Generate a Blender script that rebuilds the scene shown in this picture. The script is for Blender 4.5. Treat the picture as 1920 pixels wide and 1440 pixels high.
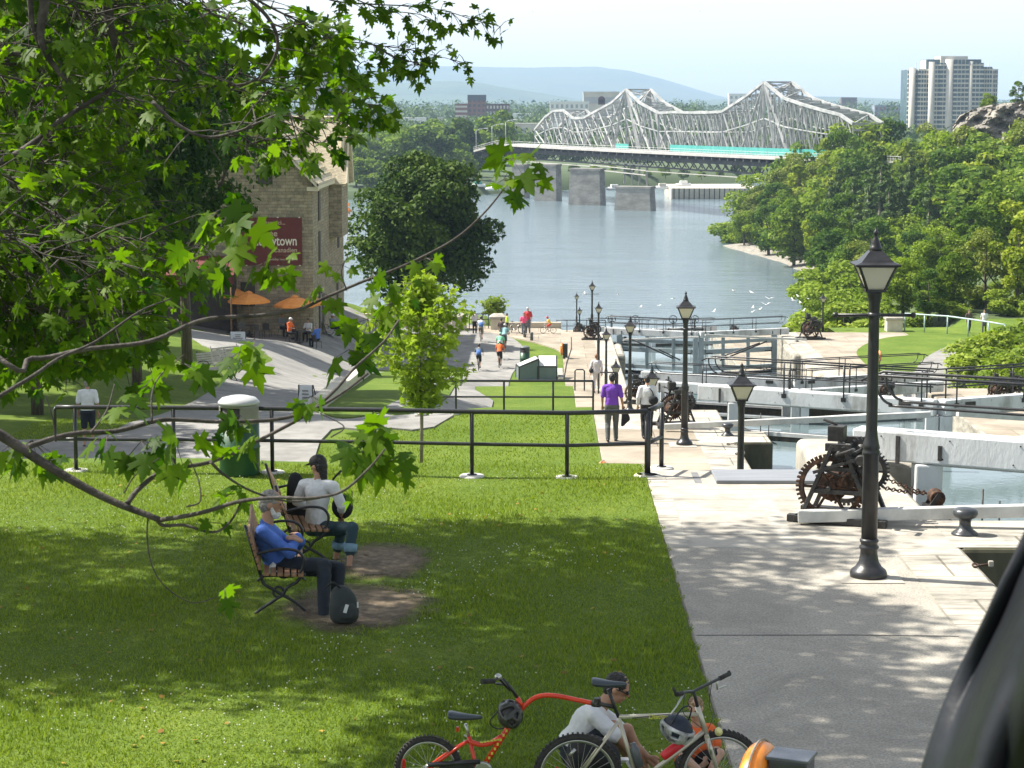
import bpy, math, random
import numpy as np
from mathutils import Vector, Matrix, noise
random.seed(7); RNG = np.random.default_rng(7)
for _o in list(bpy.data.objects): bpy.data.objects.remove(_o)
SC = bpy.context.scene; COL = SC.collection
PI = math.pi
# ---------------------------------------------------------------- camera
FPX = 4000.0; CAMZ = 5.4; HOR = 195.0; VPX = 1010.0
cam_d = bpy.data.cameras.new("camera"); cam = bpy.data.objects.new("camera", cam_d); COL.objects.link(cam)
cam_d.sensor_width = 36.0; cam_d.lens = 36.0 * FPX / 1920.0
cam_d.clip_start = 0.1; cam_d.clip_end = 40000
PITCH = math.atan((720 - HOR) / FPX); YAW = math.atan((VPX - 960) / FPX)
cam.location = (0, 0, CAMZ); cam.rotation_euler = (PI / 2 - PITCH, 0, YAW)
cam_d.dof.use_dof = True; cam_d.dof.focus_distance = 30; cam_d.dof.aperture_fstop = 15
SC.camera = cam
CR = cam.rotation_euler.to_matrix()
def ray(px, py): return CR @ Vector(((px - 960) / FPX, (720 - py) / FPX, -1))
def gp(px, py, z=0.0):
    d = ray(px, py); t = (z - CAMZ) / d.z
    return Vector((d.x * t, d.y * t, z))
def at(px, py, Y):
    d = ray(px, py); t = Y / d.y
    return Vector((d.x * t, Y, CAMZ + d.z * t))
# ---------------------------------------------------------------- light
SUN_EL = math.radians(50); SUN_AZ = math.radians(286.0)
sv = Vector((math.sin(SUN_AZ) * math.cos(SUN_EL), math.cos(SUN_AZ) * math.cos(SUN_EL), math.sin(SUN_EL)))
W = bpy.data.worlds.new("World"); SC.world = W; W.use_nodes = True
nt = W.node_tree; bg = nt.nodes["Background"]
sky = nt.nodes.new("ShaderNodeTexSky"); sky.sky_type = 'NISHITA'; sky.sun_disc = False
sky.sun_elevation = SUN_EL; sky.sun_rotation = SUN_AZ; sky.air_density = 1.0; sky.dust_density = 1.0; sky.ozone_density = 1.0
hs_ = nt.nodes.new('ShaderNodeHueSaturation'); hs_.inputs['Saturation'].default_value = 0.42; nt.links.new(sky.outputs[0], hs_.inputs['Color']); nt.links.new(hs_.outputs[0], bg.inputs[0]); bg.inputs[1].default_value = 0.108
sl = bpy.data.lights.new("sun", 'SUN'); sl.energy = 5.0; sl.angle = math.radians(0.53); sl.color = (1, 0.95, 0.86)
so = bpy.data.objects.new("sun", sl); COL.objects.link(so); so.rotation_euler = sv.to_track_quat('Z', 'Y').to_euler()
so.location = (0, 0, 60)
SC.view_settings.view_transform = 'Standard'; SC.view_settings.look = 'None'; SC.view_settings.exposure = 1.15
SC.render.engine = 'CYCLES'; SC.cycles.max_bounces = 6; SC.cycles.transparent_max_bounces = 8
SC.cycles.volume_bounces = 0; SC.cycles.use_denoising = True
try: SC.cycles.sample_clamp_indirect = 6
except Exception: pass
# ---------------------------------------------------------------- tags
def tag(o, label=None, cat=None, group=None, kind=None):
    if label: o['label'] = label
    if cat: o['category'] = cat
    if group: o['group'] = group
    if kind: o['kind'] = kind
    return o
def thing(name, label, cat, loc=(0, 0, 0), rz=0, group=None):
    o = bpy.data.objects.new(name, None); COL.objects.link(o); o.location = loc; o.rotation_euler = (0, 0, rz)
    o.empty_display_size = 0.2
    return tag(o, label, cat, group)
def copy_tree(o, parent=None, _m=None):
    c = o.copy(); COL.objects.link(c)
    if parent is not None: c.parent = parent
    for ch in o.children: copy_tree(ch, c)
    return c
def dup(o, loc, rz=0, label=None, s=None, group=None):
    c = copy_tree(o); c.location = loc; c.rotation_euler = (0, 0, rz)
    if s: c.scale = (s, s, s) if not isinstance(s, tuple) else s
    if label: c['label'] = label
    if group: c['group'] = group
    return c
# ---------------------------------------------------------------- materials
MATS = {}
def pm(name, c1, c2=None, sc=6.0, rough=0.7, bump=0.0, bsc=None, metal=0.0, det=6, coord='Object', spec=0.5, c3=None, stretch=None, bdist=0.02, brick=None, stain=None):
    if name in MATS: return MATS[name]
    m = bpy.data.materials.new(name); m.use_nodes = True; n = m.node_tree; b = n.nodes["Principled BSDF"]; L = n.links.new
    b.inputs['Roughness'].default_value = rough; b.inputs['Metallic'].default_value = metal
    b.inputs['Specular IOR Level'].default_value = spec
    tc = n.nodes.new("ShaderNodeTexCoord"); src = tc.outputs[coord]
    if stretch:
        mp = n.nodes.new("ShaderNodeMapping"); mp.inputs['Scale'].default_value = stretch; L(src, mp.inputs[0]); src = mp.outputs[0]
    if c2 is None: b.inputs['Base Color'].default_value = (*c1, 1)
    else:
        nz = n.nodes.new("ShaderNodeTexNoise"); nz.inputs['Scale'].default_value = sc; nz.inputs['Detail'].default_value = det
        nz.inputs['Roughness'].default_value = 0.65; L(src, nz.inputs[0])
        cr = n.nodes.new("ShaderNodeValToRGB"); e = cr.color_ramp.elements
        e[0].position = 0.34; e[0].color = (*c1, 1); e[1].position = 0.66; e[1].color = (*c2, 1)
        if c3: k = e.new(0.5); k.color = (*c3, 1)
        L(nz.outputs[0], cr.inputs[0]); L(cr.outputs[0], b.inputs['Base Color'])
        if brick:
            br = n.nodes.new("ShaderNodeTexBrick"); br.inputs['Scale'].default_value = 1; br.inputs['Brick Width'].default_value = brick[0]; br.inputs['Row Height'].default_value = brick[1]; br.inputs['Mortar Size'].default_value = 0.018
            br.inputs['Color1'].default_value = (1, 1, 1, 1); br.inputs['Color2'].default_value = (.84, .83, .8, 1); br.inputs['Mortar'].default_value = (.42, .4, .36, 1); g = n.nodes.new("ShaderNodeNewGeometry"); L(g.outputs['Position'], br.inputs[0])
            m2 = n.nodes.new("ShaderNodeMixRGB"); m2.blend_type = 'MULTIPLY'; m2.inputs[0].default_value = 1; L(cr.outputs[0], m2.inputs[1]); L(br.outputs[0], m2.inputs[2]); L(m2.outputs[0], b.inputs['Base Color'])
    if stain and c2 is not None:
        src0 = b.inputs['Base Color'].links[0].from_socket; g2 = n.nodes.new("ShaderNodeNewGeometry"); n4 = n.nodes.new("ShaderNodeTexNoise"); n4.inputs['Scale'].default_value = stain[0]; n4.inputs['Detail'].default_value = 9; n4.inputs['Roughness'].default_value = .7; n4.inputs['Distortion'].default_value = .6; L(g2.outputs['Position'], n4.inputs[0])
        c4 = n.nodes.new("ShaderNodeValToRGB"); e4 = c4.color_ramp.elements; e4[0].position = .38; e4[0].color = (stain[1],) * 3 + (1,); e4[1].position = .56; e4[1].color = (1, 1, 1, 1); L(n4.outputs[0], c4.inputs[0])
        m4 = n.nodes.new("ShaderNodeMixRGB"); m4.blend_type = 'MULTIPLY'; m4.inputs[0].default_value = 1; L(src0, m4.inputs[1]); L(c4.outputs[0], m4.inputs[2]); L(m4.outputs[0], b.inputs['Base Color'])
    if bump:
        n2 = n.nodes.new("ShaderNodeTexNoise"); n2.inputs['Scale'].default_value = bsc or sc * 3; n2.inputs['Detail'].default_value = 5
        L(src, n2.inputs[0]); bp = n.nodes.new("ShaderNodeBump"); bp.inputs['Strength'].default_value = bump
        bp.inputs['Distance'].default_value = bdist; L(n2.outputs[0], bp.inputs['Height']); L(bp.outputs[0], b.inputs['Normal'])
    MATS[name] = m; return m
def leafmat(name, c1, c2, trans=0.35, tcol=None, rough=0.65, sp=.12):
    """leaf with per-leaf colour difference (attribute 'tint') and light passing through"""
    if name in MATS: return MATS[name]
    m = bpy.data.materials.new(name); m.use_nodes = True; n = m.node_tree; L = n.links.new; b = n.nodes["Principled BSDF"]; out = n.nodes["Material Output"]
    a = n.nodes.new("ShaderNodeAttribute"); a.attribute_name = "tint"
    oi = n.nodes.new("ShaderNodeObjectInfo"); ad = n.nodes.new("ShaderNodeMath"); ad.operation = 'MULTIPLY_ADD'
    ad.inputs[1].default_value = 0.3; L(oi.outputs['Random'], ad.inputs[0]); 
    sb = n.nodes.new("ShaderNodeMath"); sb.operation = 'SUBTRACT'; sb.inputs[1].default_value = 0.15
    L(a.outputs['Fac'], ad.inputs[2]); L(ad.outputs[0], sb.inputs[0])
    cr = n.nodes.new("ShaderNodeValToRGB"); e = cr.color_ramp.elements; e[0].position = 0.05; e[0].color = (*c1, 1); e[1].position = 0.95; e[1].color = (*c2, 1)
    L(sb.outputs[0], cr.inputs[0]); L(cr.outputs[0], b.inputs['Base Color']); b.inputs['Roughness'].default_value = rough
    b.inputs['Specular IOR Level'].default_value = sp
    t = n.nodes.new("ShaderNodeBsdfTranslucent"); mx = n.nodes.new("ShaderNodeMixShader"); mx.inputs[0].default_value = trans
    mc = n.nodes.new("ShaderNodeMixRGB"); mc.blend_type = 'MULTIPLY'; mc.inputs[0].default_value = 1; mc.inputs[2].default_value = (*(tcol or (1.5, 1.7, 0.5)), 1)
    L(cr.outputs[0], mc.inputs[1]); L(mc.outputs[0], t.inputs[0])
    L(b.outputs[0], mx.inputs[1]); L(t.outputs[0], mx.inputs[2]); L(mx.outputs[0], out.inputs[0])
    MATS[name] = m; return m
# ---------------------------------------------------------------- mesh builder
class MB:
    def __init__(s): s.v = []; s.f = []; s.sm = []
    def add(s, vs, fs, smooth=False):
        k = len(s.v); s.v.extend([tuple(p) for p in vs]); s.f.extend([tuple(i + k for i in f) for f in fs]); s.sm.extend([smooth] * len(fs)); return s
    def box(s, c, d, rz=0, R=None):
        R = R or Matrix.Rotation(rz, 3, 'Z'); c = Vector(c); h = [x / 2 for x in d]
        vs = [c + R @ Vector((x * h[0], y * h[1], z * h[2])) for x in (-1, 1) for y in (-1, 1) for z in (-1, 1)]
        return s.add(vs, [(0, 1, 3, 2), (4, 6, 7, 5), (0, 4, 5, 1), (2, 3, 7, 6), (0, 2, 6, 4), (1, 5, 7, 3)])
    def bx(s, x0, x1, y0, y1, z0, z1): return s.box(((x0 + x1) / 2, (y0 + y1) / 2, (z0 + z1) / 2), (abs(x1 - x0), abs(y1 - y0), abs(z1 - z0)))
    def beam(s, a, b, w, h, up=(0, 0, 1)):
        a = Vector(a); b = Vector(b); d = (b - a); L = d.length; d = d.normalized(); up = Vector(up)
        if abs(d.dot(up)) > 0.98: up = Vector((0, 1, 0))
        x = d.cross(up).normalized(); z = x.cross(d).normalized(); R = Matrix((x, d, z)).transposed()
        return s.box((a + b) / 2, (w, L, h), R=R)
    def tube(s, pts, r, n=8, cap=True, smooth=True):
        pts = [Vector(p) for p in pts]; N = len(pts); rs = r if isinstance(r, (list, tuple)) else [r] * N
        if N < 2: return s
        tan = [(pts[min(i + 1, N - 1)] - pts[max(i - 1, 0)]).normalized() for i in range(N)]
        u = tan[0].cross(Vector((0, 0, 1)))
        if u.length < 0.1: u = tan[0].cross(Vector((0, 1, 0)))
        u.normalize(); vs = []
        for i in range(N):
            u = (u - tan[i] * u.dot(tan[i])); u = u.normalized() if u.length > 1e-6 else tan[i].orthogonal().normalized()
            w = tan[i].cross(u)
            for k in range(n):
                a = 2 * PI * k / n; vs.append(pts[i] + (u * math.cos(a) + w * math.sin(a)) * rs[i])
        fs = [(i * n + k, i * n + (k + 1) % n, (i + 1) * n + (k + 1) % n, (i + 1) * n + k) for i in range(N - 1) for k in range(n)]
        s.add(vs, fs, smooth)
        if cap:
            b = len(s.v) - N * n; s.f.append(tuple(b + k for k in reversed(range(n)))); s.f.append(tuple(b + (N - 1) * n + k for k in range(n))); s.sm += [False, False]
        return s
    def capsule(s, a, b, ra, rb, n=14):
        a = Vector(a); b = Vector(b); d = (b - a)
        if d.length < 1e-5: d = Vector((0, 0, 1e-4))
        d.normalize(); P = []; Rr = []
        for t in (0.12, 0.4, 0.7, 0.92): P.append(a - d * ra * math.cos(t * PI / 2)); Rr.append(ra * math.sin(t * PI / 2))
        P.append(a); Rr.append(ra); P.append(b); Rr.append(rb)
        for t in (0.92, 0.7, 0.4, 0.12): P.append(b + d * rb * math.cos(t * PI / 2)); Rr.append(rb * math.sin(t * PI / 2))
        return s.tube(P, Rr, n)
    def ell(s, c, r, R=None, nu=16, nv=10):
        c = Vector(c); R = R or Matrix.Identity(3); r = r if isinstance(r, (list, tuple)) else (r, r, r); vs = []
        for j in range(1, nv):
            t = PI * j / nv
            for i in range(nu):
                a = 2 * PI * i / nu; vs.append(c + R @ Vector((r[0] * math.sin(t) * math.cos(a), r[1] * math.sin(t) * math.sin(a), r[2] * math.cos(t))))
        vs += [c + R @ Vector((0, 0, r[2])), c + R @ Vector((0, 0, -r[2]))]; T = len(vs) - 2
        fs = [(j * nu + i, (j + 1) * nu + i, (j + 1) * nu + (i + 1) % nu, j * nu + (i + 1) % nu) for j in range(nv - 2) for i in range(nu)]
        fs += [(T, i, (i + 1) % nu) for i in range(nu)] + [(T + 1, (nv - 2) * nu + (i + 1) % nu, (nv - 2) * nu + i) for i in range(nu)]
        return s.add(vs, fs, True)
    def lathe(s, prof, n=20, c=(0, 0, 0), R=None, smooth=True, cap=True):
        c = Vector(c); R = R or Matrix.Identity(3); vs = []
        for (r, z) in prof:
            for i in range(n):
                a = 2 * PI * i / n; vs.append(c + R @ Vector((r * math.cos(a), r * math.sin(a), z)))
        N = len(prof); fs = [(j * n + i, j * n + (i + 1) % n, (j + 1) * n + (i + 1) % n, (j + 1) * n + i) for j in range(N - 1) for i in range(n)]
        s.add(vs, fs, smooth); b = len(s.v) - N * n
        if not cap: return s
        if prof[0][0] > 1e-4: s.f.append(tuple(b + k for k in reversed(range(n)))); s.sm.append(False)
        if prof[-1][0] > 1e-4: s.f.append(tuple(b + (N - 1) * n + k for k in range(n))); s.sm.append(False)
        return s
    def torus(s, c, Rm, r, R=None, n=32, m=8, a0=0, a1=2 * PI):
        c = Vector(c); R = R or Matrix.Identity(3); full = abs(a1 - a0 - 2 * PI) < 1e-6; N = n if full else n + 1
        vs = []
        for i in range(N):
            a = a0 + (a1 - a0) * i / n
            for k in range(m):
                t = 2 * PI * k / m; rr = Rm + r * math.cos(t); vs.append(c + R @ Vector((rr * math.cos(a), rr * math.sin(a), r * math.sin(t))))
        fs = [(i * m + k, ((i + 1) % N) * m + k, ((i + 1) % N) * m + (k + 1) % m, i * m + (k + 1) % m) for i in range(n) for k in range(m)]
        return s.add(vs, fs, True)
    def prism(s, poly, z0, z1):
        n = len(poly); vs = [(p[0], p[1], z0) for p in poly] + [(p[0], p[1], z1) for p in poly]
        a = sum(poly[i][0] * poly[(i + 1) % n][1] - poly[(i + 1) % n][0] * poly[i][1] for i in range(n))
        fs = [tuple(reversed(range(n))), tuple(range(n, 2 * n))] + [(i, (i + 1) % n, n + (i + 1) % n, n + i) for i in range(n)]
        if a < 0: fs = [tuple(reversed(f)) for f in fs]
        return s.add(vs, fs)
    def plate(s, pts, nrm, th):
        """flat polygon given in 3-D, thickened by th along nrm"""
        nrm = Vector(nrm).normalized(); P = [Vector(p) for p in pts]; n = len(P); vs = P + [p + nrm * th for p in P]
        return s.add(vs, [tuple(range(n)), tuple(reversed(range(n, 2 * n)))] + [((i + 1) % n, i, n + i, n + (i + 1) % n) for i in range(n)])
    def loft(s, sect, n=16, cap=True):
        """sect: list of (centre, lateral unit vec * halfwidth, front unit vec * halfdepth)"""
        vs = []
        for (c, a, b) in sect:
            c = Vector(c); a = Vector(a); b = Vector(b)
            for i in range(n): t = 2 * PI * i / n; vs.append(c + a * math.cos(t) + b * math.sin(t))
        N = len(sect); fs = [(j * n + i, j * n + (i + 1) % n, (j + 1) * n + (i + 1) % n, (j + 1) * n + i) for j in range(N - 1) for i in range(n)]
        s.add(vs, fs, True)
        if cap:
            b = len(s.v) - N * n; s.f.append(tuple(b + k for k in reversed(range(n)))); s.f.append(tuple(b + (N - 1) * n + k for k in range(n))); s.sm += [False, False]
        return s
    def xf(s, M):
        s.v = [tuple(M @ Vector(p)) for p in s.v]; return s
    def build(s, name, mat, parent=None, o=None, bevel=0, seg=2, remesh=0, smooth=0, sub=0, solid=0):
        me = bpy.data.meshes.new(name)
        vs = s.v if o is None else [(p[0] - o[0], p[1] - o[1], p[2] - o[2]) for p in s.v]
        me.from_pydata(vs, [], s.f); me.polygons.foreach_set('use_smooth', s.sm)
        if mat: me.materials.append(mat)
        ob = bpy.data.objects.new(name, me); COL.objects.link(ob)
        if parent is not None: ob.parent = parent
        elif o is not None: ob.location = o
        if bevel: b = ob.modifiers.new("bevel", 'BEVEL'); b.width = bevel; b.segments = seg; b.limit_method = 'ANGLE'; b.angle_limit = 0.6
        if remesh:
            r = ob.modifiers.new("remesh", 'REMESH'); r.mode = 'VOXEL'; r.voxel_size = remesh; r.use_smooth_shade = True
            q = ob.modifiers.new("smooth", 'SMOOTH'); q.factor = 0.5; q.iterations = smooth or 4
        if solid: q = ob.modifiers.new("solid", 'SOLIDIFY'); q.thickness = solid
        if sub: q = ob.modifiers.new("sub", 'SUBSURF'); q.levels = sub; q.render_levels = sub
        return ob
def np_mesh(name, verts, faces, mat, parent=None, tint=None, k=4, loc=None, smooth=False):
    me = bpy.data.meshes.new(name); nf = len(faces)
    me.vertices.add(len(verts)); me.vertices.foreach_set('co', np.asarray(verts, dtype=np.float32).ravel())
    me.loops.add(nf * k); me.loops.foreach_set('vertex_index', np.asarray(faces, dtype=np.int32).ravel())
    me.polygons.add(nf); me.polygons.foreach_set('loop_start', np.arange(0, nf * k, k, dtype=np.int32))
    me.polygons.foreach_set('loop_total', np.full(nf, k, dtype=np.int32))
    if smooth: me.polygons.foreach_set('use_smooth', np.ones(nf, dtype=bool))
    me.update(calc_edges=True)
    if tint is not None:
        a = me.attributes.new("tint", 'FLOAT', 'FACE'); a.data.foreach_set('value', np.asarray(tint, dtype=np.float32))
    me.materials.append(mat); ob = bpy.data.objects.new(name, me); COL.objects.link(ob)
    if parent is not None: ob.parent = parent
    if loc is not None: ob.location = loc
    return ob
def RX(a): return Matrix.Rotation(a, 3, 'X')
def RY(a): return Matrix.Rotation(a, 3, 'Y')
def RZ(a): return Matrix.Rotation(a, 3, 'Z')
def sstep(a, b, x):
    t = min(1, max(0, (x - a) / (b - a))); return t * t * (3 - 2 * t)
def catmull(pts, n=6):
    P = [Vector(p) for p in pts]; 
    if len(P) < 3: return P
    P = [P[0] * 2 - P[1]] + P + [P[-1] * 2 - P[-2]]; out = []
    for i in range(1, len(P) - 2):
        for k in range(n):
            t = k / n; a, b, c, d = P[i - 1:i + 3]
            out.append(0.5 * ((2 * b) + (c - a) * t + (2 * a - 5 * b + 4 * c - d) * t * t + (3 * b - a - 3 * c + d) * t ** 3))
    out.append(P[-2]); return out
# ---------------------------------------------------------------- levels (real terraces of the lock flight)
LV = [(0.0, -1e9, 31.35), (-3.4, 31.35, 61.4), (-7.3, 61.4, 95.5), (-11.0, 95.5, 154.0), (-17.2, 154.0, 214.0)]
ZR = -22.6
def prof_walk(y):
    z = 0.0
    for (a, b, d) in ((31.8, 37, 3.4), (61.8, 67.5, 3.9), (96, 102, 3.7), (157.5, 166, 6.2), (216, 232, 8.0)): z -= d * sstep(a, b, y)
    return z
def prof_left(y):
    if y < 58: return -3.35 * sstep(31.8, 42, y)
    if y < 130: return -3.35 - (y - 58) / 72 * 7.65
    return -11.0 - 2.0 * sstep(158, 175, y) - 12 * sstep(185, 235, y)
def hz(x, y):
    t = sstep(-1.0, -5.0, x) if x < -1 else 0.0
    z = prof_walk(y) * (1 - t) + prof_left(y) * t
    if x < -9: z += sstep(-9, -16, x) * 1.9 * sstep(60, 110, y) * (1 - sstep(160, 175, y))
    if x < -14: z += sstep(-14, -40, x) * 4
    return z
# ================================================================ SETTING
M_grass = None
def grass_material():
    m = bpy.data.materials.new("lawn"); m.use_nodes = True; n = m.node_tree; L = n.links.new; b = n.nodes["Principled BSDF"]
    g = n.nodes.new("ShaderNodeNewGeometry")
    def nz(sc, det=4, r=0.6):
        t = n.nodes.new("ShaderNodeTexNoise"); t.inputs['Scale'].default_value = sc; t.inputs['Detail'].default_value = det; t.inputs['Roughness'].default_value = r
        L(g.outputs['Position'], t.inputs[0]); return t
    a = nz(0.45, 5); c = nz(28, 3, 0.7); d = nz(4.5, 4)
    cr = n.nodes.new("ShaderNodeValToRGB"); e = cr.color_ramp.elements
    e[0].position = 0.3; e[0].color = (0.060, 0.115, 0.012, 1); e[1].position = 0.72; e[1].color = (0.215, 0.26, 0.042, 1)
    k = e.new(0.5); k.color = (0.110, 0.170, 0.022, 1)
    mx = n.nodes.new("ShaderNodeMath"); mx.operation = 'MULTIPLY_ADD'; mx.inputs[1].default_value = 0.45; L(a.outputs[0], mx.inputs[0])
    m2 = n.nodes.new("ShaderNodeMath"); m2.operation = 'MULTIPLY'; m2.inputs[1].default_value = 0.30; L(c.outputs[0], m2.inputs[0])
    m3 = n.nodes.new("ShaderNodeMath"); m3.operation = 'MULTIPLY_ADD'; m3.inputs[1].default_value = 0.25; L(d.outputs[0], m3.inputs[0]); L(m2.outputs[0], m3.inputs[2])
    L(m3.outputs[0], mx.inputs[2]); L(mx.outputs[0], cr.inputs[0]); L(cr.outputs[0], b.inputs['Base Color'])
    b.inputs['Roughness'].default_value = 0.9; b.inputs['Specular IOR Level'].default_value = 0.15
    bp = n.nodes.new("ShaderNodeBump"); bp.inputs['Strength'].default_value = 0.9; bp.inputs['Distance'].default_value = 0.05
    L(c.outputs[0], bp.inputs['Height']); L(bp.outputs[0], b.inputs['Normal'])
    MATS["lawn"] = m; return m
M_grass = grass_material()
def seq(vals):
    out = []
    for a, b, st in vals:
        n = max(1, int(round((b - a) / st))); out += [a + (b - a) * i / n for i in range(n)]
    out.append(vals[-1][1]); return out
def grid(name, xs, ys, fz, mat, parent=None, smooth=True):
    nx, ny = len(xs), len(ys); V = np.array([(x, y, fz(x, y)) for y in ys for x in xs], dtype=np.float32)
    F = np.array([(j * nx + i, j * nx + i + 1, (j + 1) * nx + i + 1, (j + 1) * nx + i) for j in range(ny - 1) for i in range(nx - 1)])
    return np_mesh(name, V, F, mat, parent, smooth=smooth)
def bumpy(x, y): return 0.03 * noise.noise(Vector((x * 0.5, y * 0.5, 0)))
YS = seq([(-12, 14, 2), (14, 44, 0.8), (44, 60, .8), (60, 70, 0.5), (70, 95, 2), (95, 104, 0.7), (104, 152, 3), (152, 240, 3)])
tag(grid("ground", seq([(-90, -30, 6), (-30, -8, 2), (-8, 1.57, 0.55)]), YS, lambda x, y: hz(x, y) + bumpy(x, y) * (1 if x < 1.2 else 0), M_grass), kind='structure')
# right bank (lock island and foot of the hill)
def hr(x, y):
    z = prof_walk(y) if y < 98 else -11.0 - 6.2 * sstep(157.5, 166, y) * (1 - sstep(27, 33, x)) - 10 * sstep(185, 235, y) * (1 - sstep(30, 60, x))
    z += sstep(24, 34, x) * 6 * (1 - sstep(88, 96, y)) + sstep(46, 80, x) * 8 + max(0, x - 80) * .25
    return z
M_under = pm("undergrowth", (0.028, 0.05, 0.012), (0.07, 0.105, 0.022), 0.6, 0.95, 0.6, 3)
tag(grid("ground", seq([(21.5, 40, 1.2), (40, 160, 6)]), [y for y in YS if y < 166], hr, M_grass), kind='structure')
tag(grid("ground", seq([(21.5, 40, 1.2), (40, 160, 6)]), [y for y in YS if y > 162], hr, M_under), kind='structure')
# river banks on the right: wooded hill below the bluff
def hill_r(x, y):
    # distance inland from a shoreline curve
    sx = 17 + 20 * sstep(265, 330, y) if y < 330 else 37
    sx = np.interp(y, [230, 262, 290, 330, 380, 425, 450, 700, 1000], [20, 33, 41, 46, 44, 37, 52, 240, 400])
    d = x - sx
    if d < 0: return ZR - 1.5 + 0 * d
    return ZR - 0.25 + 0.8 * sstep(0, 8, d) + sstep(8, 60, d) * 15 + max(0, d - 60) * 0.10
M_under = pm("undergrowth", (0.028, 0.05, 0.012), (0.06, 0.095, 0.022), 0.6, 0.95, 0.6, 3)
tag(grid("hill", seq([(18, 80, 2), (80, 300, 8)]), seq([(225, 480, 5), (480, 700, 20)]), lambda x, y: hill_r(x, y) + 0.5 * noise.noise(Vector((x * .15, y * .15, 3))), M_under), kind='structure')
# pebble beach of the point
M_beach = pm("pebble_beach", (0.14, 0.13, 0.105), (0.36, 0.33, 0.28), 1.2, 0.95, 1.0, 2.5, bdist=0.2)
b = MB(); pts = []
ysb = seq([(300, 470, 3)])
vs = []; 
for y in ysb:
    sx = float(np.interp(y, [230, 262, 290, 330, 380, 425, 450, 700], [20, 33, 41, 46, 44, 37, 52, 240])); w = 7 * sstep(300, 360, y)
    for k, (dx, z) in enumerate(((-3, -0.6), (0, 0.15), (2 + w * 0.4, 0.7), (3 + w, 1.6))): vs.append((sx + dx + noise.noise(Vector((y * 0.2, k, 0))), y, ZR + z))
b.add(vs, [(j * 4 + i, j * 4 + i + 1, (j + 1) * 4 + i + 1, (j + 1) * 4 + i) for j in range(len(ysb) - 1) for i in range(3)], True)
tag(b.build("beach", M_beach), kind='structure')
# far land
M_far = pm("far_land", (0.045, 0.075, 0.025), (0.085, 0.115, 0.045), 0.004, 0.95, 0, det=8)
def far_z(x, y):
    z = ZR + 0.6 + 3 * sstep(640, 700, y) + 5 * sstep(700, 1500, y) + 12 * sstep(2500, 6000, y)
    return z
shore = lambda x: np.interp(x, [-400, -60, -20, 20, 60, 120, 200, 600], [600, 625, 660, 720, 760, 800, 900, 1000])
b = MB(); xs = seq([(-3000, -400, 200), (-400, 400, 25), (400, 3500, 200)]); offs = [-3, 0, 3, 12, 60, 300, 1000, 3000, 6000, 14000]
vs = [(x, float(shore(x)) + d, (ZR - 1 if k == 0 else ZR + 0.4 if k == 1 else ZR + 2.2 if k == 2 else far_z(x, float(shore(x)) + d) + 1.5)) for k, d in enumerate(offs) for x in xs]
nx = len(xs); b.add(vs, [(j * nx + i, j * nx + i + 1, (j + 1) * nx + i + 1, (j + 1) * nx + i) for j in range(len(offs) - 1) for i in range(nx - 1)], True)
tag(b.build("far_ground", M_far), kind='structure')
# long hills
def hills(name, prof, Y, depth, mat, sub=70):
    pxs = list(range(-300, 2300, 20)); top = np.interp(pxs, [p[0] for p in prof], [p[1] for p in prof]); V = []; F = []
    rows = [0, 0.25, 0.5, 0.75, 0.9, 1.0]
    for r_ in rows:
        for px, ty in zip(pxs, top):
            yy = Y + depth * r_; pt = at(px, 195, yy); H = at(px, ty, Y + depth).z
            z = -12 + (H + 12) * sstep(0, 1, r_) + (noise.fractal(Vector((pt.x * .0012, yy * .0012, 1)), 1.0, 2.0, 5) * sub * (r_ > 0) * (0.35 if r_ == 1.0 else 1) * r_ * (1.2 - r_))
            V.append((pt.x, yy, z))
    n = len(pxs); F = [(j * n + i, j * n + i + 1, (j + 1) * n + i + 1, (j + 1) * n + i) for j in range(len(rows) - 1) for i in range(n - 1)]
    V += [(v[0], v[1] + 900, -40) for v in V[-n:]]; j = len(rows) - 1; F += [(j * n + i, j * n + i + 1, (j + 1) * n + i + 1, (j + 1) * n + i) for i in range(n - 1)]
    return tag(np_mesh(name, V, F, mat, smooth=True), kind='structure')
M_hill = pm("forest_hills", (0.020, 0.048, 0.022), (0.05, 0.085, 0.03), 0.003, 0.95, 1.0, 0.02, det=8, bdist=15)
hills("hills", [(-300, 118), (560, 121), (700, 124), (860, 125), (1000, 129), (1120, 127), (1180, 133), (1240, 148), (1290, 163), (1350, 181), (1390, 188), (1600, 193), (1900, 192), (2300, 190)], 7500, 3000, M_hill)
hills("hills", [(-300, 150), (640, 152), (900, 160), (1000, 176), (1080, 185), (1300, 188), (1400, 183), (1500, 180), (1600, 182), (1700, 186), (1900, 190), (2300, 190)], 5600, 1500, M_hill)
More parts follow.
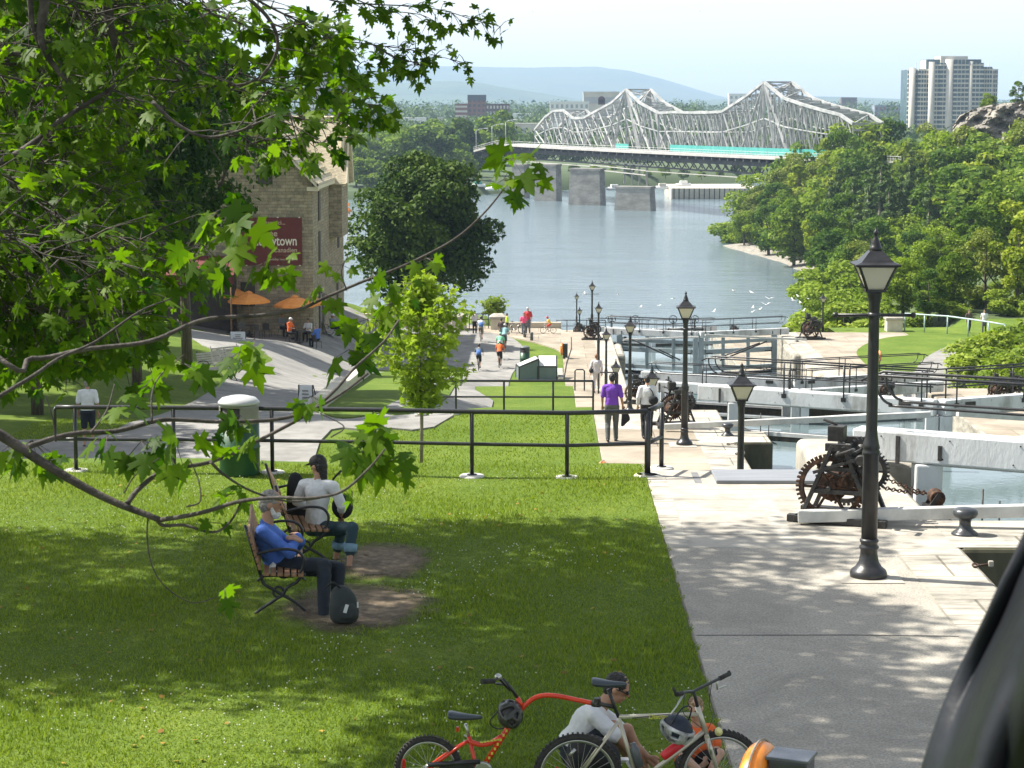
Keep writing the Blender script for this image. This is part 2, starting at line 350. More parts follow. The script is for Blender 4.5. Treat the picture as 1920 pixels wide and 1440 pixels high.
# ---------------------------------------------------------------- water
def water_mat(name, col, rough, sc, strength, stretch=(1, 1, 1), dist=0.1, mix2=6):
    m = bpy.data.materials.new(name); m.use_nodes = True; n = m.node_tree; L = n.links.new; b = n.nodes["Principled BSDF"]
    b.inputs['Base Color'].default_value = (*col, 1); b.inputs['Roughness'].default_value = rough; b.inputs['IOR'].default_value = 1.33
    tc = n.nodes.new("ShaderNodeNewGeometry"); mp = n.nodes.new("ShaderNodeMapping"); mp.inputs['Scale'].default_value = stretch; L(tc.outputs['Position'], mp.inputs[0])
    a = n.nodes.new("ShaderNodeTexNoise"); a.inputs['Scale'].default_value = sc; a.inputs['Detail'].default_value = 6; a.inputs['Roughness'].default_value = 0.62; L(mp.outputs[0], a.inputs[0])
    c = n.nodes.new("ShaderNodeTexNoise"); c.inputs['Scale'].default_value = sc / mix2; c.inputs['Detail'].default_value = 3; L(mp.outputs[0], c.inputs[0])
    ad = n.nodes.new("ShaderNodeMath"); ad.operation = 'MULTIPLY'; L(a.outputs[0], ad.inputs[0]); L(c.outputs[0], ad.inputs[1])
    bp = n.nodes.new("ShaderNodeBump"); bp.inputs['Strength'].default_value = strength; bp.inputs['Distance'].default_value = dist; L(ad.outputs[0], bp.inputs['Height']); L(bp.outputs[0], b.inputs['Normal'])
    MATS[name] = m; return m
M_river = water_mat("river_water", (0.12, 0.165, 0.185), 0.13, 0.35, 1.0, (0.5, 1.0, 1), 0.9)
M_lock = water_mat("lock_water", (0.11, 0.15, 0.155), 0.04, 2.2, 0.35, (1, 0.6, 1), 0.06)
b = MB(); b.add([(-900, 205, ZR), (900, 205, ZR), (1500, 1050, ZR), (-1500, 1050, ZR)], [(0, 1, 2, 3)]); tag(b.build("river_water", M_river), kind='structure')
b = MB(); b.add([(x, y, ZR) for x, y in ((-60, 198), (60, 198), (60, 204.9), (-60, 204.9))], [(0, 1, 2, 3)]); tag(b.build("river_water", M_river), kind='structure')
XL, XR = 5.2, 17.3
CH = [(-0.95, -6, 31), (-4.3, 31, 62), (-8.2, 62, 92), (-13.5, 92, 151), (-18.4, 151, 213)]
for z, y0, y1 in CH:
    b = MB(); b.add([(XL - .1, y0, z), (XR + .1, y0, z), (XR + .1, y1, z), (XL - .1, y1, z)], [(0, 1, 2, 3)]); tag(b.build("lock_water", M_lock), kind='structure')
# ---------------------------------------------------------------- walkway terraces and lock walls
M_conc = pm("pale_concrete", (0.27, 0.25, 0.21), (0.45, 0.42, 0.355), 1.6, 0.85, 0.25, 30, c3=(0.385, 0.355, 0.30), stain=(.9, .80))
M_cope = pm("coping_stone", (0.25, 0.235, 0.20), (0.56, 0.53, 0.46), 1.6, 0.85, 0.5, 14, c3=(0.45, 0.42, 0.36), stretch=(0.6, 3, 1), brick=(2.4, 1.15), stain=(1.3, .7))
M_tan = pm("tan_concrete", (0.27, 0.23, 0.175), (0.41, 0.355, 0.28), 0.7, 0.9, 0.25, 20, det=10, c3=(0.345, 0.295, 0.23), brick=(3.1, 2.6), stain=(.35, .82))
M_aggr = pm("aggregate_paving", (0.25, 0.235, 0.20), (0.48, 0.44, 0.37), 45, 0.92, 0.35, 90, det=5, c3=(0.365, 0.335, 0.28), stain=(.55, .78))
M_wall = pm("lock_wall_stone", (0.16, 0.145, 0.115), (0.42, 0.39, 0.32), 1.1, 0.9, 0.5, 6, stretch=(1, 1, 3))
M_algae_shade = pm("algae_stained_shaded_stone", (0.035, 0.034, 0.018), (0.16, 0.14, 0.085), 1.3, 0.7, 0.5, 6, c3=(0.085, 0.078, 0.042), stretch=(1, 1, .4))  # algae stain, with the block faces' shade put into the dark olive
M_wet = pm("wet_wall_stone", (0.03, 0.032, 0.022), (0.085, 0.08, 0.05), 2, 0.5, 0.4, 8)
M_asph = pm("asphalt_path", (0.19, 0.183, 0.168), (0.29, 0.28, 0.255), 1.4, 0.95, 0.25, 50, c3=(0.24, 0.232, 0.215), bdist=0.01, stain=(.3, .8))
def sheet(name, x0, x1, y0, y1, z, mat, off=0.004):
    b = MB(); b.add([(x0, y0, z + off), (x1, y0, z + off), (x1, y1, z + off), (x0, y1, z + off)], [(0, 1, 2, 3)]); return tag(b.build(name, mat), kind='structure')
YY = [-6, 31.35, 61.4, 95.5, 154, 214]; ZZ = [0, -3.4, -7.3, -11.0, -17.2]; WB = [-1.3, -5, -9, -15, -20]
for i in range(5):
    y0, y1, z = YY[i], YY[i + 1], ZZ[i]; lo = WB[i] - 4 if i < 4 else -24
    b = MB(); b.bx(1.57, XL, y0, y1, lo, z); tag(b.build("lock_wall", M_wall, bevel=0.05), "pale stone lock wall and quay terrace beside the canal basin, " + ["nearest and highest", "second from the camera", "third from the camera", "long one with the bicycles", "lowest beside the river"][i], "wall")
    if i:
        x1 = 21.5 if i < 3 else 26.5
        b = MB(); b.bx(XR, x1, y0, y1, lo, z); tag(b.build("lock_wall", M_wall, bevel=0.05), "pale stone lock wall on the far side of the canal, " + ["", "second from the camera", "third from the camera", "with the wide tan quay", "lowest beside the river"][i], "wall")
        sheet("quay", XR + .08, x1 - .02 if i < 3 else x1, y0 + .06, y1 - .06, z, M_tan if i >= 2 else M_cope)
# near terrace surfaces
sheet("path", 1.6, 4.33, -6, 25.7, 0, M_aggr); sheet("coping", 4.36, XL - .06, -6, 25.7, 0, M_cope)
b = MB(); z = 0.004
for k in range(7):
    ya = 25.72 + k * 0.80; yb = ya + 0.788
    for xa, xb in ((1.86, 3.02), (3.22, XL - .06)) if k < 5 else ((1.86, XL - .06),):
        b.add([(xa, ya, z), (xb, ya, z), (xb, yb, z), (xa, yb, z)], [(0, 1, 2, 3)])
tag(b.build("concrete_paving", M_conc), kind='structure')
M_joint = pm("paving_joint", (0.30, 0.28, 0.24), (0.42, 0.40, 0.35), 5, 0.9)
sheet("paving_joint", 1.6, XL - .1, 25.7, 31.32, 0, M_joint, 0.002)
sheet("edge_strip", 1.58, 1.85, 25.7, 31.3, 0, M_cope, 0.006)
M_dk = pm("dark_strip", (0.11, 0.11, 0.11), (0.2, 0.2, 0.2), 4, 0.7)
for x in (2.25, 2.72): sheet("paving_strip", x, x + 0.10, 30.2, 31.1, 0, M_dk, 0.008)
# jutting quay blocks in front of each gate
for i, (ya, yb, xb) in enumerate(((25.7, 27.5, 6.7), (55.3, 57.2, 6.15), (86, 88, 6.15))):
    z = ZZ[i]; b = MB(); b.bx(XL - .02, xb, ya, yb, WB[i] - 3, z + .001 + 0.0); 
    tag(b.build("lock_wall", M_algae_shade, bevel=0.05), "square block of the quay jutting into the water, " + ["beside the near bollard", "behind the second lamp from the front", "before the third gate"][i], "wall")
    sheet("coping", XL - .08, xb - .05, ya + .05, yb - .05, z, M_cope, 0.008)
# white hollow-quoin block by the nearest gate and the grey strip before it
b = MB(); b.bx(4.15, 5.75, 31.6, 34.1, -5, 0.06); tag(b.build("quoin_block", M_conc, bevel=0.12, seg=4), "white concrete block with rounded edges under the nearest gate beam", "concrete block")
b = MB(); b.bx(2.55, 4.5, 30.15, 31.1, 0.006, 0.055); tag(b.build("trench_cover", pm("trench_cover", (0.15, 0.16, 0.17), (0.26, 0.27, 0.29), 3, 0.55, 0.1, 10, stretch=(.3, 6, 1)), bevel=0.01), "long grey cover plate lying on the white paving", "cover plate")
sheet("path", 1.6, 4.2, 31.5, 61.2, -3.4, M_tan); sheet("coping", 4.2, XL - .06, 31.5, 61.2, -3.4, M_cope)
sheet("concrete_paving", 1.62, 4.2, 31.6, 44.8, -3.4, M_tan, 0.006); sheet("concrete_paving", 1.62, 4.2, 57.5, 61.2, -3.4, M_conc, 0.008)
sheet("path", 1.6, 4.1, 61.5, 95.3, -7.3, M_tan); sheet("coping", 4.1, XL - .06, 61.5, 95.3, -7.3, M_conc)
sheet("path", 1.58, 3.9, 95.6, 153.9, -11, M_tan); sheet("coping", 3.9, XL - .06, 95.6, 153.9, -11, M_conc)
sheet("path", 1.6, XL - .06, 154.2, 213.9, -17.2, M_tan)
for i, y in enumerate((40, 45.2, 50.4)): sheet("paving_joint", 1.7, 4.2, y, y + .06, -3.4, M_joint, 0.010)
for y in (58.2, 59.0, 59.8, 60.6): sheet("paving_joint", 1.7, 4.2, y, y + .05, -3.4, M_joint, 0.012)
sheet("coping", XR + .05, 18.6, 95.6, 153.9, -11, M_conc, 0.012)
# tan plaza to the left at river level, over the lawn
def ribbon(name, left, right, mat, off=0.03, hf=None, n=10, m=6):
    hf = hf or hz; A = catmull([(p[0], p[1], 0) for p in left], n); B_ = catmull([(p[0], p[1], 0) for p in right], n); V = []; F = []
    for a, c in zip(A, B_):
        for k in range(m + 1):
            t = k / m; x = a.x + (c.x - a.x) * t; y = a.y + (c.y - a.y) * t; V.append((x, y, hf(x, y) + off))
    for j in range(len(A) - 1):
        for k in range(m): F.append((j * (m + 1) + k, j * (m + 1) + k + 1, (j + 1) * (m + 1) + k + 1, (j + 1) * (m + 1) + k))
    return tag(np_mesh(name, V, F, mat, smooth=True), kind='structure')
def hitz(px, py, hf=hz):
    d = ray(px, py); t = 10 / d.y
    while t * d.y < 400:
        p = Vector((d.x * t, d.y * t, CAMZ + d.z * t))
        if p.z < hf(p.x, p.y) + 0.03: return (p.x, p.y)
        t += 0.15 / d.y
    return (p.x, p.y)
def H2(px, py): x, y = hitz(px, py); return Vector((x, y, hz(x, y)))

ZL = lambda *q: [tuple(gp(x, y, -11))[:2] for x, y in q]
_lawn_r = ZL((1705, 629), (1660, 634), (1625, 645), (1606, 660), (1618, 678), (1645, 700), (1680, 728), (1720, 735)) + [(30, 119), (36, 140), (40, 150)]
_path_r = ZL((1880, 627), (1835, 632), (1790, 645), (1735, 672), (1712, 705), (1700, 745), (1990, 760), (1900, 718), (1840, 695), (1815, 672), (1830, 655), (1858, 641), (1900, 632))

_yc = gp(1400, 1193).y; b = MB(); b.add([(1.62, _yc, .009), (3.2, _yc + .03, .009), (4.3, _yc - .01, .009), (4.3, _yc + .012, .009), (3.2, _yc + .052, .009), (1.62, _yc + .022, .009)], [(0, 1, 4, 5), (1, 2, 3, 4)]); tag(b.build("paving_joint", pm("dark_joint", (.09, .085, .075))), kind='structure')
from mathutils.geometry import delaunay_2d_cdt
def sheetpoly(name, pts, mat, off=0.08, hf=hz, step=2.0, n=4, smooth_edge=True):
    P = [Vector((p[0], p[1], 0)) for p in pts]
    if smooth_edge: Q = catmull(P + [P[0]], n)[:-1]
    else: Q = P
    Q = [Vector((q.x, q.y)) for q in Q]; x0, x1 = min(q.x for q in Q), max(q.x for q in Q); y0, y1 = min(q.y for q in Q), max(q.y for q in Q)
    def inside(x, y):
        c = False; j = len(Q) - 1
        for i in range(len(Q)):
            if (Q[i].y > y) != (Q[j].y > y) and x < (Q[j].x - Q[i].x) * (y - Q[i].y) / (Q[j].y - Q[i].y) + Q[i].x: c = not c
            j = i
        return c
    vs = list(Q); ne = len(Q); x = x0 + step / 2
    while x < x1:
        y = y0 + step / 2
        while y < y1:
            if inside(x, y): vs.append(Vector((x + random.uniform(-.02, .02), y)))
            y += step
        x += step
    r = delaunay_2d_cdt(vs, [(i, (i + 1) % ne) for i in range(ne)], [], 1, 1e-4)
    b = MB(); b.add([(v.x, v.y, hf(v.x, v.y) + off) for v in r[0]], [tuple(f) for f in r[2]], True)
    nb = len(Q)
    # make all faces look up
    fs = []
    for f in b.f:
        a, c, d = [Vector(b.v[i]) for i in f[:3]]
        fs.append(f if (c - a).cross(d - a).z > 0 else tuple(reversed(f)))
    b.f = fs
    sk = [(q.x, q.y, hf(q.x, q.y) + off) for q in Q] + [(q.x, q.y, hf(q.x, q.y) - .25) for q in Q]; b.add(sk, [(i, (i + 1) % nb, nb + (i + 1) % nb, nb + i) for i in range(nb)])
    ob = b.build(name, mat); ob.data.materials.append(pm('worn_edge', (0.16, 0.17, 0.06), (0.34, 0.31, 0.19), 2, .95))
    for p in ob.data.polygons[len(fs):]: p.material_index = 1
    return tag(ob, kind='structure')
# asphalt: foot of the terraces, museum forecourt and bicycle path in one sheet
L_px = [(-160, 826), (60, 826), (210, 812), (330, 768), (440, 702), (512, 676), (470, 653), (380, 648)]
R_px = [(700, 598), (800, 600), (850, 606), (905, 615), (945, 627), (972, 642), (984, 660), (978, 682), (955, 715), (925, 752), (850, 780), (700, 805), (600, 828), (490, 866)]
poly = [hitz(*p) for p in L_px] + [(-26, 150), (-26, 156.5), (-14, 156.5)] + [hitz(*p) for p in R_px] + [(-6.2, 47), (-9, 43.5), (-20, 43)]
sheetpoly("asphalt_path", poly, M_asph, 0.05, step=1.0)
isl = [(600, 768), (640, 742), (690, 704), (760, 690), (850, 688), (866, 705), (842, 744), (750, 772), (660, 786), (612, 780)]
sheetpoly("lawn", [hitz(*p) for p in isl], M_grass, 0.09, step=1.2)
# narrow worn edge along the lawn between path and quay
sheetpoly("lawn", _lawn_r, M_grass, 0.03, hf=lambda x, y: -11.0, step=2.5, smooth_edge=True)
sheetpoly("asphalt_path", _path_r, M_asph, 0.05, hf=lambda x, y: -11.0, step=2.5)
# tan plaza by the river
pl = [(1056, 700), (1060, 672), (1040, 655), (990, 640), (930, 627), (900, 622), (870, 616)]
sheetpoly("plaza", [(1.5, 127)] + [hitz(*p) for p in pl] + [(-9, 155.5), (1.56, 155.5)], M_tan, 0.09, step=2)
b = MB(); b.add([(-40, 155.5, -10.95), (1.57, 155.5, -10.95), (1.57, 157.5, -10.95), (-40, 157.5, -10.95)], [(0, 1, 2, 3)]); tag(b.build("plaza", M_tan), kind='structure')
# dirt under the benches
M_dirt = pm("bare_dirt", (0.075, 0.055, 0.033), (0.20, 0.155, 0.10), 2.2, 0.98, 0.7, 25)
def hb(x, y): return hz(x, y) + bumpy(x, y)
DIRT = ([(610, 1062), (622, 1040), (650, 1026), (690, 1016), (735, 1018), (775, 1030), (822, 1046), (818, 1062), (780, 1070), (740, 1082), (690, 1090), (650, 1086), (626, 1092)], [(505, 1145), (540, 1122), (570, 1110), (600, 1092), (640, 1098), (690, 1104), (730, 1112), (780, 1124), (836, 1140), (830, 1158), (790, 1166), (760, 1178), (700, 1186), (650, 1190), (600, 1184), (560, 1182), (525, 1168)])
def dirt_mat(k, a, c):
    m = bpy.data.materials.new("bare_dirt"); m.use_nodes = True; n = m.node_tree; L = n.links.new; p = n.nodes["Principled BSDF"]; out = n.nodes["Material Output"]; p.inputs['Roughness'].default_value = .98
    tc = n.nodes.new("ShaderNodeTexCoord"); mp = n.nodes.new("ShaderNodeMapping"); mp.inputs['Scale'].default_value = (1 / a, 1 / c, 0); L(tc.outputs['Object'], mp.inputs[0])
    ln = n.nodes.new("ShaderNodeVectorMath"); ln.operation = 'LENGTH'; L(mp.outputs[0], ln.inputs[0])
    n1 = n.nodes.new("ShaderNodeTexNoise"); n1.inputs['Scale'].default_value = 2.2; n1.inputs['Detail'].default_value = 8; n1.inputs['Roughness'].default_value = .75; L(tc.outputs['Object'], n1.inputs[0])
    n2 = n.nodes.new("ShaderNodeTexNoise"); n2.inputs['Scale'].default_value = 9; n2.inputs['Detail'].default_value = 8; n2.inputs['Roughness'].default_value = .7; L(tc.outputs['Object'], n2.inputs[0])
    ad = n.nodes.new("ShaderNodeMath"); ad.operation = 'MULTIPLY_ADD'; ad.inputs[1].default_value = 1.25; L(n1.outputs[0], ad.inputs[0]); L(ln.outputs['Value'], ad.inputs[2])
    rp = n.nodes.new("ShaderNodeMapRange"); rp.inputs['From Min'].default_value = 1.18; rp.inputs['From Max'].default_value = 1.60; rp.inputs['To Min'].default_value = 1; rp.inputs['To Max'].default_value = 0; L(ad.outputs[0], rp.inputs['Value'])
    cr = n.nodes.new("ShaderNodeValToRGB"); e = cr.color_ramp.elements; e[0].position = .32; e[0].color = (.06, .042, .024, 1); e[1].position = .7; e[1].color = (.28, .22, .145, 1); q = e.new(.5); q.color = (.145, .108, .066, 1); L(n2.outputs[0], cr.inputs[0]); L(cr.outputs[0], p.inputs['Base Color'])
    bp = n.nodes.new("ShaderNodeBump"); bp.inputs['Strength'].default_value = .8; bp.inputs['Distance'].default_value = .03; L(n2.outputs[0], bp.inputs['Height']); L(bp.outputs[0], p.inputs['Normal'])
    tr = n.nodes.new("ShaderNodeBsdfTransparent"); mx = n.nodes.new("ShaderNodeMixShader"); L(rp.outputs[0], mx.inputs[0]); L(tr.outputs[0], mx.inputs[1]); L(p.outputs[0], mx.inputs[2]); L(mx.outputs[0], out.inputs[0]); return m
DELL = []
for k, pp in enumerate(DIRT):
    g_ = [gp(*p) for p in pp]; xs_ = [p.x for p in g_]; ys_ = [p.y for p in g_]; cx, cy, a, c = (min(xs_) + max(xs_)) / 2, (min(ys_) + max(ys_)) / 2, (max(xs_) - min(xs_)) / 2, (max(ys_) - min(ys_)) / 2
    DELL.append((cx, cy, a, c)); nn = 26; V = []
    for j in range(nn + 1):
        for i in range(nn + 1): x = cx + a * 1.5 * (2 * i / nn - 1); y = cy + c * 1.5 * (2 * j / nn - 1); V.append((x - cx, y - cy, hb(x, y) + .016))
    o = np_mesh("dirt_patch", V, [(j * (nn + 1) + i, j * (nn + 1) + i + 1, (j + 1) * (nn + 1) + i + 1, (j + 1) * (nn + 1) + i) for j in range(nn) for i in range(nn)], dirt_mat(k, a, c), loc=(cx, cy, 0), smooth=True); tag(o, kind='structure')
# ---------------------------------------------------------------- museum building
M_stone = bpy.data.materials.new("rubble_stone"); M_stone.use_nodes = True
def stone_nodes(m, ca, cb, cc, scale=1.0, bw=0.55, rh=0.2):
    n = m.node_tree; L = n.links.new; b = n.nodes["Principled BSDF"]; b.inputs['Roughness'].default_value = 0.95
    tc = n.nodes.new("ShaderNodeTexCoord"); sx = n.nodes.new("ShaderNodeSeparateXYZ"); L(tc.outputs['Object'], sx.inputs[0])
    ad = n.nodes.new("ShaderNodeMath"); L(sx.outputs[0], ad.inputs[0]); L(sx.outputs[1], ad.inputs[1])
    cm = n.nodes.new("ShaderNodeCombineXYZ"); L(ad.outputs[0], cm.inputs[0]); L(sx.outputs[2], cm.inputs[1])
    nz = n.nodes.new("ShaderNodeTexNoise"); nz.inputs['Scale'].default_value = 0.9; nz.inputs['Detail'].default_value = 4; L(tc.outputs['Object'], nz.inputs[0])
    mx = n.nodes.new("ShaderNodeMixRGB"); mx.blend_type = 'LINEAR_LIGHT'; mx.inputs[0].default_value = 0.05; L(cm.outputs[0], mx.inputs[1]); L(nz.outputs[1], mx.inputs[2])
    br = n.nodes.new("ShaderNodeTexBrick"); br.inputs['Scale'].default_value = scale; br.inputs['Brick Width'].default_value = bw; br.inputs['Row Height'].default_value = rh
    br.inputs['Mortar Size'].default_value = 0.014; br.inputs['Color1'].default_value = (*ca, 1); br.inputs['Color2'].default_value = (*cb, 1); br.inputs['Mortar'].default_value = (*cc, 1)
    L(mx.outputs[0], br.inputs[0]); n3 = n.nodes.new("ShaderNodeTexNoise"); n3.inputs['Scale'].default_value = 2.5; n3.inputs['Detail'].default_value = 8; n3.inputs['Roughness'].default_value = 0.75; L(tc.outputs['Object'], n3.inputs[0])
    cr = n.nodes.new("ShaderNodeValToRGB"); cr.color_ramp.elements[0].position = 0.3; cr.color_ramp.elements[0].color = (0.5, 0.48, 0.45, 1); cr.color_ramp.elements[1].position = 0.7; cr.color_ramp.elements[1].color = (1.35, 1.3, 1.2, 1)
    L(n3.outputs[0], cr.inputs[0]); mu = n.nodes.new("ShaderNodeMixRGB"); mu.blend_type = 'MULTIPLY'; mu.inputs[0].default_value = 1; L(br.outputs[0], mu.inputs[1]); L(cr.outputs[0], mu.inputs[2]); L(mu.outputs[0], b.inputs['Base Color'])
    bp = n.nodes.new("ShaderNodeBump"); bp.inputs['Strength'].default_value = 0.8; bp.inputs['Distance'].default_value = 0.06; L(mu.outputs[0], bp.inputs['Height']); L(bp.outputs[0], b.inputs['Normal'])
stone_nodes(M_stone, (0.40, 0.35, 0.26), (0.26, 0.23, 0.175), (0.20, 0.18, 0.14))
M_shake = pm("cedar_shake_roof", (0.42, 0.36, 0.25), (0.66, 0.58, 0.42), 3.0, 0.85, 0.8, 6, stretch=(1, 1, 5), bdist=0.1)
M_plain = None
M_trim = pm("cream_trim", (0.62, 0.56, 0.42), (0.7, 0.64, 0.5), 2, 0.7)
M_drk = pm("dark_opening", (0.035, 0.03, 0.028), (0.07, 0.055, 0.05), 3, 0.6)
M_maroon = pm("maroon_board", (0.105, 0.016, 0.015), (0.14, 0.024, 0.021), 1.2, 0.6, 0.08, 2)
M_letter = pm("cream_lettering", (0.78, 0.72, 0.6)); M_letter2 = pm("tan_lettering", (0.55, 0.42, 0.30))
def text(name, s, size, mat, parent, loc, rot, align='LEFT', depth=0.01, sx=1.0):
    c = bpy.data.curves.new(name, 'FONT'); c.body = s; c.size = size; c.extrude = depth; c.align_x = align; c.offset = size * 0.012
    c.resolution_u = 3; q = bpy.data.objects.new(name, c); COL.objects.link(q); dg = bpy.context.evaluated_depsgraph_get(); me = bpy.data.meshes.new_from_object(q.evaluated_get(dg)); bpy.data.objects.remove(q); me.materials.clear(); me.materials.append(mat)
    o = bpy.data.objects.new(name, me); COL.objects.link(o); o.parent = parent; o.location = loc; o.rotation_euler = rot; o.scale = (sx, 1, 1); return o
GX1, GX0, GY0, GY1, GZB, GZE, GZA = -14.1, -24.5, 133.0, 154.0, -9.4, 0.55, 5.95
mu = thing("museum_building", "tall rubble stone museum building with a cream shake roof behind the orange umbrellas", "building", (GX1, GY0, GZB))
O = (GX1, GY0, GZB); GC = (GX0 + GX1) / 2
b = MB(); 
pf = [(GX0, GZB - 3), (GX1, GZB - 3), (GX1, GZE), (GC, GZA - .15), (GX0, GZE)]
vs = [(x, GY0, z) for x, z in pf] + [(x, GY1, z) for x, z in pf]; b.add(vs, [(0, 1, 2, 3, 4), (9, 8, 7, 6, 5)] + [(i, i + 5, (i + 1) % 5 + 5, (i + 1) % 5) for i in range(5)])
DY, DW, DX, DZE, DZA = 146.0, 2.3, -13.0, 0.5, 4.5      # gabled hoist dormer on the canal side
pd = [(DY - DW, -3.5), (DY + DW, -3.5), (DY + DW, DZE), (DY, DZA - .2), (DY - DW, DZE)]
vs = [(-20, y, z) for y, z in pd] + [(DX - .25, y, z) for y, z in pd]; b.add(vs, [(0, 1, 2, 3, 4), (9, 8, 7, 6, 5)] + [((i + 1) % 5, (i + 1) % 5 + 5, i + 5, i) for i in range(5)])
b.build("wall", M_stone, mu, O)
b = MB()
def slab(b, a, c, d, e, th=0.16):
    n = (Vector(c) - Vector(a)).cross(Vector(e) - Vector(a)).normalized(); b.plate([a, c, d, e], n, th)
ov = 0.35; sl_ = (GZA - GZE) / (GX1 - GC)
ex = GX1 + 0.35; ez = GZE - 0.35 * sl_ + .1; wx = GX0 - 0.35
slab(b, (ex, GY0 - ov, ez), (ex, GY1 + ov, ez), (GC, GY1 + ov, GZA + .1), (GC, GY0 - ov, GZA + .1), 0.18)
slab(b, (wx, GY1 + ov, ez), (wx, GY0 - ov, ez), (GC, GY0 - ov, GZA + .1), (GC, GY1 + ov, GZA + .1), 0.18)
for k in range(16):      # shake courses stand proud of each other
    t = k / 16; x = ex + (GC - ex) * t; z = ez + (GZA + .1 - ez) * t
    b.beam((x + .02, GY0 - ov, z + .21), (x + .02, GY1 + ov, z + .21), 0.07, 0.06)
dsl = (DZA - DZE) / DW
for s in (-1, 1):
    a = (DX + .1, DY + s * (DW + .3), DZE - .3 * dsl + .1); c = (DX + .1, DY, DZA + .1); d = (-20, DY, DZA + .1); e = (-20, DY + s * (DW + .3), DZE - .3 * dsl + .1)
    if s < 0: slab(b, a, c, d, e, -0.16)
    else: slab(b, a, c, d, e, 0.16)
b.build("roof", M_shake, mu, O)
b = MB(); b.beam((ex, GY0 - ov - .04, ez + .02), (GC, GY0 - ov - .04, GZA + .12), 0.08, 0.36, up=(0, 1, 0)); b.beam((wx, GY0 - ov - .04, ez + .02), (GC, GY0 - ov - .04, GZA + .12), 0.08, 0.36, up=(0, 1, 0))
b.box((ex + .03, (GY0 + GY1) / 2, ez + .02), (0.1, GY1 - GY0 + .7, 0.34)); b.box((ex - .3, GY0 + .1, ez - .12), (0.7, 0.8, 0.25))
for s in (-1, 1): b.beam((DX + .12, DY + s * (DW + .32), DZE - .3 * dsl + .1), (DX + .12, DY, DZA + .14), 0.3, 0.09, up=(1, 0, 0))
b.build("trim", M_trim, mu, O)
b = MB(); b.box((DX - .2, DY, 1.6), (0.12, 2 * DW - .5, 3.4)); b.build("gable_boarding", M_trim, mu, O)
def window(parent, x, y, z, w, h, face='y', o=O, dm=M_drk, nm="window"):
    b = MB()
    if face == 'y': b.box((x, y, z), (w, 0.10, h))
    else: b.box((x, y, z), (0.10, w, h))
    f = b.build(nm, dm, parent, o)
    b = MB(); b.box((0, 0, 0), (0, 0, 0)); 
    return f
for y, z0, z1 in ((136.9, -2.0, -.1), (149.8, -.8, .9), (136.9, -5.1, -2.7), (149.8, -4.6, -2.2), (136.6, -8.9, -6.3), (138.9, -9.1, -6.9), (148.8, -9.2, -7.0)):
    window(mu, GX1 + .02, y, (z0 + z1) / 2 - .0, 1.0, z1 - z0, 'x', nm="window" if z0 > -8 else "door")
for x, z in ((-18.2, -6.4), (-21.5, -6.4), (-17.0, 1.2), (-21.6, -2.4)): window(mu, x, GY0 - .02, z, 0.9, 1.5)
b = MB(); b.box((-19.9, 138, 6.6), (0.9, 1.2, 2.4)); b.box((-19.9, 138, 7.9), (1.1, 1.4, 0.25)); b.build("chimney", M_stone, mu, O)
# banner sign on the gable wall
sg0 = at(446, 408, GY0 - .1); sg1 = at(567, 497, GY0 - .1); sw = sg1.x - sg0.x; sh = sg0.z - sg1.z
sg = thing("wall_sign", "maroon museum banner with cream lettering high on the stone gable", "sign", (sg0.x, GY0 - .12, sg1.z))
b = MB(); b.bx(0, sw, -.06, .06, 0, sh); b.build("board", M_maroon, sg, bevel=0.01)
b = MB(); [b.box((x, 0, z), (.1, .16, .06)) for x in (.5, sw - 1.5, sw - .15) for z in (sh + .02, -.02)]; b.build("bracket", M_letter, sg)
RT = (PI / 2, 0, 0); u = sw / 121.0
text("lettering", "Entrez ici...", 0.36, M_letter2, sg, (sw - 31 * u, -.075, sh - 0.42), RT, 'RIGHT')
text("lettering", "Musée", 0.55, M_letter2, sg, (sw - 46 * u, -.075, sh - 1.15), RT, 'RIGHT')
text("lettering", "du Bytown", .86, M_letter, sg, (sw - 9 * u, -.075, sh - 1.72), RT, 'RIGHT', sx=0.72)
text("lettering", "Canadien", 0.42, M_letter2, sg, (sw - 9 * u, -.075, sh - 2.15), RT, 'RIGHT', sx=0.95)
text("lettering", "museebytown / bytown", 0.2, M_letter2, sg, (sw - 9 * u, -.075, 0.3), RT, 'RIGHT')
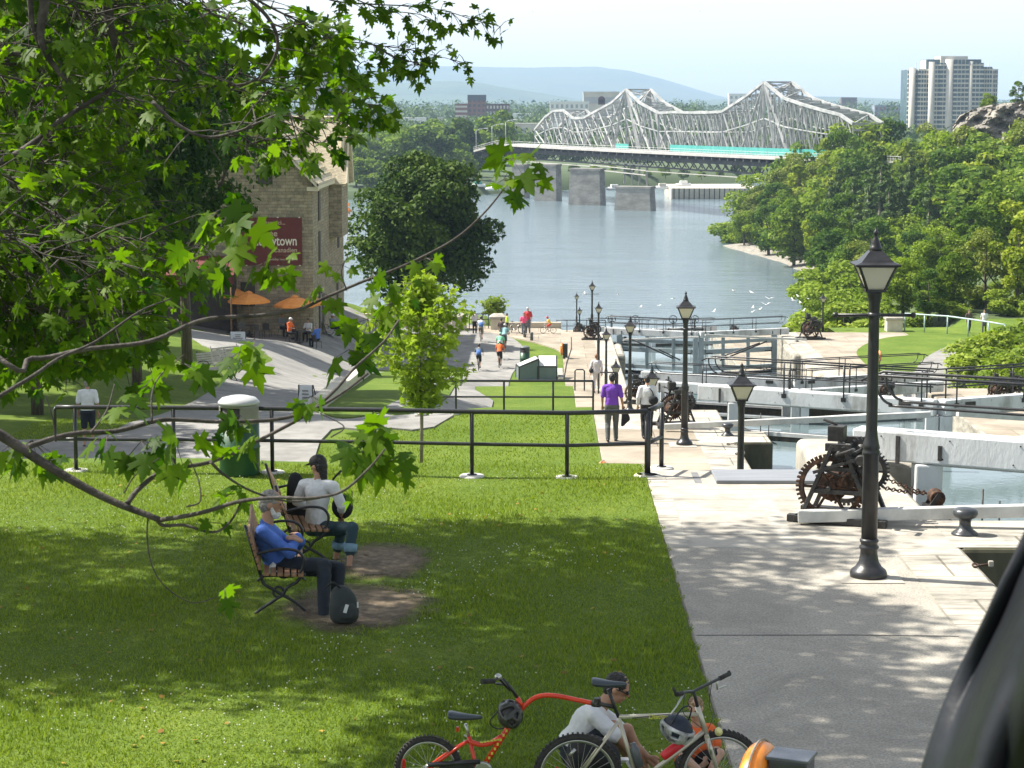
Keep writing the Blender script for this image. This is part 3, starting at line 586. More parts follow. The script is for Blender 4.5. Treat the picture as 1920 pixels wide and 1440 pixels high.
# ---------------------------------------------------------------- railings
M_black = pm("black_paint", (0.012, 0.012, 0.013), (0.028, 0.028, 0.03), 8, 0.38, 0.12, 40)
M_black2 = pm("worn_black_paint", (0.012, 0.012, 0.012), (0.05, 0.045, 0.04), 12, 0.5, 0.3, 60)
M_foot = pm("concrete_footing", (0.5, 0.48, 0.43), (0.62, 0.6, 0.55), 9, 0.9, 0.3, 30)
def railing(label, posts, ht=0.96, r=0.028, ends=(0, 0), mids=(0.5,), mat=None, foot=True, name="railing", group=None):
    """posts: list of base points; every post is a part, the rails one part each"""
    o = posts[0]; t = thing(name, label, "railing", tuple(o), 0, group); mat = mat or M_black
    for p in posts:
        b = MB(); b.tube([p, (p[0], p[1], p[2] + ht)], r, 10)
        if foot: b.lathe([(0.0, 0.035), (0.075, 0.035), (0.075, 0.0)], 12, (p[0], p[1], p[2]))
        b.build("post", mat, t, o)
    if foot:
        for p in posts: MB().lathe([(0.0, 0.022), (0.17, 0.022), (0.19, 0.0), (0.19, -.1)], 14, (p[0], p[1], p[2])).build("footing", M_foot, t, o)
    for m_ in (1.0,) + tuple(mids):
        b = MB(); P = [Vector((p[0], p[1], p[2] + ht * m_)) for p in posts]
        if ends[0]: P = [P[0] + (P[0] - P[1]).normalized() * ends[0]] + P
        if ends[1]: P = P + [P[-1] + (P[-1] - P[-2]).normalized() * ends[1]]
        b.tube(P, r * (1.15 if m_ == 1.0 else 0.9), 10); b.build("rail", mat, t, o)
    for e, i, j in ((ends[0], 0, 1), (ends[1], -1, -2)):
        if e:
            P0 = Vector(posts[i]); d = (P0 - Vector(posts[j])).normalized() * e; b = MB()
            a = P0 + d + Vector((0, 0, ht)); c = P0 + d + Vector((0, 0, ht * min(mids))); b.tube([a, a + d.normalized() * .03 - Vector((0, 0, .04)), c + d.normalized() * .03 + Vector((0, 0, .04)), c], r * .9, 8); b.build("end_loop", mat, t, o)
    return t
fp = [gp(x, y) for x, y in ((143, 883), (327, 884), (511, 886), (703, 889), (885, 893), (1063, 896), (1212, 892))]
railing("long black pipe railing across the lawn behind the two benches", fp, 0.955, 0.030, (0.27, 0))
railing("short black end railing at the corner of the walkway", [gp(1212, 893) + Vector((.03, .08, 0)), gp(1240, 878)], 0.96, 0.034, foot=True)
f2 = []
for x in (790, 855, 945, 1037, 1112):
    p = at(x, 775, 60.8); p.z = prof_walk(60.8) if x > 900 else hz(p.x, 60.8); f2.append(Vector((p.x, 60.8, p.z)))
for p in f2: p.z = -3.42
railing("second black pipe railing crossing the lawn behind the green bin", f2, 0.93, 0.03, (0.1, 0))
railing("black railing on the river edge beside the lowest lamps", [at(x, 622, 209.5) + Vector((0, 0, 0)) for x in (1043, 1063, 1100, 1135)], 1.15, 0.04, foot=False)
for o in COL.objects:
    pass
# low river parapet with piers
M_lime = pm("limestone", (0.46, 0.42, 0.33), (0.60, 0.56, 0.46), 1.5, 0.9, 0.3, 12)
def pier(px0, px1, pyt, Y, z0, label):
    a = at(px0, pyt, Y); c = at(px1, pyt, Y); w = c.x - a.x; h = a.z - z0; t = thing("stone_pier", label, "stone pier", ((a.x + c.x) / 2, Y, z0))
    b = MB(); b.box((0, 0, h * .37), (w * .86, w * .86, h * .74)); b.build("shaft", M_lime, t, bevel=0.02)
    b = MB(); b.box((0, 0, h * .79), (w, w, h * .13)); k = len(b.v)
    b.add([(-w / 2, -w / 2, h * .855), (w / 2, -w / 2, h * .855), (w / 2, w / 2, h * .855), (-w / 2, w / 2, h * .855), (-w * .25, -w * .25, h), (w * .25, -w * .25, h), (w * .25, w * .25, h), (-w * .25, w * .25, h)], [(0, 1, 5, 4), (1, 2, 6, 5), (2, 3, 7, 6), (3, 0, 4, 7), (4, 5, 6, 7), (3, 2, 1, 0)])
    b.build("cap", M_conc, t, bevel=0.015); return t
pier(918, 950, 588, 155.2, -11.1, "pale stone pier with a flat cap beside the cyclists at the river edge")
pier(845, 877, 588, 155.2, -11.1, "pale stone pier left of the river railing, behind the bright green sapling")
pier(1659, 1693, 590, 155.0, -11.05, "pale stone pier with a domed cap at the end of the teal railing")
M_parap = pm("parapet_stone", (0.42, 0.37, 0.28), (0.54, 0.48, 0.38), 1.5, 0.9, 0.3, 12)
a = at(700, 604, 156.2); b = MB(); b.bx(at(560, 600, 156.2).x, at(845, 600, 156.2).x, 155.9, 156.3, -11.4, at(700, 588, 156.1).z); tag(b.build("parapet_wall", M_parap, bevel=0.03), "long tan parapet wall at the river edge behind the museum", "wall")
b = MB(); b.bx(at(950, 600, 156.2).x, at(1052, 600, 156.2).x, 155.9, 156.3, -11.4, at(1000, 604, 156.1).z); tag(b.build("parapet_wall", M_parap, bevel=0.03), "low tan parapet wall behind the cyclists in red and pink", "wall")
railing("short dark railing between the two stone piers", [Vector((at(x, 620, 155.6).x, 155.6, -11)) for x in (880, 892, 905, 916)], 1.15, 0.03, mids=(.35, .65), foot=False)
M_teal = pm("pale_teal_paint", (0.30, 0.42, 0.42), (0.42, 0.52, 0.5), 4, 0.5)
M_rail_r = [Vector((at(x, 625, Y).x, Y, -11)) for x, Y in ((1696, 155), (1733, 154), (1776, 153), (1815, 151), (1853, 149), (1884, 147))]
railing("pale teal pipe railing along the far lawn on the right bank", M_rail_r, 1.28, 0.05, mids=(), mat=M_teal, foot=False)
# low stone wall beside the forecourt
b = MB(); P = [Vector((*hitz(*p), 0)) for p in ((598, 768), (640, 738), (692, 700))]; 
for i in range(2):
    a, c = P[i], P[i + 1]; za, zc = hz(a.x, a.y), hz(c.x, c.y)
    b.beam((a.x, a.y, za + .0), (c.x, c.y, zc + .25), 0.4, 0.9)
tag(b.build("retaining_wall", M_lime, bevel=0.04), "low stone retaining wall beside the shaded asphalt behind the sapling", "wall")
# ---------------------------------------------------------------- lamps
M_glass = bpy.data.materials.new("frosted_glass"); M_glass.use_nodes = True
_b = M_glass.node_tree.nodes["Principled BSDF"]; _b.inputs['Base Color'].default_value = (0.80, 0.76, 0.60, 1); _b.inputs['Roughness'].default_value = 0.35; _b.inputs['Transmission Weight'].default_value = 0.35
def make_lamp(cross=True):
    t = thing("street_lamp", "", "street lamp", group="black lantern posts along the quay"); H = 4.0
    b = MB(); b.lathe([(0.21, 0), (0.215, 0.05), (0.20, 0.09), (0.15, 0.13), (0.115, 0.19), (0.10, 0.27), (0.098, 0.33), (0.112, 0.345), (0.112, 0.365), (0.096, 0.38), (0.096, 0.41), (0.108, 0.42), (0.108, 0.44), (0.092, 0.46)], 28); b.build("base", M_black, t)
    b = MB(); b.lathe([(0.092, 0.46), (0.09, 1.42), (0.102, 1.44), (0.102, 1.47), (0.09, 1.49), (0.10, 1.51), (0.088, 1.56), (0.070, 1.66), (0.066, 1.72), (0.060, 3.02), (0.064, 3.16), (0.085, 3.26), (0.085, 3.30), (0.07, 3.31)], 24); b.build("pole", M_black, t)
    if cross:
        b = MB(); b.tube([(-0.44, 0, 3.03), (0.44, 0, 3.03)], 0.019, 8); [b.ell((s * .44, 0, 3.03), 0.034, nu=10, nv=6) for s in (-1, 1)]; b.lathe([(0.072, 3.0), (0.075, 3.03), (0.072, 3.06)], 16); b.build("ladder_bar", M_black, t)
    lan = MB(); z0, z1, w0, w1 = 3.31, 3.60, 0.095, 0.205
    for sx in (-1, 1):
        for sy in (-1, 1): lan.beam((sx * w0, sy * w0, z0), (sx * w1, sy * w1, z1), 0.022, 0.022)
    for z, w in ((z0, w0 + .008), (z1, w1 + .008)):
        for s in (-1, 1): lan.beam((-w, s * w, z), (w, s * w, z), 0.026, 0.03); lan.beam((s * w, -w, z), (s * w, w, z), 0.026, 0.03)
    lan.lathe([(0.07, z0 - .02), (0.12, z0 + .005), (0.0, z0 + .01)], 12)
    f = lan.build("lantern", M_black, t)
    g = MB()
    for k in range(4):
        R = Matrix.Rotation(k * PI / 2, 3, 'Z'); q = [R @ Vector(p) for p in ((-w0 + .01, -w0, z0 + .02), (w0 - .01, -w0, z0 + .02), (w1 - .01, -w1, z1 - .01), (-w1 + .01, -w1, z1 - .01))]; g.plate(q, R @ Vector((0, 1, 0)), 0.004)
    g.build("glass", M_glass, f)
    c = MB(); c.lathe([(0.028, z0), (0.028, z0 + .08), (0.012, z0 + .085), (0.012, z0 + .16), (0, z0 + .165)], 10); c.build("bulb", pm("bulb_white", (0.85, 0.83, 0.75), rough=0.3), f)
    r = MB(); w2 = w1 + .045
    r.lathe([(w2 * 1.414, z1 - .005), (w2 * 1.44, z1 + .015), (w1 * 1.25, z1 + .04), (0.105, z1 + .16), (0.085, z1 + .165)], 4, R=Matrix.Rotation(PI / 4, 3, 'Z'), smooth=False)
    r.lathe([(0.075, z1 + .15), (0.07, z1 + .20), (0.06, z1 + .21), (0.055, z1 + .24), (0.03, z1 + .30), (0.016, z1 + .335), (0.03, z1 + .35), (0.032, z1 + .37), (0.012, z1 + .39), (0.0, z1 + .43)], 14)
    r.build("roof", M_black, t); return t
lampA = make_lamp(True); lampB = make_lamp(False)
LX = 3.8
lamps = [(24.1, 0, 1, 'black lantern post with a ladder bar standing nearest on the quay, by the big winch'), (39.6, -3.4, 0, 'black lantern post whose foot is hidden below the terrace edge, left of the big winch'),
 (54.9, -3.4, 1, 'tall black lantern post standing right of the man in the white shirt'), (71.0, -7.3, 0, 'black lantern post whose lantern rises over the head of the man in the white shirt'), (88.0, -7.3, 0, 'slender black lantern post just right of the man in purple'),
 (104, -11, 0, 'black lantern post showing only its lantern beside the man in purple'), (119, -11, 0, 'black lantern post standing right of the woman in white'), (134.5, -11, 0, 'black lantern post rising just behind the woman in white'),
 (151, -11, 1, 'tall black lantern post with ladder bar before the river railing'), (197, -17.2, 0, 'shorter of the two farthest lantern posts by the river railing'), (212, -17.2, 1, 'taller of the two farthest lantern posts by the river railing')]
used = set()
for y, z, cr_, lb in lamps:
    src = lampA if cr_ else lampB
    if src.name not in used: used.add(src.name); src.location = (LX, y, z); src['label'] = lb
    else: dup(src, (LX, y, z), random.uniform(-.1, .1), lb)
lR = dup(lampB, (at(1536, 600, 158).x, 156, -12.3), 0, "black lantern post on the right bank behind the far winch")
sheet("lamp_slab", LX - .36, LX + .36, 23.75, 24.45, 0, M_conc, 0.012); sheet("lamp_slab", LX - .4, LX + .3, 54.5, 55.3, -3.4, M_conc, 0.014)
# ---------------------------------------------------------------- bollards
def make_bollard():
    t = thing("mooring_bollard", "", "bollard", group="black mooring bollards")
    b = MB(); b.lathe([(0.17, 0), (0.172, 0.02), (0.15, 0.04), (0.10, 0.075), (0.075, 0.12), (0.072, 0.17), (0.09, 0.21), (0.14, 0.235), (0.158, 0.27), (0.155, 0.31), (0.12, 0.34), (0.05, 0.355), (0, 0.357)], 28); b.build("body", pm("bollard_iron", (0.025, 0.028, 0.032), (0.05, 0.055, 0.06), 6, 0.33, 0.1, 30), t)
    b = MB(); [b.lathe([(0.012, 0.02), (0.012, 0.045), (0, 0.05)], 6, (0.145 * math.cos(a), 0.145 * math.sin(a), 0)) for a in (0.5, 2.1, 3.7, 5.2)]; b.build("bolt", M_black2, t); return t
bo = make_bollard(); p = gp(1809, 1003); bo.location = p; bo['label'] = "black mushroom bollard on the stone coping nearest the camera"
dup(bo, gp(1364, 817, -3.4), 0, "black mushroom bollard beside the second winch")
dup(bo, (XL - .35, 85.0, -7.3), 0, "small mushroom bollard at the edge of the third terrace")
dup(bo, (gp(1171, 640, -11)), 0, "small bollard at the head of the stepped wall on the left bank")
dup(bo, (gp(1494, 641, -11)), 0, "small bollard on the right bank beside the far winch")
dup(bo, gp(1617, 737, -7.3), 0, "small bollard on the far side of the third basin")
# short bollard posts on plaza corner
def make_post():
    b = MB(); b.lathe([(0.11, 0), (0.11, 0.62), (0.10, 0.66), (0, 0.68)], 14); return b.build("bollard_post", pm("grey_iron", (0.08, 0.085, 0.09), (0.13, 0.13, 0.14), 5, 0.5, 0.1, 20))
bp_ = make_post(); bp_.location = H2(984, 634); tag(bp_, "left one of two short dark posts at the lawn corner", "bollard", "short posts at the lawn corner")
c = bp_.copy(); COL.objects.link(c); c.location = H2(997, 640); c['label'] = "right one of two short dark posts at the lawn corner"
# ================================================================ lock gates
M_rust = pm("rusty_iron", (0.02, 0.012, 0.008), (0.13, 0.06, 0.028), 9, 0.85, 0.6, 30, c3=(0.055, 0.027, 0.014))
M_wpaint = pm("white_gate_paint", (0.30, 0.30, 0.28), (0.64, 0.66, 0.66), 1.1, 0.55, 0.3, 14, det=12, stretch=(1.2, 1.2, .5), c3=(0.56, 0.575, 0.575))
M_gpaint = pm("blue_grey_gate_paint", (0.22, 0.27, 0.28), (0.34, 0.39, 0.40), 1.5, 0.6, 0.15, 14)
M_wetwood = pm("wet_gate_timber", (0.012, 0.013, 0.011), (0.05, 0.045, 0.032), 4, 0.35, 0.7, 10, stretch=(3, 3, .6))
M_boom = pm("weathered_boom_paint", (0.40, 0.40, 0.38), (0.58, 0.58, 0.55), 2.5, 0.7, 0.2, 18)
def gate(hx, hy, mx_, my, zc, label, side, wl, tall=False, bot=-5.0, group="lock gate leaves", tail=1.1, rails=True):
    o = Vector((hx, hy, zc)); d = Vector((mx_ - hx, my - hy, 0)); Ln = d.length; d.normalize(); nrm = Vector((d.y, -d.x, 0))
    if nrm.y > 0: nrm = -nrm                       # toward the camera
    t = thing("lock_gate", label, "lock gate", tuple(o), 0, group)
    P = lambda s, z, k=0.0: d * s + nrm * k + Vector((0, 0, z))
    b = MB(); b.beam(P(-tail, .375), P(Ln - .08, .375), .40, .45); b.build("top_beam", M_wpaint, t, bevel=0.03)
    b = MB()
    for k in range(7):
        for z in (.24, .52): q = P(-tail + .35 + k * 1.04 + (.1 if z > .4 else 0), z, .20); b.ell(q, .013, nu=8, nv=5)
    b.build("bolts", M_rust, t)
    frame = M_gpaint if tall else M_wpaint
    b = MB(); b.beam(P(0, .14), P(0, wl - .05), .40, .42, up=(0, 1, 0)); b.build("heel_post", frame, t, bevel=0.03)
    b = MB(); b.beam(P(Ln - .22, .14), P(Ln - .22, wl - .25), .36, .40, up=(0, 1, 0)); b.build("mitre_post", frame, t, bevel=0.02)
    b = MB(); b.beam(P(0, wl - .05), P(0, bot), .44, .46, up=(0, 1, 0)); b.beam(P(.2, (wl + .25 + bot) / 2 - (0 if not tall else .1)), P(Ln - .1, (wl + .25 + bot) / 2 - (0 if not tall else .1)), .26, (wl + .25) - bot); b.build("planking", M_wetwood, t, bevel=0.01)
    if tall:
        b = MB()
        for z, h in ((-.2, .22), (-.85, .34), (wl + .45, .28)): b.beam(P(.15, z), P(Ln - .1, z), .26, h)
        for s in (2.1, 4.1): b.beam(P(s, .1), P(s, wl + .3), .24, .26, up=(0, 1, 0))
        b.build("frame", M_gpaint, t, bevel=0.02)
        b = MB()
        for s, sg_ in ((.28, 1), (Ln - .5, -1)):
            for z in (-.35, -.95): b.beam(P(s, z, .15), P(s + sg_ * .55, z, .15), .02, .07); b.beam(P(s, z + .03, .15), P(s, z - .55, .15), .02, .08, up=(0, 1, 0))
        b.build("bracket", M_black2, t)
    else:
        b = MB(); b.beam(P(-.02, .14), P(Ln - .1, .14), .2, .05); b.beam(P(.2, wl + .3), P(Ln - .1, wl + .3), .28, .12); b.build("sill_rail", M_boom, t, bevel=0.01)
    for s in (-.42, .22): MB().beam(P(s, .33, .21), P(s + .06, .33, .21), .02, .42 if s < 0 else .22).build("strap", M_black2, t)
    MB().beam(P(Ln - 1.1, .45, .215), P(Ln - .75, .45, .215), .02, .14).build("strap", M_black2, t)
    if rails:
        for k in (.20, -.30):
            b = MB(); s0, s1 = -.75, Ln - .12; zt, zl = 1.42, .98
            b.tube(catmull([P(s1, zl, k), P(0.1, zl, k), P(s0 + .25, zl + .02, k), P(s0 + .06, zl + .16, k), P(s0, zl + .3, k), P(s0, zt, k)], 5), .021, 8)
            b.tube([P(s0 - .22, zt - .09, k), P(s0 - .05, zt, k), P(s1, zt, k)], .023, 8); b.build("handrail", M_black, t)
            for s in (1.6, 3.4, Ln - .45):
                b = MB(); b.tube([P(s, .42, k), P(s, zt, k)], .023, 8)
                if k > 0: b.beam(P(s - .07, .45, .215), P(s + .07, .45, .215), .03, .12)
                b.build("rail_post", M_black, t)
    # underwater rod with hanging weed, as on the nearest gate
    b = MB(); b.tube([P(.15, wl + .55, .25), P(1.6, wl + .1, .7)], .02, 6); b.tube([P(.9, wl + .9, .2), P(.9, wl - .3, .2)], .015, 6); b.tube([P(1.15, wl + .75, .2), P(1.15, wl - .3, .2)], .015, 6); b.build("paddle_rod", M_black2, t)
    return t
HXL, HXR, CXM = 5.75, 16.75, 11.2
gate(HXL, 31.2, CXM, 28.4, 0, "nearest white lock gate leaf, its thick beam running out of frame at the right", 'l', -1.05, bot=-4.5)
gate(HXL, 62, CXM, 59.2, -3.4, "left leaf of the second white lock gate, behind the leaning boom and big winch", 'l', -1.0)
gate(HXR, 62, CXM, 59.2, -3.4, "right leaf of the second white lock gate, cut off by the right frame edge", 'r', -1.0)
gate(HXL, 93, CXM, 90.6, -7.3, "left leaf of the third white lock gate, behind the second one", 'l', -1.0, bot=-6.3)
gate(HXR, 93, CXM, 90.6, -7.3, "right leaf of the third white lock gate, its railing ending over the far asphalt path", 'r', -1.0, bot=-6.3)
gate(HXL, 96.4, CXM, 94.0, -7.3, "left leaf of the guard gate close behind the third gate", 'l', -1.0, rails=False, bot=-6.3)
gate(HXR, 96.4, CXM, 94.0, -7.3, "right leaf of the guard gate close behind the third gate", 'r', -1.0, rails=True, bot=-6.3)
gate(HXL, 151, CXM, 148.6, -11, "left leaf of the tall blue grey lock gate with an open frame", 'l', -2.5, tall=True)
gate(HXR, 151, CXM, 148.6, -11, "right leaf of the tall blue grey lock gate with an open frame", 'r', -2.5, tall=True)
gate(HXL, 212, CXM, 210, -17.2, "left leaf of the farthest lock gate below the wheel stands", 'l', -1.2)
gate(HXR, 212, CXM, 210, -17.2, "right leaf of the farthest lock gate below the wheel stands", 'r', -1.2)
def stands(x0, lab):
    t = thing("wheel_stand", lab, "valve wheel", (x0, 208.6, -16.7), 0, "hand wheels on the farthest gate")
    b = MB(); b.lathe([(0.14, 0), (0.14, .04), (0.06, .08), (0.05, .9), (0.08, 1.0), (0, 1.02)], 12); b.build("stand", M_black, t)
    b = MB(); R = RX(PI / 2); b.torus((0, 0, 1.15), .38, .035, R, 28, 8); [b.tube([(0, 0, 1.15), (.37 * math.cos(a), 0, 1.15 + .37 * math.sin(a))], .02, 6) for a in np.arange(0, 6.28, PI / 3)]; b.build("wheel", M_black, t)
for px, lb in ((1147, "leftmost of the four black hand wheels against the river"), (1191, "second from left of the four black hand wheels against the river"), (1262, "third from left of the four black hand wheels against the river"), (1303, "rightmost of the four black hand wheels against the river, behind the big lantern")):
    stands(at(px, 595, 208.6).x, lb)
# ---------------------------------------------------------------- booms
def boom(label, a, c, w, h):
    o = Vector(a); t = MB(); t.beam((0, 0, 0), Vector(c) - o, w, h); tag(t.build("boom", M_boom, bevel=0.012), label, "boom"); ob = COL.objects[-1]; ob.location = o; return ob
boom("thick pale boom lying across the feet of the nearest winch", at(1496, 968, 27.2), at(2010, 955, 26.9), 0.15, 0.155)
boom("pale boom reaching over the water from the second winch to the gate", at(1246, 800, 57.2), at(1745, 777, 56.4), 0.15, 0.16)
boom("pale boom from the far right to the second gate mitre", at(1795, 775, 56.4), at(2100, 795, 58), 0.15, 0.16)
boom("left pale boom of the tall blue grey gate", at(1168, 637, 147), at(1310, 632, 145), 0.13, 0.13)
boom("right pale boom of the tall blue grey gate", at(1512, 637, 147), at(1322, 628, 145), 0.13, 0.13)
def struts(label, prs, Y):
    o = at(*prs[0][0], Y); t = MB(); [t.tube([at(*a, Y) - o, at(*c, Y + .6) - o], .05, 8) for a, c in prs]; ob = t.build("strut", M_black2); ob.location = o; return tag(ob, label, "strut")
struts("pair of dark struts slanting across the left side of the blue grey gate", [((1185, 636), (1262, 672)), ((1235, 655), (1275, 675))], 146)
struts("pair of dark struts slanting across the right side of the blue grey gate", [((1438, 640), (1350, 676)), ((1425, 643), (1344, 672))], 146)
# ---------------------------------------------------------------- crab winches
M_rust = pm("rusty_iron", (0.02, 0.012, 0.008), (0.13, 0.06, 0.028), 9, 0.85, 0.6, 30, c3=(0.055, 0.027, 0.014))
def gear(c, R, w, teeth, tooth, mat_parent, mat, spokes=6, name="gear"):
    b = MB(); Q = RX(PI / 2); c = Vector(c)
    prof = [(R - .055, -w / 2), (R, -w / 2), (R, w / 2), (R - .055, w / 2), (R - .055, -w / 2)]; b.lathe(prof, 40, c, Q, False, cap=False)
    for k in range(teeth):
        a = 2 * PI * k / teeth; p = c + Vector((math.cos(a), 0, math.sin(a))) * (R + tooth / 2); b.box(p, (tooth * 1.2, w, 2 * PI * R / teeth * .5), R=Matrix.Rotation(-a, 3, 'Y'))
    for k in range(spokes):
        a = 2 * PI * k / spokes; b.beam(c, c + Vector((math.cos(a), 0, math.sin(a))) * (R - .02), w * .5, .05, up=(0, 1, 0))
    b.lathe([(0, -w), (.07, -w), (.07, w), (0, w)], 16, c, Q); return b.build(name, mat, mat_parent)
def make_winch():
    t = thing("crab_winch", "", "winch", group="iron crab winches beside the lock gates")
    for y in (-.33, .33):
        b = MB()
        for s in (-1, 1): b.beam((s * .46, y, .05), (s * .07, y, 1.02), .05, .07, up=(0, 1, 0))
        b.beam((-.30, y, .42), (.30, y, .42), .06, .06); b.beam((-.2, y, .72), (.2, y, .72), .05, .06); b.beam((-.16, y, 1.0), (.16, y, 1.0), .06, .10); b.build("side_frame", M_black2, t, bevel=0.006)
    b = MB(); b.beam((-.62, -.33, .045), (.62, -.33, .045), .12, .09); b.beam((-.62, .33, .045), (.62, .33, .045), .12, .09); b.beam((-.48, -.4, .05), (-.48, .4, .05), .1, .08); b.beam((.48, -.4, .05), (.48, .4, .05), .1, .08); b.build("base_frame", M_black2, t, bevel=0.008)
    gear((-.10, -.26, .46), .40, .06, 46, .035, t, M_rust)
    gear((.22, .24, .62), .27, .05, 34, .03, t, M_black2)
    gear((-.06, .29, .50), .34, .045, 40, .03, t, M_black2, 6); gear((.30, -.27, .70), .15, .05, 20, .028, t, M_black2, 5)
    b = MB(); b.beam((-.3, -.36, .66), (.34, -.37, .90), .035, .04); b.beam((-.26, .36, .9), (.3, .37, .72), .035, .04); b.lathe([(.06, -.05), (.075, 0), (.06, .05)], 14, (.30, -.37, .86), RX(PI / 2)); b.box((.1, 0, .78), (.34, .5, .03)); b.build('brake_arm', M_black2, t)
    gear((.02, -.26, .93), .10, .07, 14, .03, t, M_black2, 4); gear((.20, .10, .93), .13, .06, 18, .03, t, M_black2, 4)
    b = MB(); b.lathe([(.19, -.20), (.19, -.17), (.145, -.16), (.14, 0), (.145, .16), (.19, .17), (.19, .2)], 24, (-.10, 0, .46), RX(PI / 2))
    for k in range(8): b.torus((-.10, -.14 + k * .04, .46), .15, .017, RX(PI / 2), 24, 6)
    b.build("drum", M_rust, t)
    b = MB(); b.tube([(-.10, -.42, .46), (-.10, .42, .46)], .03, 10); b.tube([(.22, -.42, .66), (.22, .42, .66)], .025, 8); b.tube([(.02, -.5, .93), (.02, .5, .93)], .025, 8); b.tube([(.2, -.3, .93), (.2, .35, .93)], .022, 8); b.build("shaft", M_black2, t)
    for s in (-1, 1):
        b = MB(); b.tube([(.02, s * .5, .93), (.02 - s * .22, s * .52, 1.02), (.02 - s * .22, s * .52 + s * .22, 1.02)], .018, 8); b.lathe([(.026, 0), (.03, .1), (.024, .2)], 10, (.02 - s * .22, s * .53 if s > 0 else s * .73, 1.02), RX(-PI / 2)); b.build("crank_handle", M_black2, t)
    b = MB(); b.box((-.12, .1, 1.12), (.2, .2, .2)); b.tube([(-.12, .1, 1.23), (-.3, .1, 1.29)], .02, 8); b.build("gear_cover", M_black2, t, bevel=0.02)
    b = MB(); b.tube([(.25, -.15, .95), (.3, -.15, 1.12)], .012, 6); b.tube([(-.2, -.34, .7), (.05, -.36, .64), (.12, -.36, .7)], .015, 6); [b.ell((x, y, z), .035, nu=8, nv=6) for x, y, z in ((.02, -.36, .93), (.02, .36, .93), (-.1, -.38, .46), (.22, -.38, .66), (-.1, .38, .46))]; b.build("pawl", M_black2, t)
    return t
wn = make_winch(); p = gp(1588, 985); wn.location = (p.x, p.y + .35, .012); wn.rotation_euler[2] = -0.38; wn.scale = (1.05, 1.05, 1.0)
wn['label'] = "large black and rust crab winch left of the nearest lantern post"
dup(wn, (gp(1272, 808, -3.4).x, 58.1, -3.39), 0.2, "crab winch seen through the second lantern post, beside the man in white", 1.0)
dup(wn, (gp(1195, 752, -7.3).x, 90.5, -7.29), -0.3, "crab winch half hidden behind the man in purple and his companion", 1.0)
dup(wn, (gp(1111, 637, -11).x, 149, -10.99), -0.2, "crab winch at the foot of the tall lamp near the far basin", 1.15)
dup(wn, (at(1085, 615, 210).x, 208, -17.19), 0.4, "small far crab winch beneath the two farthest lanterns", 1.15)
dup(wn, (at(1522, 635, 149).x, 149.5, -10.99), 0.3, "crab winch on the right bank in front of the green shrubs", 1.45)
dup(wn, (at(1868, 740, 92).x, 91.5, -7.29), 0.2, "left one of two crab winches close together on the right bank", 0.95)
dup(wn, (at(1900, 740, 92).x, 91.9, -7.29), -0.4, "right one of two crab winches close together on the right bank", 0.95)
dup(wn, (at(1378, 607, 208).x, 209, -17.19), 0.5, "tiny far crab winch on the grass strip by the river", 0.9)
dup(wn, (at(1652, 717, 93).x, 92, -7.29), 0.5, "crab winch hidden behind the nearest lantern post", 0.8)
# chains to the nearest gate
def chain(label, a, c, sag, n, r, mat=None):
    o = Vector(a); a = Vector((0, 0, 0)); c = Vector(c) - o; b = MB()
    for k in range(n):
        t = (k + .5) / n; p = a.lerp(c, t) - Vector((0, 0, sag * 4 * t * (1 - t))); d = (c - a).normalized()
        R = d.to_track_quat('X', 'Z').to_matrix() @ RX(PI / 2 * (k % 2) + .4); b.torus(p, r, r * .3, R @ Matrix.Diagonal((1.5, 1, 1)), 10, 6)
    ob = b.build("chain", mat or M_rust); ob.location = o; return tag(ob, label, "chain")
chain("upper rusty chain from the nearest winch to the gate roller", at(1655, 893, 28.0), at(1745, 926, 29.0), .03, 16, .026)
chain("lower rusty chain from the nearest winch to the gate roller", at(1655, 914, 27.9), at(1745, 925, 28.8), .02, 16, .026)
t = thing("chain_roller", "rusty roller bracket at the basin edge where the winch chains turn", "roller", tuple(gp(1752, 950)))
b = MB(); b.lathe([(.09, -.12), (.11, -.1), (.06, -.05), (.06, .05), (.11, .1), (.09, .12)], 16, (0.02, 0, .13), RX(PI / 2)); b.build("roller", M_rust, t)
b = MB(); b.beam((-.08, -.14, .02), (.04, -.14, .2), .02, .05); b.beam((-.08, .14, .02), (.04, .14, .2), .02, .05); b.box((-.02, 0, .015), (.26, .34, .03)); b.build("bracket", M_black2, t)
for px, py, z, lb in ((1848, 1065, 0, "rusty mooring ring with a white shackle at the basin edge by the nearest bollard"), (1374, 835, -3.4, "farther of two small rings on the coping of the second terrace"), (1390, 853, -3.4, "nearer of two small rings on the coping of the second terrace")):
    t = thing("mooring_ring", lb, "mooring ring", tuple(gp(px, py, z) + Vector((0, 0, .012)))); b = MB(); b.torus((-.12, 0, .02), .035, .012, RX(.35), 16, 6); b.tube([(-.08, 0, .02), (.03, 0, .03)], .014, 6); b.build("ring", M_rust, t)
    b = MB(); b.box((.06, 0, .04), (.06, .05, .07)); b.build("shackle", M_conc, t, bevel=.01)
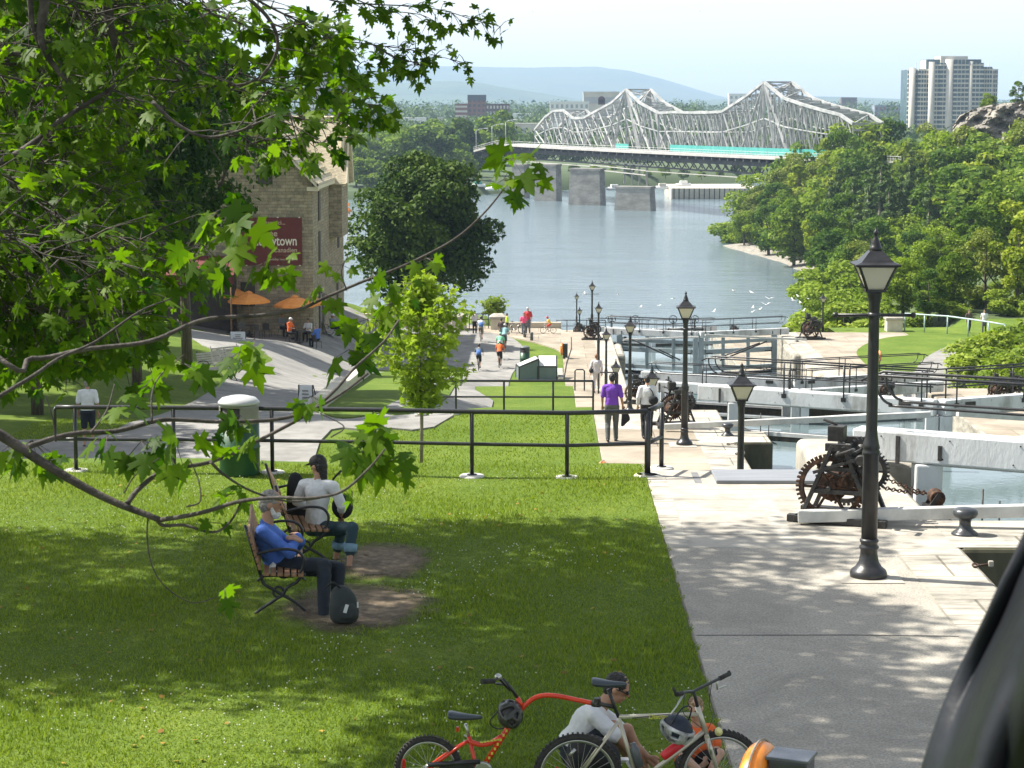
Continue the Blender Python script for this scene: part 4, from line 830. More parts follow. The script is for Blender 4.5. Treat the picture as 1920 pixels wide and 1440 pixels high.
# rounded stepped side walls of the long basin
for s, X0, lb in ((1, XL, "rounded stone pier of the left basin wall below the blue grey gate"), (-1, XR, "square stone pier of the right basin wall below the blue grey gate")):
    t = MB(); x0, x1 = (X0 - .05, X0 + .55) if s > 0 else (X0 - .5, X0 + .05); t.bx(x0, x1, 140, 146.5, -15, -11.0); tag(t.build("basin_pier", M_wall, bevel=.2, seg=3), lb, "wall"); sheet("coping", x0 + .2, x1 - .2, 140.2, 146.3, -11, M_conc, .01)
for k in range(9):
    b = MB(); b.lathe([(.55, -2.4), (.55, 0), (.42, .03), (0, .04)], 14); ob = b.build("basin_buttress", M_parap); ob.location = (XR + .15, 104 + k * 3.8, -11.0); tag(ob, ["first", "second", "third", "fourth", "fifth", "sixth", "seventh", "eighth", "ninth"][k] + " rounded buttress of the right basin wall counted from the camera", "buttress", "rounded buttresses of the right basin wall")
# ---------------------------------------------------------------- bins
M_bin = pm("green_bin_paint", (0.012, 0.055, 0.020), (0.022, 0.085, 0.035), 3, 0.4, 0.12, 8)
M_bint = pm("grey_bin_top", (0.17, 0.165, 0.15), (0.23, 0.22, 0.20), 4, 0.4, 0.1, 10); M_lid = pm("pale_lid", (0.36, 0.37, 0.37), (0.5, 0.5, 0.5), 3, 0.35)
def bin_(label, loc, s=1.0, top=None, lid=None, neck=False):
    t = thing("litter_bin", label, "litter bin", loc); r = .295 * s
    b = MB(); b.lathe([(r * .96, 0), (r * 1.0, .03 * s), (r * 1.0, .39 * s), (r * 1.035, .40 * s), (r * 1.035, .42 * s), (r, .43 * s), (r, .76 * s)], 36); b.build("drum", M_bin, t)
    b = MB()
    z0, z1 = .76 * s, 1.06 * s; n = 36; rr = r * .985; vs = []; fs = []
    for j, z in enumerate((z0, z0 + .06 * s, z1 - .05 * s, z1)):
        for k in range(n): a = 2 * PI * k / n; vs.append((rr * math.cos(a), rr * math.sin(a), z))
    for j in range(3):
        for k in range(n):
            a = (k + .5) / n * 2 * PI - PI * 1.5
            if j == 1 and abs(((a + PI) % (2 * PI)) - PI + .45) < .62: continue
            fs.append((j * n + k, j * n + (k + 1) % n, (j + 1) * n + (k + 1) % n, (j + 1) * n + k))
    b.add(vs, fs, True); b.build("hood", top or M_bint, t, solid=.012)
    b = MB(); b.lathe([(r * .9, z0 + .02), (0, z0 + .02)], 20); b.lathe([(r * .9, z0), (r * .9, z1 - .04)], 20); b.build("liner", M_drk, t)
    b = MB(); b.lathe([(r * 1.03, z1 - .01), (r * 1.035, z1 + .02 * s), (r * .85, z1 + .075 * s), (r * .45, z1 + .105 * s), (0, z1 + .115 * s)], 36); b.build("lid", lid or M_lid, t); return t
bin_("green drum litter bin with a grey hood and pale domed lid behind the benches", tuple(gp(450, 889)), 1.0)
g2 = at(984, 770, 66.5); bin_("green litter bin with a dark top standing past the second railing", (g2.x, 66.5, hz(g2.x, 66.5)), 1.0, pm("dark_plastic", (0.04, 0.045, 0.05), (0.06, 0.065, 0.07), 4, .5), pm("dark_lid", (0.10, 0.11, 0.12), (0.14, 0.15, 0.16), 3, .5))
g2 = at(1001, 770, 66.9); t = thing("recycling_box", "narrow dark green box standing against the second litter bin", "bin", (g2.x, 66.9, hz(g2.x, 66.9))); b = MB(); b.box((0, 0, .42), (.22, .4, .84)); b.build("body", M_bin, t, bevel=.02); b = MB(); b.box((0, 0, .86), (.25, .43, .05)); b.build("lid", MATS["dark_plastic"], t, bevel=.015)
g2 = H2(984, 684); bin_("small dark bin behind the sloping information desks", tuple(g2), 1.05, MATS["dark_plastic"], MATS["dark_lid"])
# ---------------------------------------------------------------- sloping information desks
M_desk = pm("slate_desk_side", (0.12, 0.16, 0.165), (0.15, 0.19, 0.195), 2, .6); M_panel = pm("pale_panel", (0.55, 0.54, 0.50), (0.72, 0.71, 0.67), 3.5, .5, c3=(.68, .67, .63))
def desk(label, loc, w, dd, h0, h1, rz, grp=None):
    t = thing("information_desk", label, "information desk", loc, rz, grp); b = MB()
    b.add([(-w / 2, -dd / 2, 0), (w / 2, -dd / 2, 0), (w / 2, dd / 2, 0), (-w / 2, dd / 2, 0), (-w / 2, -dd / 2, h0), (w / 2, -dd / 2, h0), (w / 2, dd / 2, h1), (-w / 2, dd / 2, h1)], [(0, 1, 5, 4), (1, 2, 6, 5), (2, 3, 7, 6), (3, 0, 4, 7), (3, 2, 1, 0), (4, 5, 6, 7)]); b.build("body", M_desk, t)
    b = MB(); f = .035
    for x in (-w / 2, w / 2):
        for y, h in ((-dd / 2, h0), (dd / 2, h1)): b.beam((x, y, 0), (x, y, h), .06, .06, up=(0, 1, 0))
        b.beam((x, -dd / 2, h0), (x, dd / 2, h1), .06, .06)
    for y, h in ((-dd / 2, h0), (dd / 2, h1)): b.beam((-w / 2, y, h), (w / 2, y, h), .06, .06)
    b.build("edging", M_black2, t)
    b = MB(); b.plate([(-w / 2 + .06, -dd / 2 + .05, h0 + .045), (w / 2 - .06, -dd / 2 + .05, h0 + .045), (w / 2 - .06, dd / 2 - .05, h1 + .045), (-w / 2 + .06, dd / 2 - .05, h1 + .045)], (0, 0, 1), .015); p = b.build("panel", M_panel, t)
    b = MB()
    for k in range(6):
        y = -dd / 2 + dd * (.2 + .11 * k); z = h0 + .066 + (h1 - h0) * (y + dd / 2) / dd; b.box((-w * .05 + random.uniform(-.1, .1), y, z), (w * random.uniform(.4, .65), .035, .004))
    b.build("printed_lines", pm("print_grey", (0.28, 0.27, 0.26)), p); return t
q = H2(1026, 709); desk("right sloping information desk with a pale printed top on the lawn", (q.x, q.y, q.z), 1.15, 1.3, .78, 1.25, 0)
desk("left sloping information desk seen from its side, dark edged", (at(992, 709, q.y).x - .1, q.y - .1, q.z), 1.25, 1.2, .78, 1.22, -PI / 2 + .15)
b = MB(); b.bx(at(1046, 706, q.y).x, 1.5, q.y - 1, q.y + 4, -11.3, -10.86); tag(b.build("stone_slab", M_conc, bevel=.02), "pale stone slab beside the information desks", "slab")
b = MB(); p0 = at(1072, 735, 99); 
b.beam((1.35, 98.5, prof_walk(98.5) + .25), (1.2, 118, -10.85), .45, .3); tag(b.build("kerb_stone", M_conc, bevel=.02), "pale stone kerb running down beside the quay walkway", "kerb")
# bicycle racks
for k, (px, lb) in enumerate(((1078, "left black hoop rack at the edge of the third terrace"), (1122, "right black hoop rail by the woman in white at the terrace edge"))):
    p = at(px, 730, 94.5 - k); t = MB(); w = .42 if k == 0 else .85; h = .95; t.tube([(0, 0, 0), (0, 0, h - .06), (.06, 0, h), (w - .06, 0, h), (w, 0, h - .06), (w, 0, 0)], .032, 8); ob = t.build("hoop_rack", M_black); ob.location = (p.x, 94.5 - k, -7.3); tag(ob, lb, "rack")
# ---------------------------------------------------------------- lifebuoys
M_or = pm("orange_plastic", (0.85, 0.22, 0.02), (0.95, 0.34, 0.05), 4, 0.3, 0.05, 20)
def buoy(label, loc, rz, zc=.85, r=.30, tr=.075, box=(.26, .22), bz=1.05):
    t = thing("lifebuoy_stand", label, "lifebuoy stand", loc, rz)
    b = MB(); b.torus((-.22, 0, zc), r, tr, RY(PI / 2), 40, 16); rg = b.build("lifebuoy", M_or, t)
    b = MB()
    for a in (.6, 2.5, 3.8, 5.6): b.torus((-.22, r * math.cos(a), zc + r * math.sin(a)), tr * 1.08, .012, Matrix.Rotation(a, 3, 'X') @ RX(0) @ Matrix.Rotation(PI / 2, 3, 'X').inverted() @ RX(PI / 2), 16, 6)
    b.torus((-.22, 0, zc), r + tr + .015, .008, RY(PI / 2), 40, 6); b.build("grab_line", M_conc, rg)
    b = MB(); b.box((0, 0, bz / 2), (box[0], box[1], bz)); b.build("box", pm("black_box_paint", (0.03, 0.034, 0.04), (0.045, 0.05, 0.06), 4, .28), t, bevel=.012)
    b = MB(); b.box((0.0, 0, bz + .012), (box[0] + .03, box[1] + .03, .024)); b.build("lid", pm("box_lid", (0.07, 0.08, 0.095), rough=.2), t, bevel=.006)
    b = MB(); b.torus((-.1, 0, zc + .12), .055, .016, RY(PI / 2), 16, 6); b.torus((-.1, .04, zc), .06, .016, RY(PI / 2), 16, 6); b.build("strap", M_black2, t); return t
p = at(1484, 1420, 13.6); buoy("orange lifebuoy on a black box stand in the bottom foreground beside the bicycle", (p.x, 13.6, 0), -.38, zc=.84, r=.29, tr=.085, bz=p.z)
p = gp(1060, 672, -11); buoy("orange lifebuoy on a black box at the lawn edge near the river plaza", (p.x, p.y, -11), -.1, zc=.6, r=.32, tr=.09, box=(.3, .3), bz=.95)
p = at(1139, 890, 45); buoy("lifebuoy stand just showing its orange top at the walkway edge below the railing", (p.x + .1, 45, -3.4), -.3, bz=.9)
p = at(1644, 690, 131.5); buoy("lifebuoy stand half hidden by the nearest lantern post on the right bank", (p.x - .1, 131.5, -11), PI + .2, zc=.9, bz=1.1, box=(.35, .3))
# dark shiny drape at the lower right
M_lea = pm("black_leather", (0.006, 0.007, 0.009), (0.012, 0.014, 0.018), 3, 0.4, 0.3, 8, bdist=.02, spec=.3)
def drape():
    Y = 3.0; L_ = [(1945, 960), (1912, 1025), (1880, 1085), (1850, 1150), (1820, 1215), (1790, 1285), (1762, 1360), (1735, 1440), (1700, 1560), (1665, 1700)]; L_ = catmull([(a, c, 0) for a, c in L_], 4); V = []; n = 40
    for j, q in enumerate(L_):
        for k in range(n + 1):
            u = k / n; px = q.x + u * 420; t = j / len(L_)
            dep = -.32 * math.sin(min(1, u * 1.6) * PI / 2) + .075 * math.sin(u * 11 + t * 2.2) * min(1, u * 8) + .022 * math.sin(u * 31 - t * 5 + 1) * min(1, u * 8) + .02 * noise.noise(Vector((u * 4, t * 3, 0)))
            V.append(at(px, q.y, Y + dep))
    o = at(1900, 1700, Y); m = n + 1; F = [(j * m + k, j * m + k + 1, (j + 1) * m + k + 1, (j + 1) * m + k) for j in range(len(L_) - 1) for k in range(n)]
    b = MB(); b.add([v - o for v in V], F, True); ob = b.build("draped_coat", M_lea, solid=.012, sub=1); ob.location = o; return tag(ob, "glossy black coat cloth in long folds filling the lower right corner", "coat")
drape()
# ---------------------------------------------------------------- park benches
M_slat = pm("bench_slat_wood", (0.20, 0.10, 0.045), (0.36, 0.20, 0.10), 3, .6, .3, 12, stretch=(6, .5, 6))
M_slat2 = pm("pale_bench_slats", (0.42, 0.38, 0.32), (0.58, 0.54, 0.46), 3, .7)
def make_bench(mat=None, name="park_bench", Ln=1.7):
    t = thing(name, "", "bench", group="benches with iron ends")        # faces +X, near end at y=0
    b = MB(); [b.box((.08 + k * .073, Ln / 2, .44 - .004 * k), (.058, Ln, .028)) for k in range(6)]; b.build("seat", mat or M_slat, t, bevel=.005)
    b = MB()
    for k in range(6): z = .52 + k * .072; b.box((.02 - (z - .45) * .26, Ln / 2, z), (.026, Ln, .058), R=RY(-.25))
    b.build("backrest", mat or M_slat, t, bevel=.005)
    for y in (.07, Ln - .07):
        b = MB(); r = .017
        b.tube(catmull([(.46, y, .42), (.40, y, .34), (.30, y, .28), (.24, y, .2), (.12, y, .12), (.0, y, .04), (-.05, y, 0)], 5), r, 8)
        b.tube(catmull([(.02, y, .42), (.05, y, .33), (.14, y, .27), (.25, y, .2), (.38, y, .12), (.47, y, .04), (.50, y, 0)], 5), r, 8)
        b.torus((.205, y, .235), .055, .014, RX(PI / 2), 20, 8); b.tube([(.0, y, .415), (.5, y, .415)], r, 8); b.tube([(.02, y, .42), (-.14, y, .97)], r, 8); b.build("end_frame", M_black, t)
        b = MB(); b.tube(catmull([(-.06, y, .64), (.10, y, .68), (.28, y, .70), (.42, y, .67), (.48, y, .58), (.46, y, .48), (.42, y, .42)], 5), .016, 8); b.build("armrest", M_black, t)
    return t
be = make_bench(); be.location = gp(484, 1152) + Vector((0.02, -.05, 0)); be.rotation_euler[2] = .12; be['label'] = "near wooden park bench with iron ends carrying the man in blue"
be2 = dup(be, (-2.93, 24.55, 0), .20, "second wooden park bench with iron ends carrying the woman in the cap")
bw = make_bench(M_slat2, Ln=1.5)
p = H2(372, 716); bw.location = p; bw.rotation_euler[2] = -.75; bw['label'] = "left pale slatted bench in the shade of the dark trees"; bw.scale = (1.25, 1.0, 1.25)
q = H2(398, 704); c = dup(bw, q, -.75, "right pale slatted bench in the shade of the dark trees"); c.scale = (1.25, 1.0, 1.25)
# ---------------------------------------------------------------- forecourt: umbrellas, tables, chairs, signs
M_umb = pm("orange_canvas", (0.80, 0.27, 0.05), (0.90, 0.36, 0.09), 2, .8)
def make_umb():
    t = thing("patio_umbrella", "", "umbrella", group="orange patio umbrellas"); b = MB(); n = 8
    prof = [(0, 2.62), (.5, 2.50), (1.0, 2.30), (1.3, 2.12)]; b.lathe(prof, n, smooth=False, cap=False); b.lathe([(1.3, 2.12), (1.3, 2.0)], n, smooth=False, cap=False); b.build("canopy", M_umb, t, solid=.01)
    b = MB(); b.lathe([(.0, 2.74), (.2, 2.66), (.26, 2.60)], n, smooth=False, cap=False); b.build("vent", M_umb, t, solid=.008)
    b = MB(); b.tube([(0, 0, 0), (0, 0, 2.72)], .025, 8); b.build("pole", M_slat, t); b = MB(); b.lathe([(.25, 0), (.25, .06), (.05, .09), (.04, .3)], 14); b.build("base", M_black2, t)
    b = MB(); [b.tube([(0, 0, 2.55), (1.27 * math.cos(a), 1.27 * math.sin(a), 2.10)], .009, 5) for a in np.arange(0, 6.28, PI / 4)]; b.build("rib", M_slat, t); return t
um = make_umb()
def fp_(px, Y): x = at(px, 600, Y).x; return (x, Y, hz(x, Y) + .10)
um.location = fp_(467, 131); um['label'] = "left orange patio umbrella before the museum wall"
dup(um, fp_(553, 131.6), .3, "middle orange patio umbrella before the museum wall"); dup(um, fp_(572, 134), .1, "orange patio umbrella partly behind the middle one"); 
dup(um, fp_(430, 133), .2, "orange umbrella at the left mostly hidden by leaves")
M_wick = pm("dark_cafe_metal", (0.03, 0.028, 0.026), (0.06, 0.055, 0.05), 4, .5)
def make_table():
    t = thing("cafe_table", "", "table", group="dark cafe tables"); b = MB(); b.lathe([(.42, .72), (.43, .735), (.42, .75), (0, .75)], 24); b.build("table_top", M_wick, t); b = MB(); b.tube([(0, 0, .03), (0, 0, .72)], .03, 8); b.lathe([(.22, 0), (.22, .03), (.03, .05)], 14); b.build("pedestal", M_wick, t); return t
def make_chair():
    t = thing("cafe_chair", "", "chair", group="dark cafe chairs"); b = MB(); b.box((0, 0, .45), (.44, .44, .03)); b.build("seat", M_wick, t); b = MB(); b.box((0, .22, .68), (.42, .025, .38), R=RX(-.12)); b.build("backrest", M_wick, t)
    for x in (-.2, .2):
        for y in (-.2, .2): b = MB(); b.tube([(x, y, .45), (x * 1.12, y * 1.12, 0)], .014, 6); b.build("leg", M_wick, t)
    return t
tb = make_table(); ch = make_chair()
tb.location = fp_(562, 130.3); tb['label'] = "dark cafe table between the man in orange and the one in blue"
dup(tb, fp_(470, 129.8), 0, "empty dark cafe table under the left umbrella"); dup(tb, fp_(430, 131), 0, "dark cafe table half hidden behind maple leaves")
chs = [(545, 129.9, -.9, "cafe chair under the man in orange"), (593, 130.2, 2.4, "cafe chair under the man in blue by the table"), (577, 132.0, .6, "cafe chair under the woman in white by the wall"), (530, 131.8, -.5, "cafe chair under the dark haired guest"), (455, 129, .4, "empty cafe chair left of the first empty table"), (486, 129.2, 2.4, "empty cafe chair right of the first empty table"), (445, 131.5, 1.6, "empty cafe chair half hidden behind leaves"), (500, 131, 3.0, "empty cafe chair near the wall between the umbrellas")]
for i, (px, Y, rz, lb) in enumerate(chs):
    if i == 0: ch.location = fp_(px, Y); ch.rotation_euler[2] = rz; ch['label'] = lb
    else: dup(ch, fp_(px, Y), rz, lb)
# awning and dark patio shed left of the gable
b = MB(); b.bx(-24.5, -18.9, 131.8, 132.9, -9.2, -4.4); 
aw = thing("patio_awning", "dark maroon awning and shed front on the patio behind the left umbrella", "awning", (-21.6, 131.5, -9.2)); ob = b.build("shed_front", M_drk, aw, (-21.6, 131.5, -9.2))
b = MB(); b.plate([(-25, 129.6, -5.0), (-18.6, 129.6, -5.0), (-18.6, 131.9, -4.0), (-25, 131.9, -4.0)], (0, 0, 1), .06); b.bx(-25, -18.6, 129.55, 129.65, -5.5, -4.95); b.build("canvas", M_maroon, aw, (-21.6, 131.5, -9.2))
for x in (-24.8, -21.7, -18.8): b = MB(); b.tube([(x, 129.7, -9.2), (x, 129.7, -5)], .05, 6); b.build("post", M_slat, aw, (-21.6, 131.5, -9.2))
def board(label, px, py0, py1, w, Y, legs=True, aframe=False, rz=0):
    a = at(px, py0, Y); c = at(px, py1, Y); zg = hz(a.x, Y) + .1; t = thing("sign_board", label, "sign", (a.x, Y, zg), rz); h0, h1 = c.z - zg, a.z - zg
    b = MB(); b.box((0, 0, (h0 + h1) / 2), (w, .04, h1 - h0), R=RX(-.15 if aframe else 0)); b.build("board", pm("white_board", (0.72, 0.73, 0.74), (0.82, 0.82, 0.82), 4, .35), t, bevel=.01)
    b = MB()
    for s in (-1, 1):
        b.tube([(s * w / 2, 0, 0), (s * w / 2, .0, h1)], .022, 6)
        if aframe: b.tube([(s * w / 2, .5, 0), (s * w / 2, .05, h1)], .02, 6)
    b.build("frame", M_black2, t)
    b = MB(); [b.box((0, -.028 - (.02 if aframe else 0), h0 + (h1 - h0) * f), (w * random.uniform(.3, .7), .006, .05)) for f in (.75, .6, .45, .3)]; b.build("printing", pm("print_grey", (.28, .27, .26)), t); return t
board("white cafe menu board standing at the edge of the sunny forecourt", 446, 622, 644, .85, 120)
board("folding white board leaning on the shaded asphalt", 573, 722, 764, .50, 72, aframe=True, rz=-.2)
board("pale notice frame seen at an angle at the right frame edge", 1912, 664, 690, .9, 84, rz=1.1) if False else None
# ================================================================ bridge
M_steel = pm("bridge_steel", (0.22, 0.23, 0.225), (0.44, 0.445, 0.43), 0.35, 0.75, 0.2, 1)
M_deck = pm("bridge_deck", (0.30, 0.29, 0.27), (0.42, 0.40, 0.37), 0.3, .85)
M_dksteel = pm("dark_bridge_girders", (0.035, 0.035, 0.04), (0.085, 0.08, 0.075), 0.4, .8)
M_pierst = pm("pier_masonry", (0.20, 0.19, 0.17), (0.36, 0.345, 0.31), 0.35, .95, .5, 1.2, stretch=(1, 1, 2))
M_tarp = pm("teal_scaffold_tarp", (0.035, 0.24, 0.21), (0.06, 0.33, 0.29), 0.6, .6)
br = thing("steel_truss_bridge", "long grey steel cantilever truss bridge crossing the river on stone piers", "bridge", tuple(at(1192, 392, 569)))
BO = br.location.copy()
# depth along the bridge from the picture columns of the near truss
bx = [905, 960, 1027, 1100, 1192, 1300, 1436, 1500, 1600, 1720]; bd = [715, 680, 645, 612, 575, 540, 500, 484, 462, 440]
def bdep(px): return float(np.interp(px, bx, bd))
def Bp(px, py, off=0.0):
    """point on the near truss plane; off metres across the deck"""
    p = at(px, py, bdep(px)); return p + Vector((-.93, .37, 0)) * -off if off else p
deck_y = lambda px: np.interp(px, [905, 950, 1020, 1200, 1380, 1500, 1720], [278, 266, 270, 279, 287, 292, 300])
NV = Vector((.93, .36, 0))   # across the bridge, away
pts = list(range(905, 1721, 15))
def Bd(px, dy=0.0, off=0.0, dz=0.0):
    p = at(px, deck_y(px) + dy, bdep(px)); return p + NV * off + Vector((0, 0, dz))
b = MB(); V = []
for px in pts:
    for off, dz in ((-3.2, 0), (10, 0), (10, -.5), (-3.2, -.5)): V.append(Bd(px, 4, off, dz))
b.add(V, [(j * 4 + k, j * 4 + (k + 1) % 4, (j + 1) * 4 + (k + 1) % 4, (j + 1) * 4 + k) for j in range(len(pts) - 1) for k in range(4)]); b.build("deck", M_deck, br, BO)
b = MB()
for i in range(len(pts) - 1):
    a, c = pts[i], pts[i + 1]
    for off in (-.2, 8): b.beam(Bd(a, 4, off, -1.6), Bd(c, 4, off, -1.6), .5, 1.6)
    b.beam(Bd(a, 4, -3, -.9), Bd(a, 4, 9.5, -.9), .4, .8); b.beam(Bd(a, 4, -.2, -4.1), Bd(c, 4, -.2, -4.1), .35, .4) if a > 960 else None
    if a > 940: b.beam(Bd(a, 4, -.2, -.8), Bd(c, 4, -.2, -4.1), .22, .22); b.beam(Bd(c, 4, -.2, -.8), Bd(a, 4, -.2, -4.1), .22, .22); b.beam(Bd(a, 4, 8, -.8), Bd(c, 4, 8, -4.1), .22, .22)
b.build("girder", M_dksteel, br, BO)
b = MB()
for px in range(905, 1721, 5): b.beam(Bd(px, 4, -3.2, 0), Bd(px, 4, -3.2, 1.15), .07, .07, up=(0, 1, 0))
for i in range(len(pts) - 1):
    for z in (1.15, .6, .15): b.beam(Bd(pts[i], 4, -3.2, z), Bd(pts[i + 1], 4, -3.2, z), .07, .08)
b.build("parapet", pm("bridge_railing", (0.5, 0.5, 0.48), (0.62, 0.62, 0.6), 1, .6), br, BO)
b = MB()
for (x0, x1) in ((1262, 1600),):
    for px in range(x0, x1, 15): b.beam(Bd(px, 4, -.9, 1.15), Bd(min(px + 15, x1), 4, -.9, 1.15), .08, 1.7)
b.build("scaffold_tarp", M_tarp, br, BO); MB().beam(Bd(1160, 4, -.9, 1.15), Bd(1184, 4, -.9, 1.15), .08, 1.2).build("scaffold_tarp", M_tarp, br, BO)
# trusses: top chord profile in the picture (near plane), panel points
top = [(1003, 243), (1022, 220), (1038, 208), (1056, 207), (1075, 222), (1095, 221), (1148, 192), (1174, 168), (1200, 193), (1235, 212), (1262, 210), (1295, 211), (1325, 211), (1355, 209), (1400, 180), (1433, 154), (1470, 184), (1505, 196), (1540, 206), (1575, 215), (1600, 232)]
topx = [p[0] for p in top]; topy = [p[1] for p in top]
nodes = [1003, 1022, 1038, 1056, 1075, 1095, 1121, 1148, 1174, 1200, 1217, 1235, 1262, 1278, 1295, 1310, 1325, 1340, 1355, 1378, 1400, 1417, 1433, 1452, 1470, 1488, 1505, 1522, 1540, 1557, 1575, 1600]
def Tp(px, off=0.0): return at(px, np.interp(px, topx, topy), bdep(px)) + NV * off
WD = 7.2
for off, nm in ((0.0, "near"), (WD, "far")):
    b = MB()
    for i in range(len(nodes) - 1): b.beam(Tp(nodes[i], off), Tp(nodes[i + 1], off), .6, .62)
    b.build("top_chord", M_steel, br, BO)
    for i, px in enumerate(nodes):
        major = px in (1022, 1056, 1095, 1174, 1235, 1355, 1433, 1575)
        MB().beam(Bd(px, 0, off), Tp(px, off), .62 if major else .3, .45 if major else .25, up=(0, 1, 0)).build("upright", M_steel, br, BO)
    b = MB()
    for i in range(len(nodes) - 1):
        a, c = nodes[i], nodes[i + 1]
        down = (i % 2 == 0); hi = px
        if down: b.beam(Tp(a, off), Bd(c, 0, off), .34, .3, up=(0, 1, 0))
        else: b.beam(Bd(a, 0, off), Tp(c, off), .34, .3, up=(0, 1, 0))
        ma = Tp(a, off).lerp(Bd(a, 0, off), .5); mc = Tp(c, off).lerp(Bd(c, 0, off), .5); b.beam(ma, mc, .22, .22)
        mt_ = Tp(a, off).lerp(Tp(c, off), .5); mb_ = Bd(a, 0, off).lerp(Bd(c, 0, off), .5); b.beam(mt_, mb_, .16, .16, up=(0, 1, 0)); b.beam(ma, mb_, .2, .2, up=(0, 1, 0)); b.beam(mt_, mc, .18, .18, up=(0, 1, 0))
        if i % 2: b.beam(Tp(a, off), Bd(c, 0, off), .2, .18, up=(0, 1, 0))
    for pk in (1174, 1433):      # long members fanning from the peaks
        for dx in (-44, -22, 22, 44): b.beam(Tp(pk, off), Bd(pk + dx, 0, off), .55, .4, up=(0, 1, 0))
    b.build("diagonal", M_steel, br, BO)
b = MB()
for i, px in enumerate(nodes):
    h = (Tp(px) - Bd(px)).z
    b.beam(Tp(px), Tp(px, WD), .3, .4)
    if h > 5: 
        zc = Vector((0, 0, -1.4)); b.beam(Tp(px) + zc, Tp(px, WD) + zc, .2, .25); b.beam(Tp(px), Tp(px, WD) + zc, .16, .16); b.beam(Tp(px) + zc, Tp(px, WD), .16, .16)
    if i < len(nodes) - 1: b.beam(Tp(px), Tp(nodes[i + 1], WD), .2, .2); b.beam(Tp(px, WD), Tp(nodes[i + 1]), .2, .2)
b.build("sway_bracing", M_steel, br, BO)
def bpier(x0, x1, yt, yb, d, nm="pier", par=True):
    b = MB(); a = at(x0, yt, d); c = at(x1, yb, d); w = c.x - a.x; n = 10.0; zc = ZR - 1
    R = RZ(-.38); cx = (a.x + c.x) / 2; vs = []
    for z, k in ((zc, 1.06), (a.z - .6, .97), (a.z - .6, 1.03), (a.z, 1.03)):
        for x, y in ((-w / 2, -2.2), (w / 2, -2.2), (w / 2, 2.2), (-w / 2, 2.2)): vs.append(Vector((cx, d + 3, z)) + R @ Vector((x * k * .88, y * k, 0)))
    b.add(vs, [(j * 4 + k, j * 4 + (k + 1) % 4, (j + 1) * 4 + (k + 1) % 4, (j + 1) * 4 + k) for j in range(3) for k in range(4)] + [(12, 13, 14, 15)])
    b.build(nm, M_pierst, br, BO)
bpier(1153, 1231, 350, 392, 566); bpier(1067, 1136, 316, 382, 596); bpier(1004, 1052, 308, 375, 622); bpier(962, 990, 308, 372, 640)
b = MB(); 
for s in range(4): a = Bd(1165 + s * 14, 4, 1, -4.2); b.beam(a, Vector((a.x, a.y, at(1190, 350, 566).z)), .5, .5, up=(0, 1, 0))
for dz in (-3.2, -4.6, -5.8): b.beam(Bd(1110, 4, -.5, dz), Bd(1215, 4, -.5, dz - .5), .4, .22)
for px in range(1110, 1216, 15): b.beam(Bd(px, 4, -.5, -2), Bd(px, 4, -.5, -6), .14, .14, up=(0, 1, 0))
for px in range(1215, 1480, 15): b.beam(Bd(px, 4, -.5, -5.2), Bd(px + 15, 4, -.5, -5.2), .3, .18); b.beam(Bd(px, 4, -.5, -5.2), Bd(px, 4, -.5, -4.4), .1, .1, up=(0, 1, 0))
for px in range(990, 1110, 15): b.beam(Bd(px, 4, -.5, -5.0), Bd(px + 15, 4, -.5, -5.0), .3, .2)
b.build("work_platform", M_deck, br, BO)
def blamp(px, py, label, dx=16):
    d = bdep(px); base = Bd(px, 4, -2.5); tp = at(px, py, base.y); t = thing("bridge_lamp", label, "street lamp", tuple(base), 0, "cobra head lamps on the bridge")
    b = MB(); b.tube([(0, 0, 0), (0, 0, (tp - base).z)], [.12, .08], 6); b.build("pole", M_lid, t); b = MB(); k = dx / FPX * d; b.tube([(0, 0, (tp - base).z), (k * .5, 0, (tp - base).z + .6), (k, 0, (tp - base).z + .8)], .08, 6); b.build("arm", M_lid, t)
    b = MB(); b.ell((k + .4, 0, (tp - base).z + .75), (.8, .25, .16), nu=10, nv=6); b.build("lamp_head", M_lid, t)
blamp(906, 245, "leftmost cobra head lamp at the near end of the bridge approach"); blamp(936, 237, "middle cobra head lamp on the bridge approach"); blamp(962, 229, "rightmost cobra head lamp on the bridge approach")
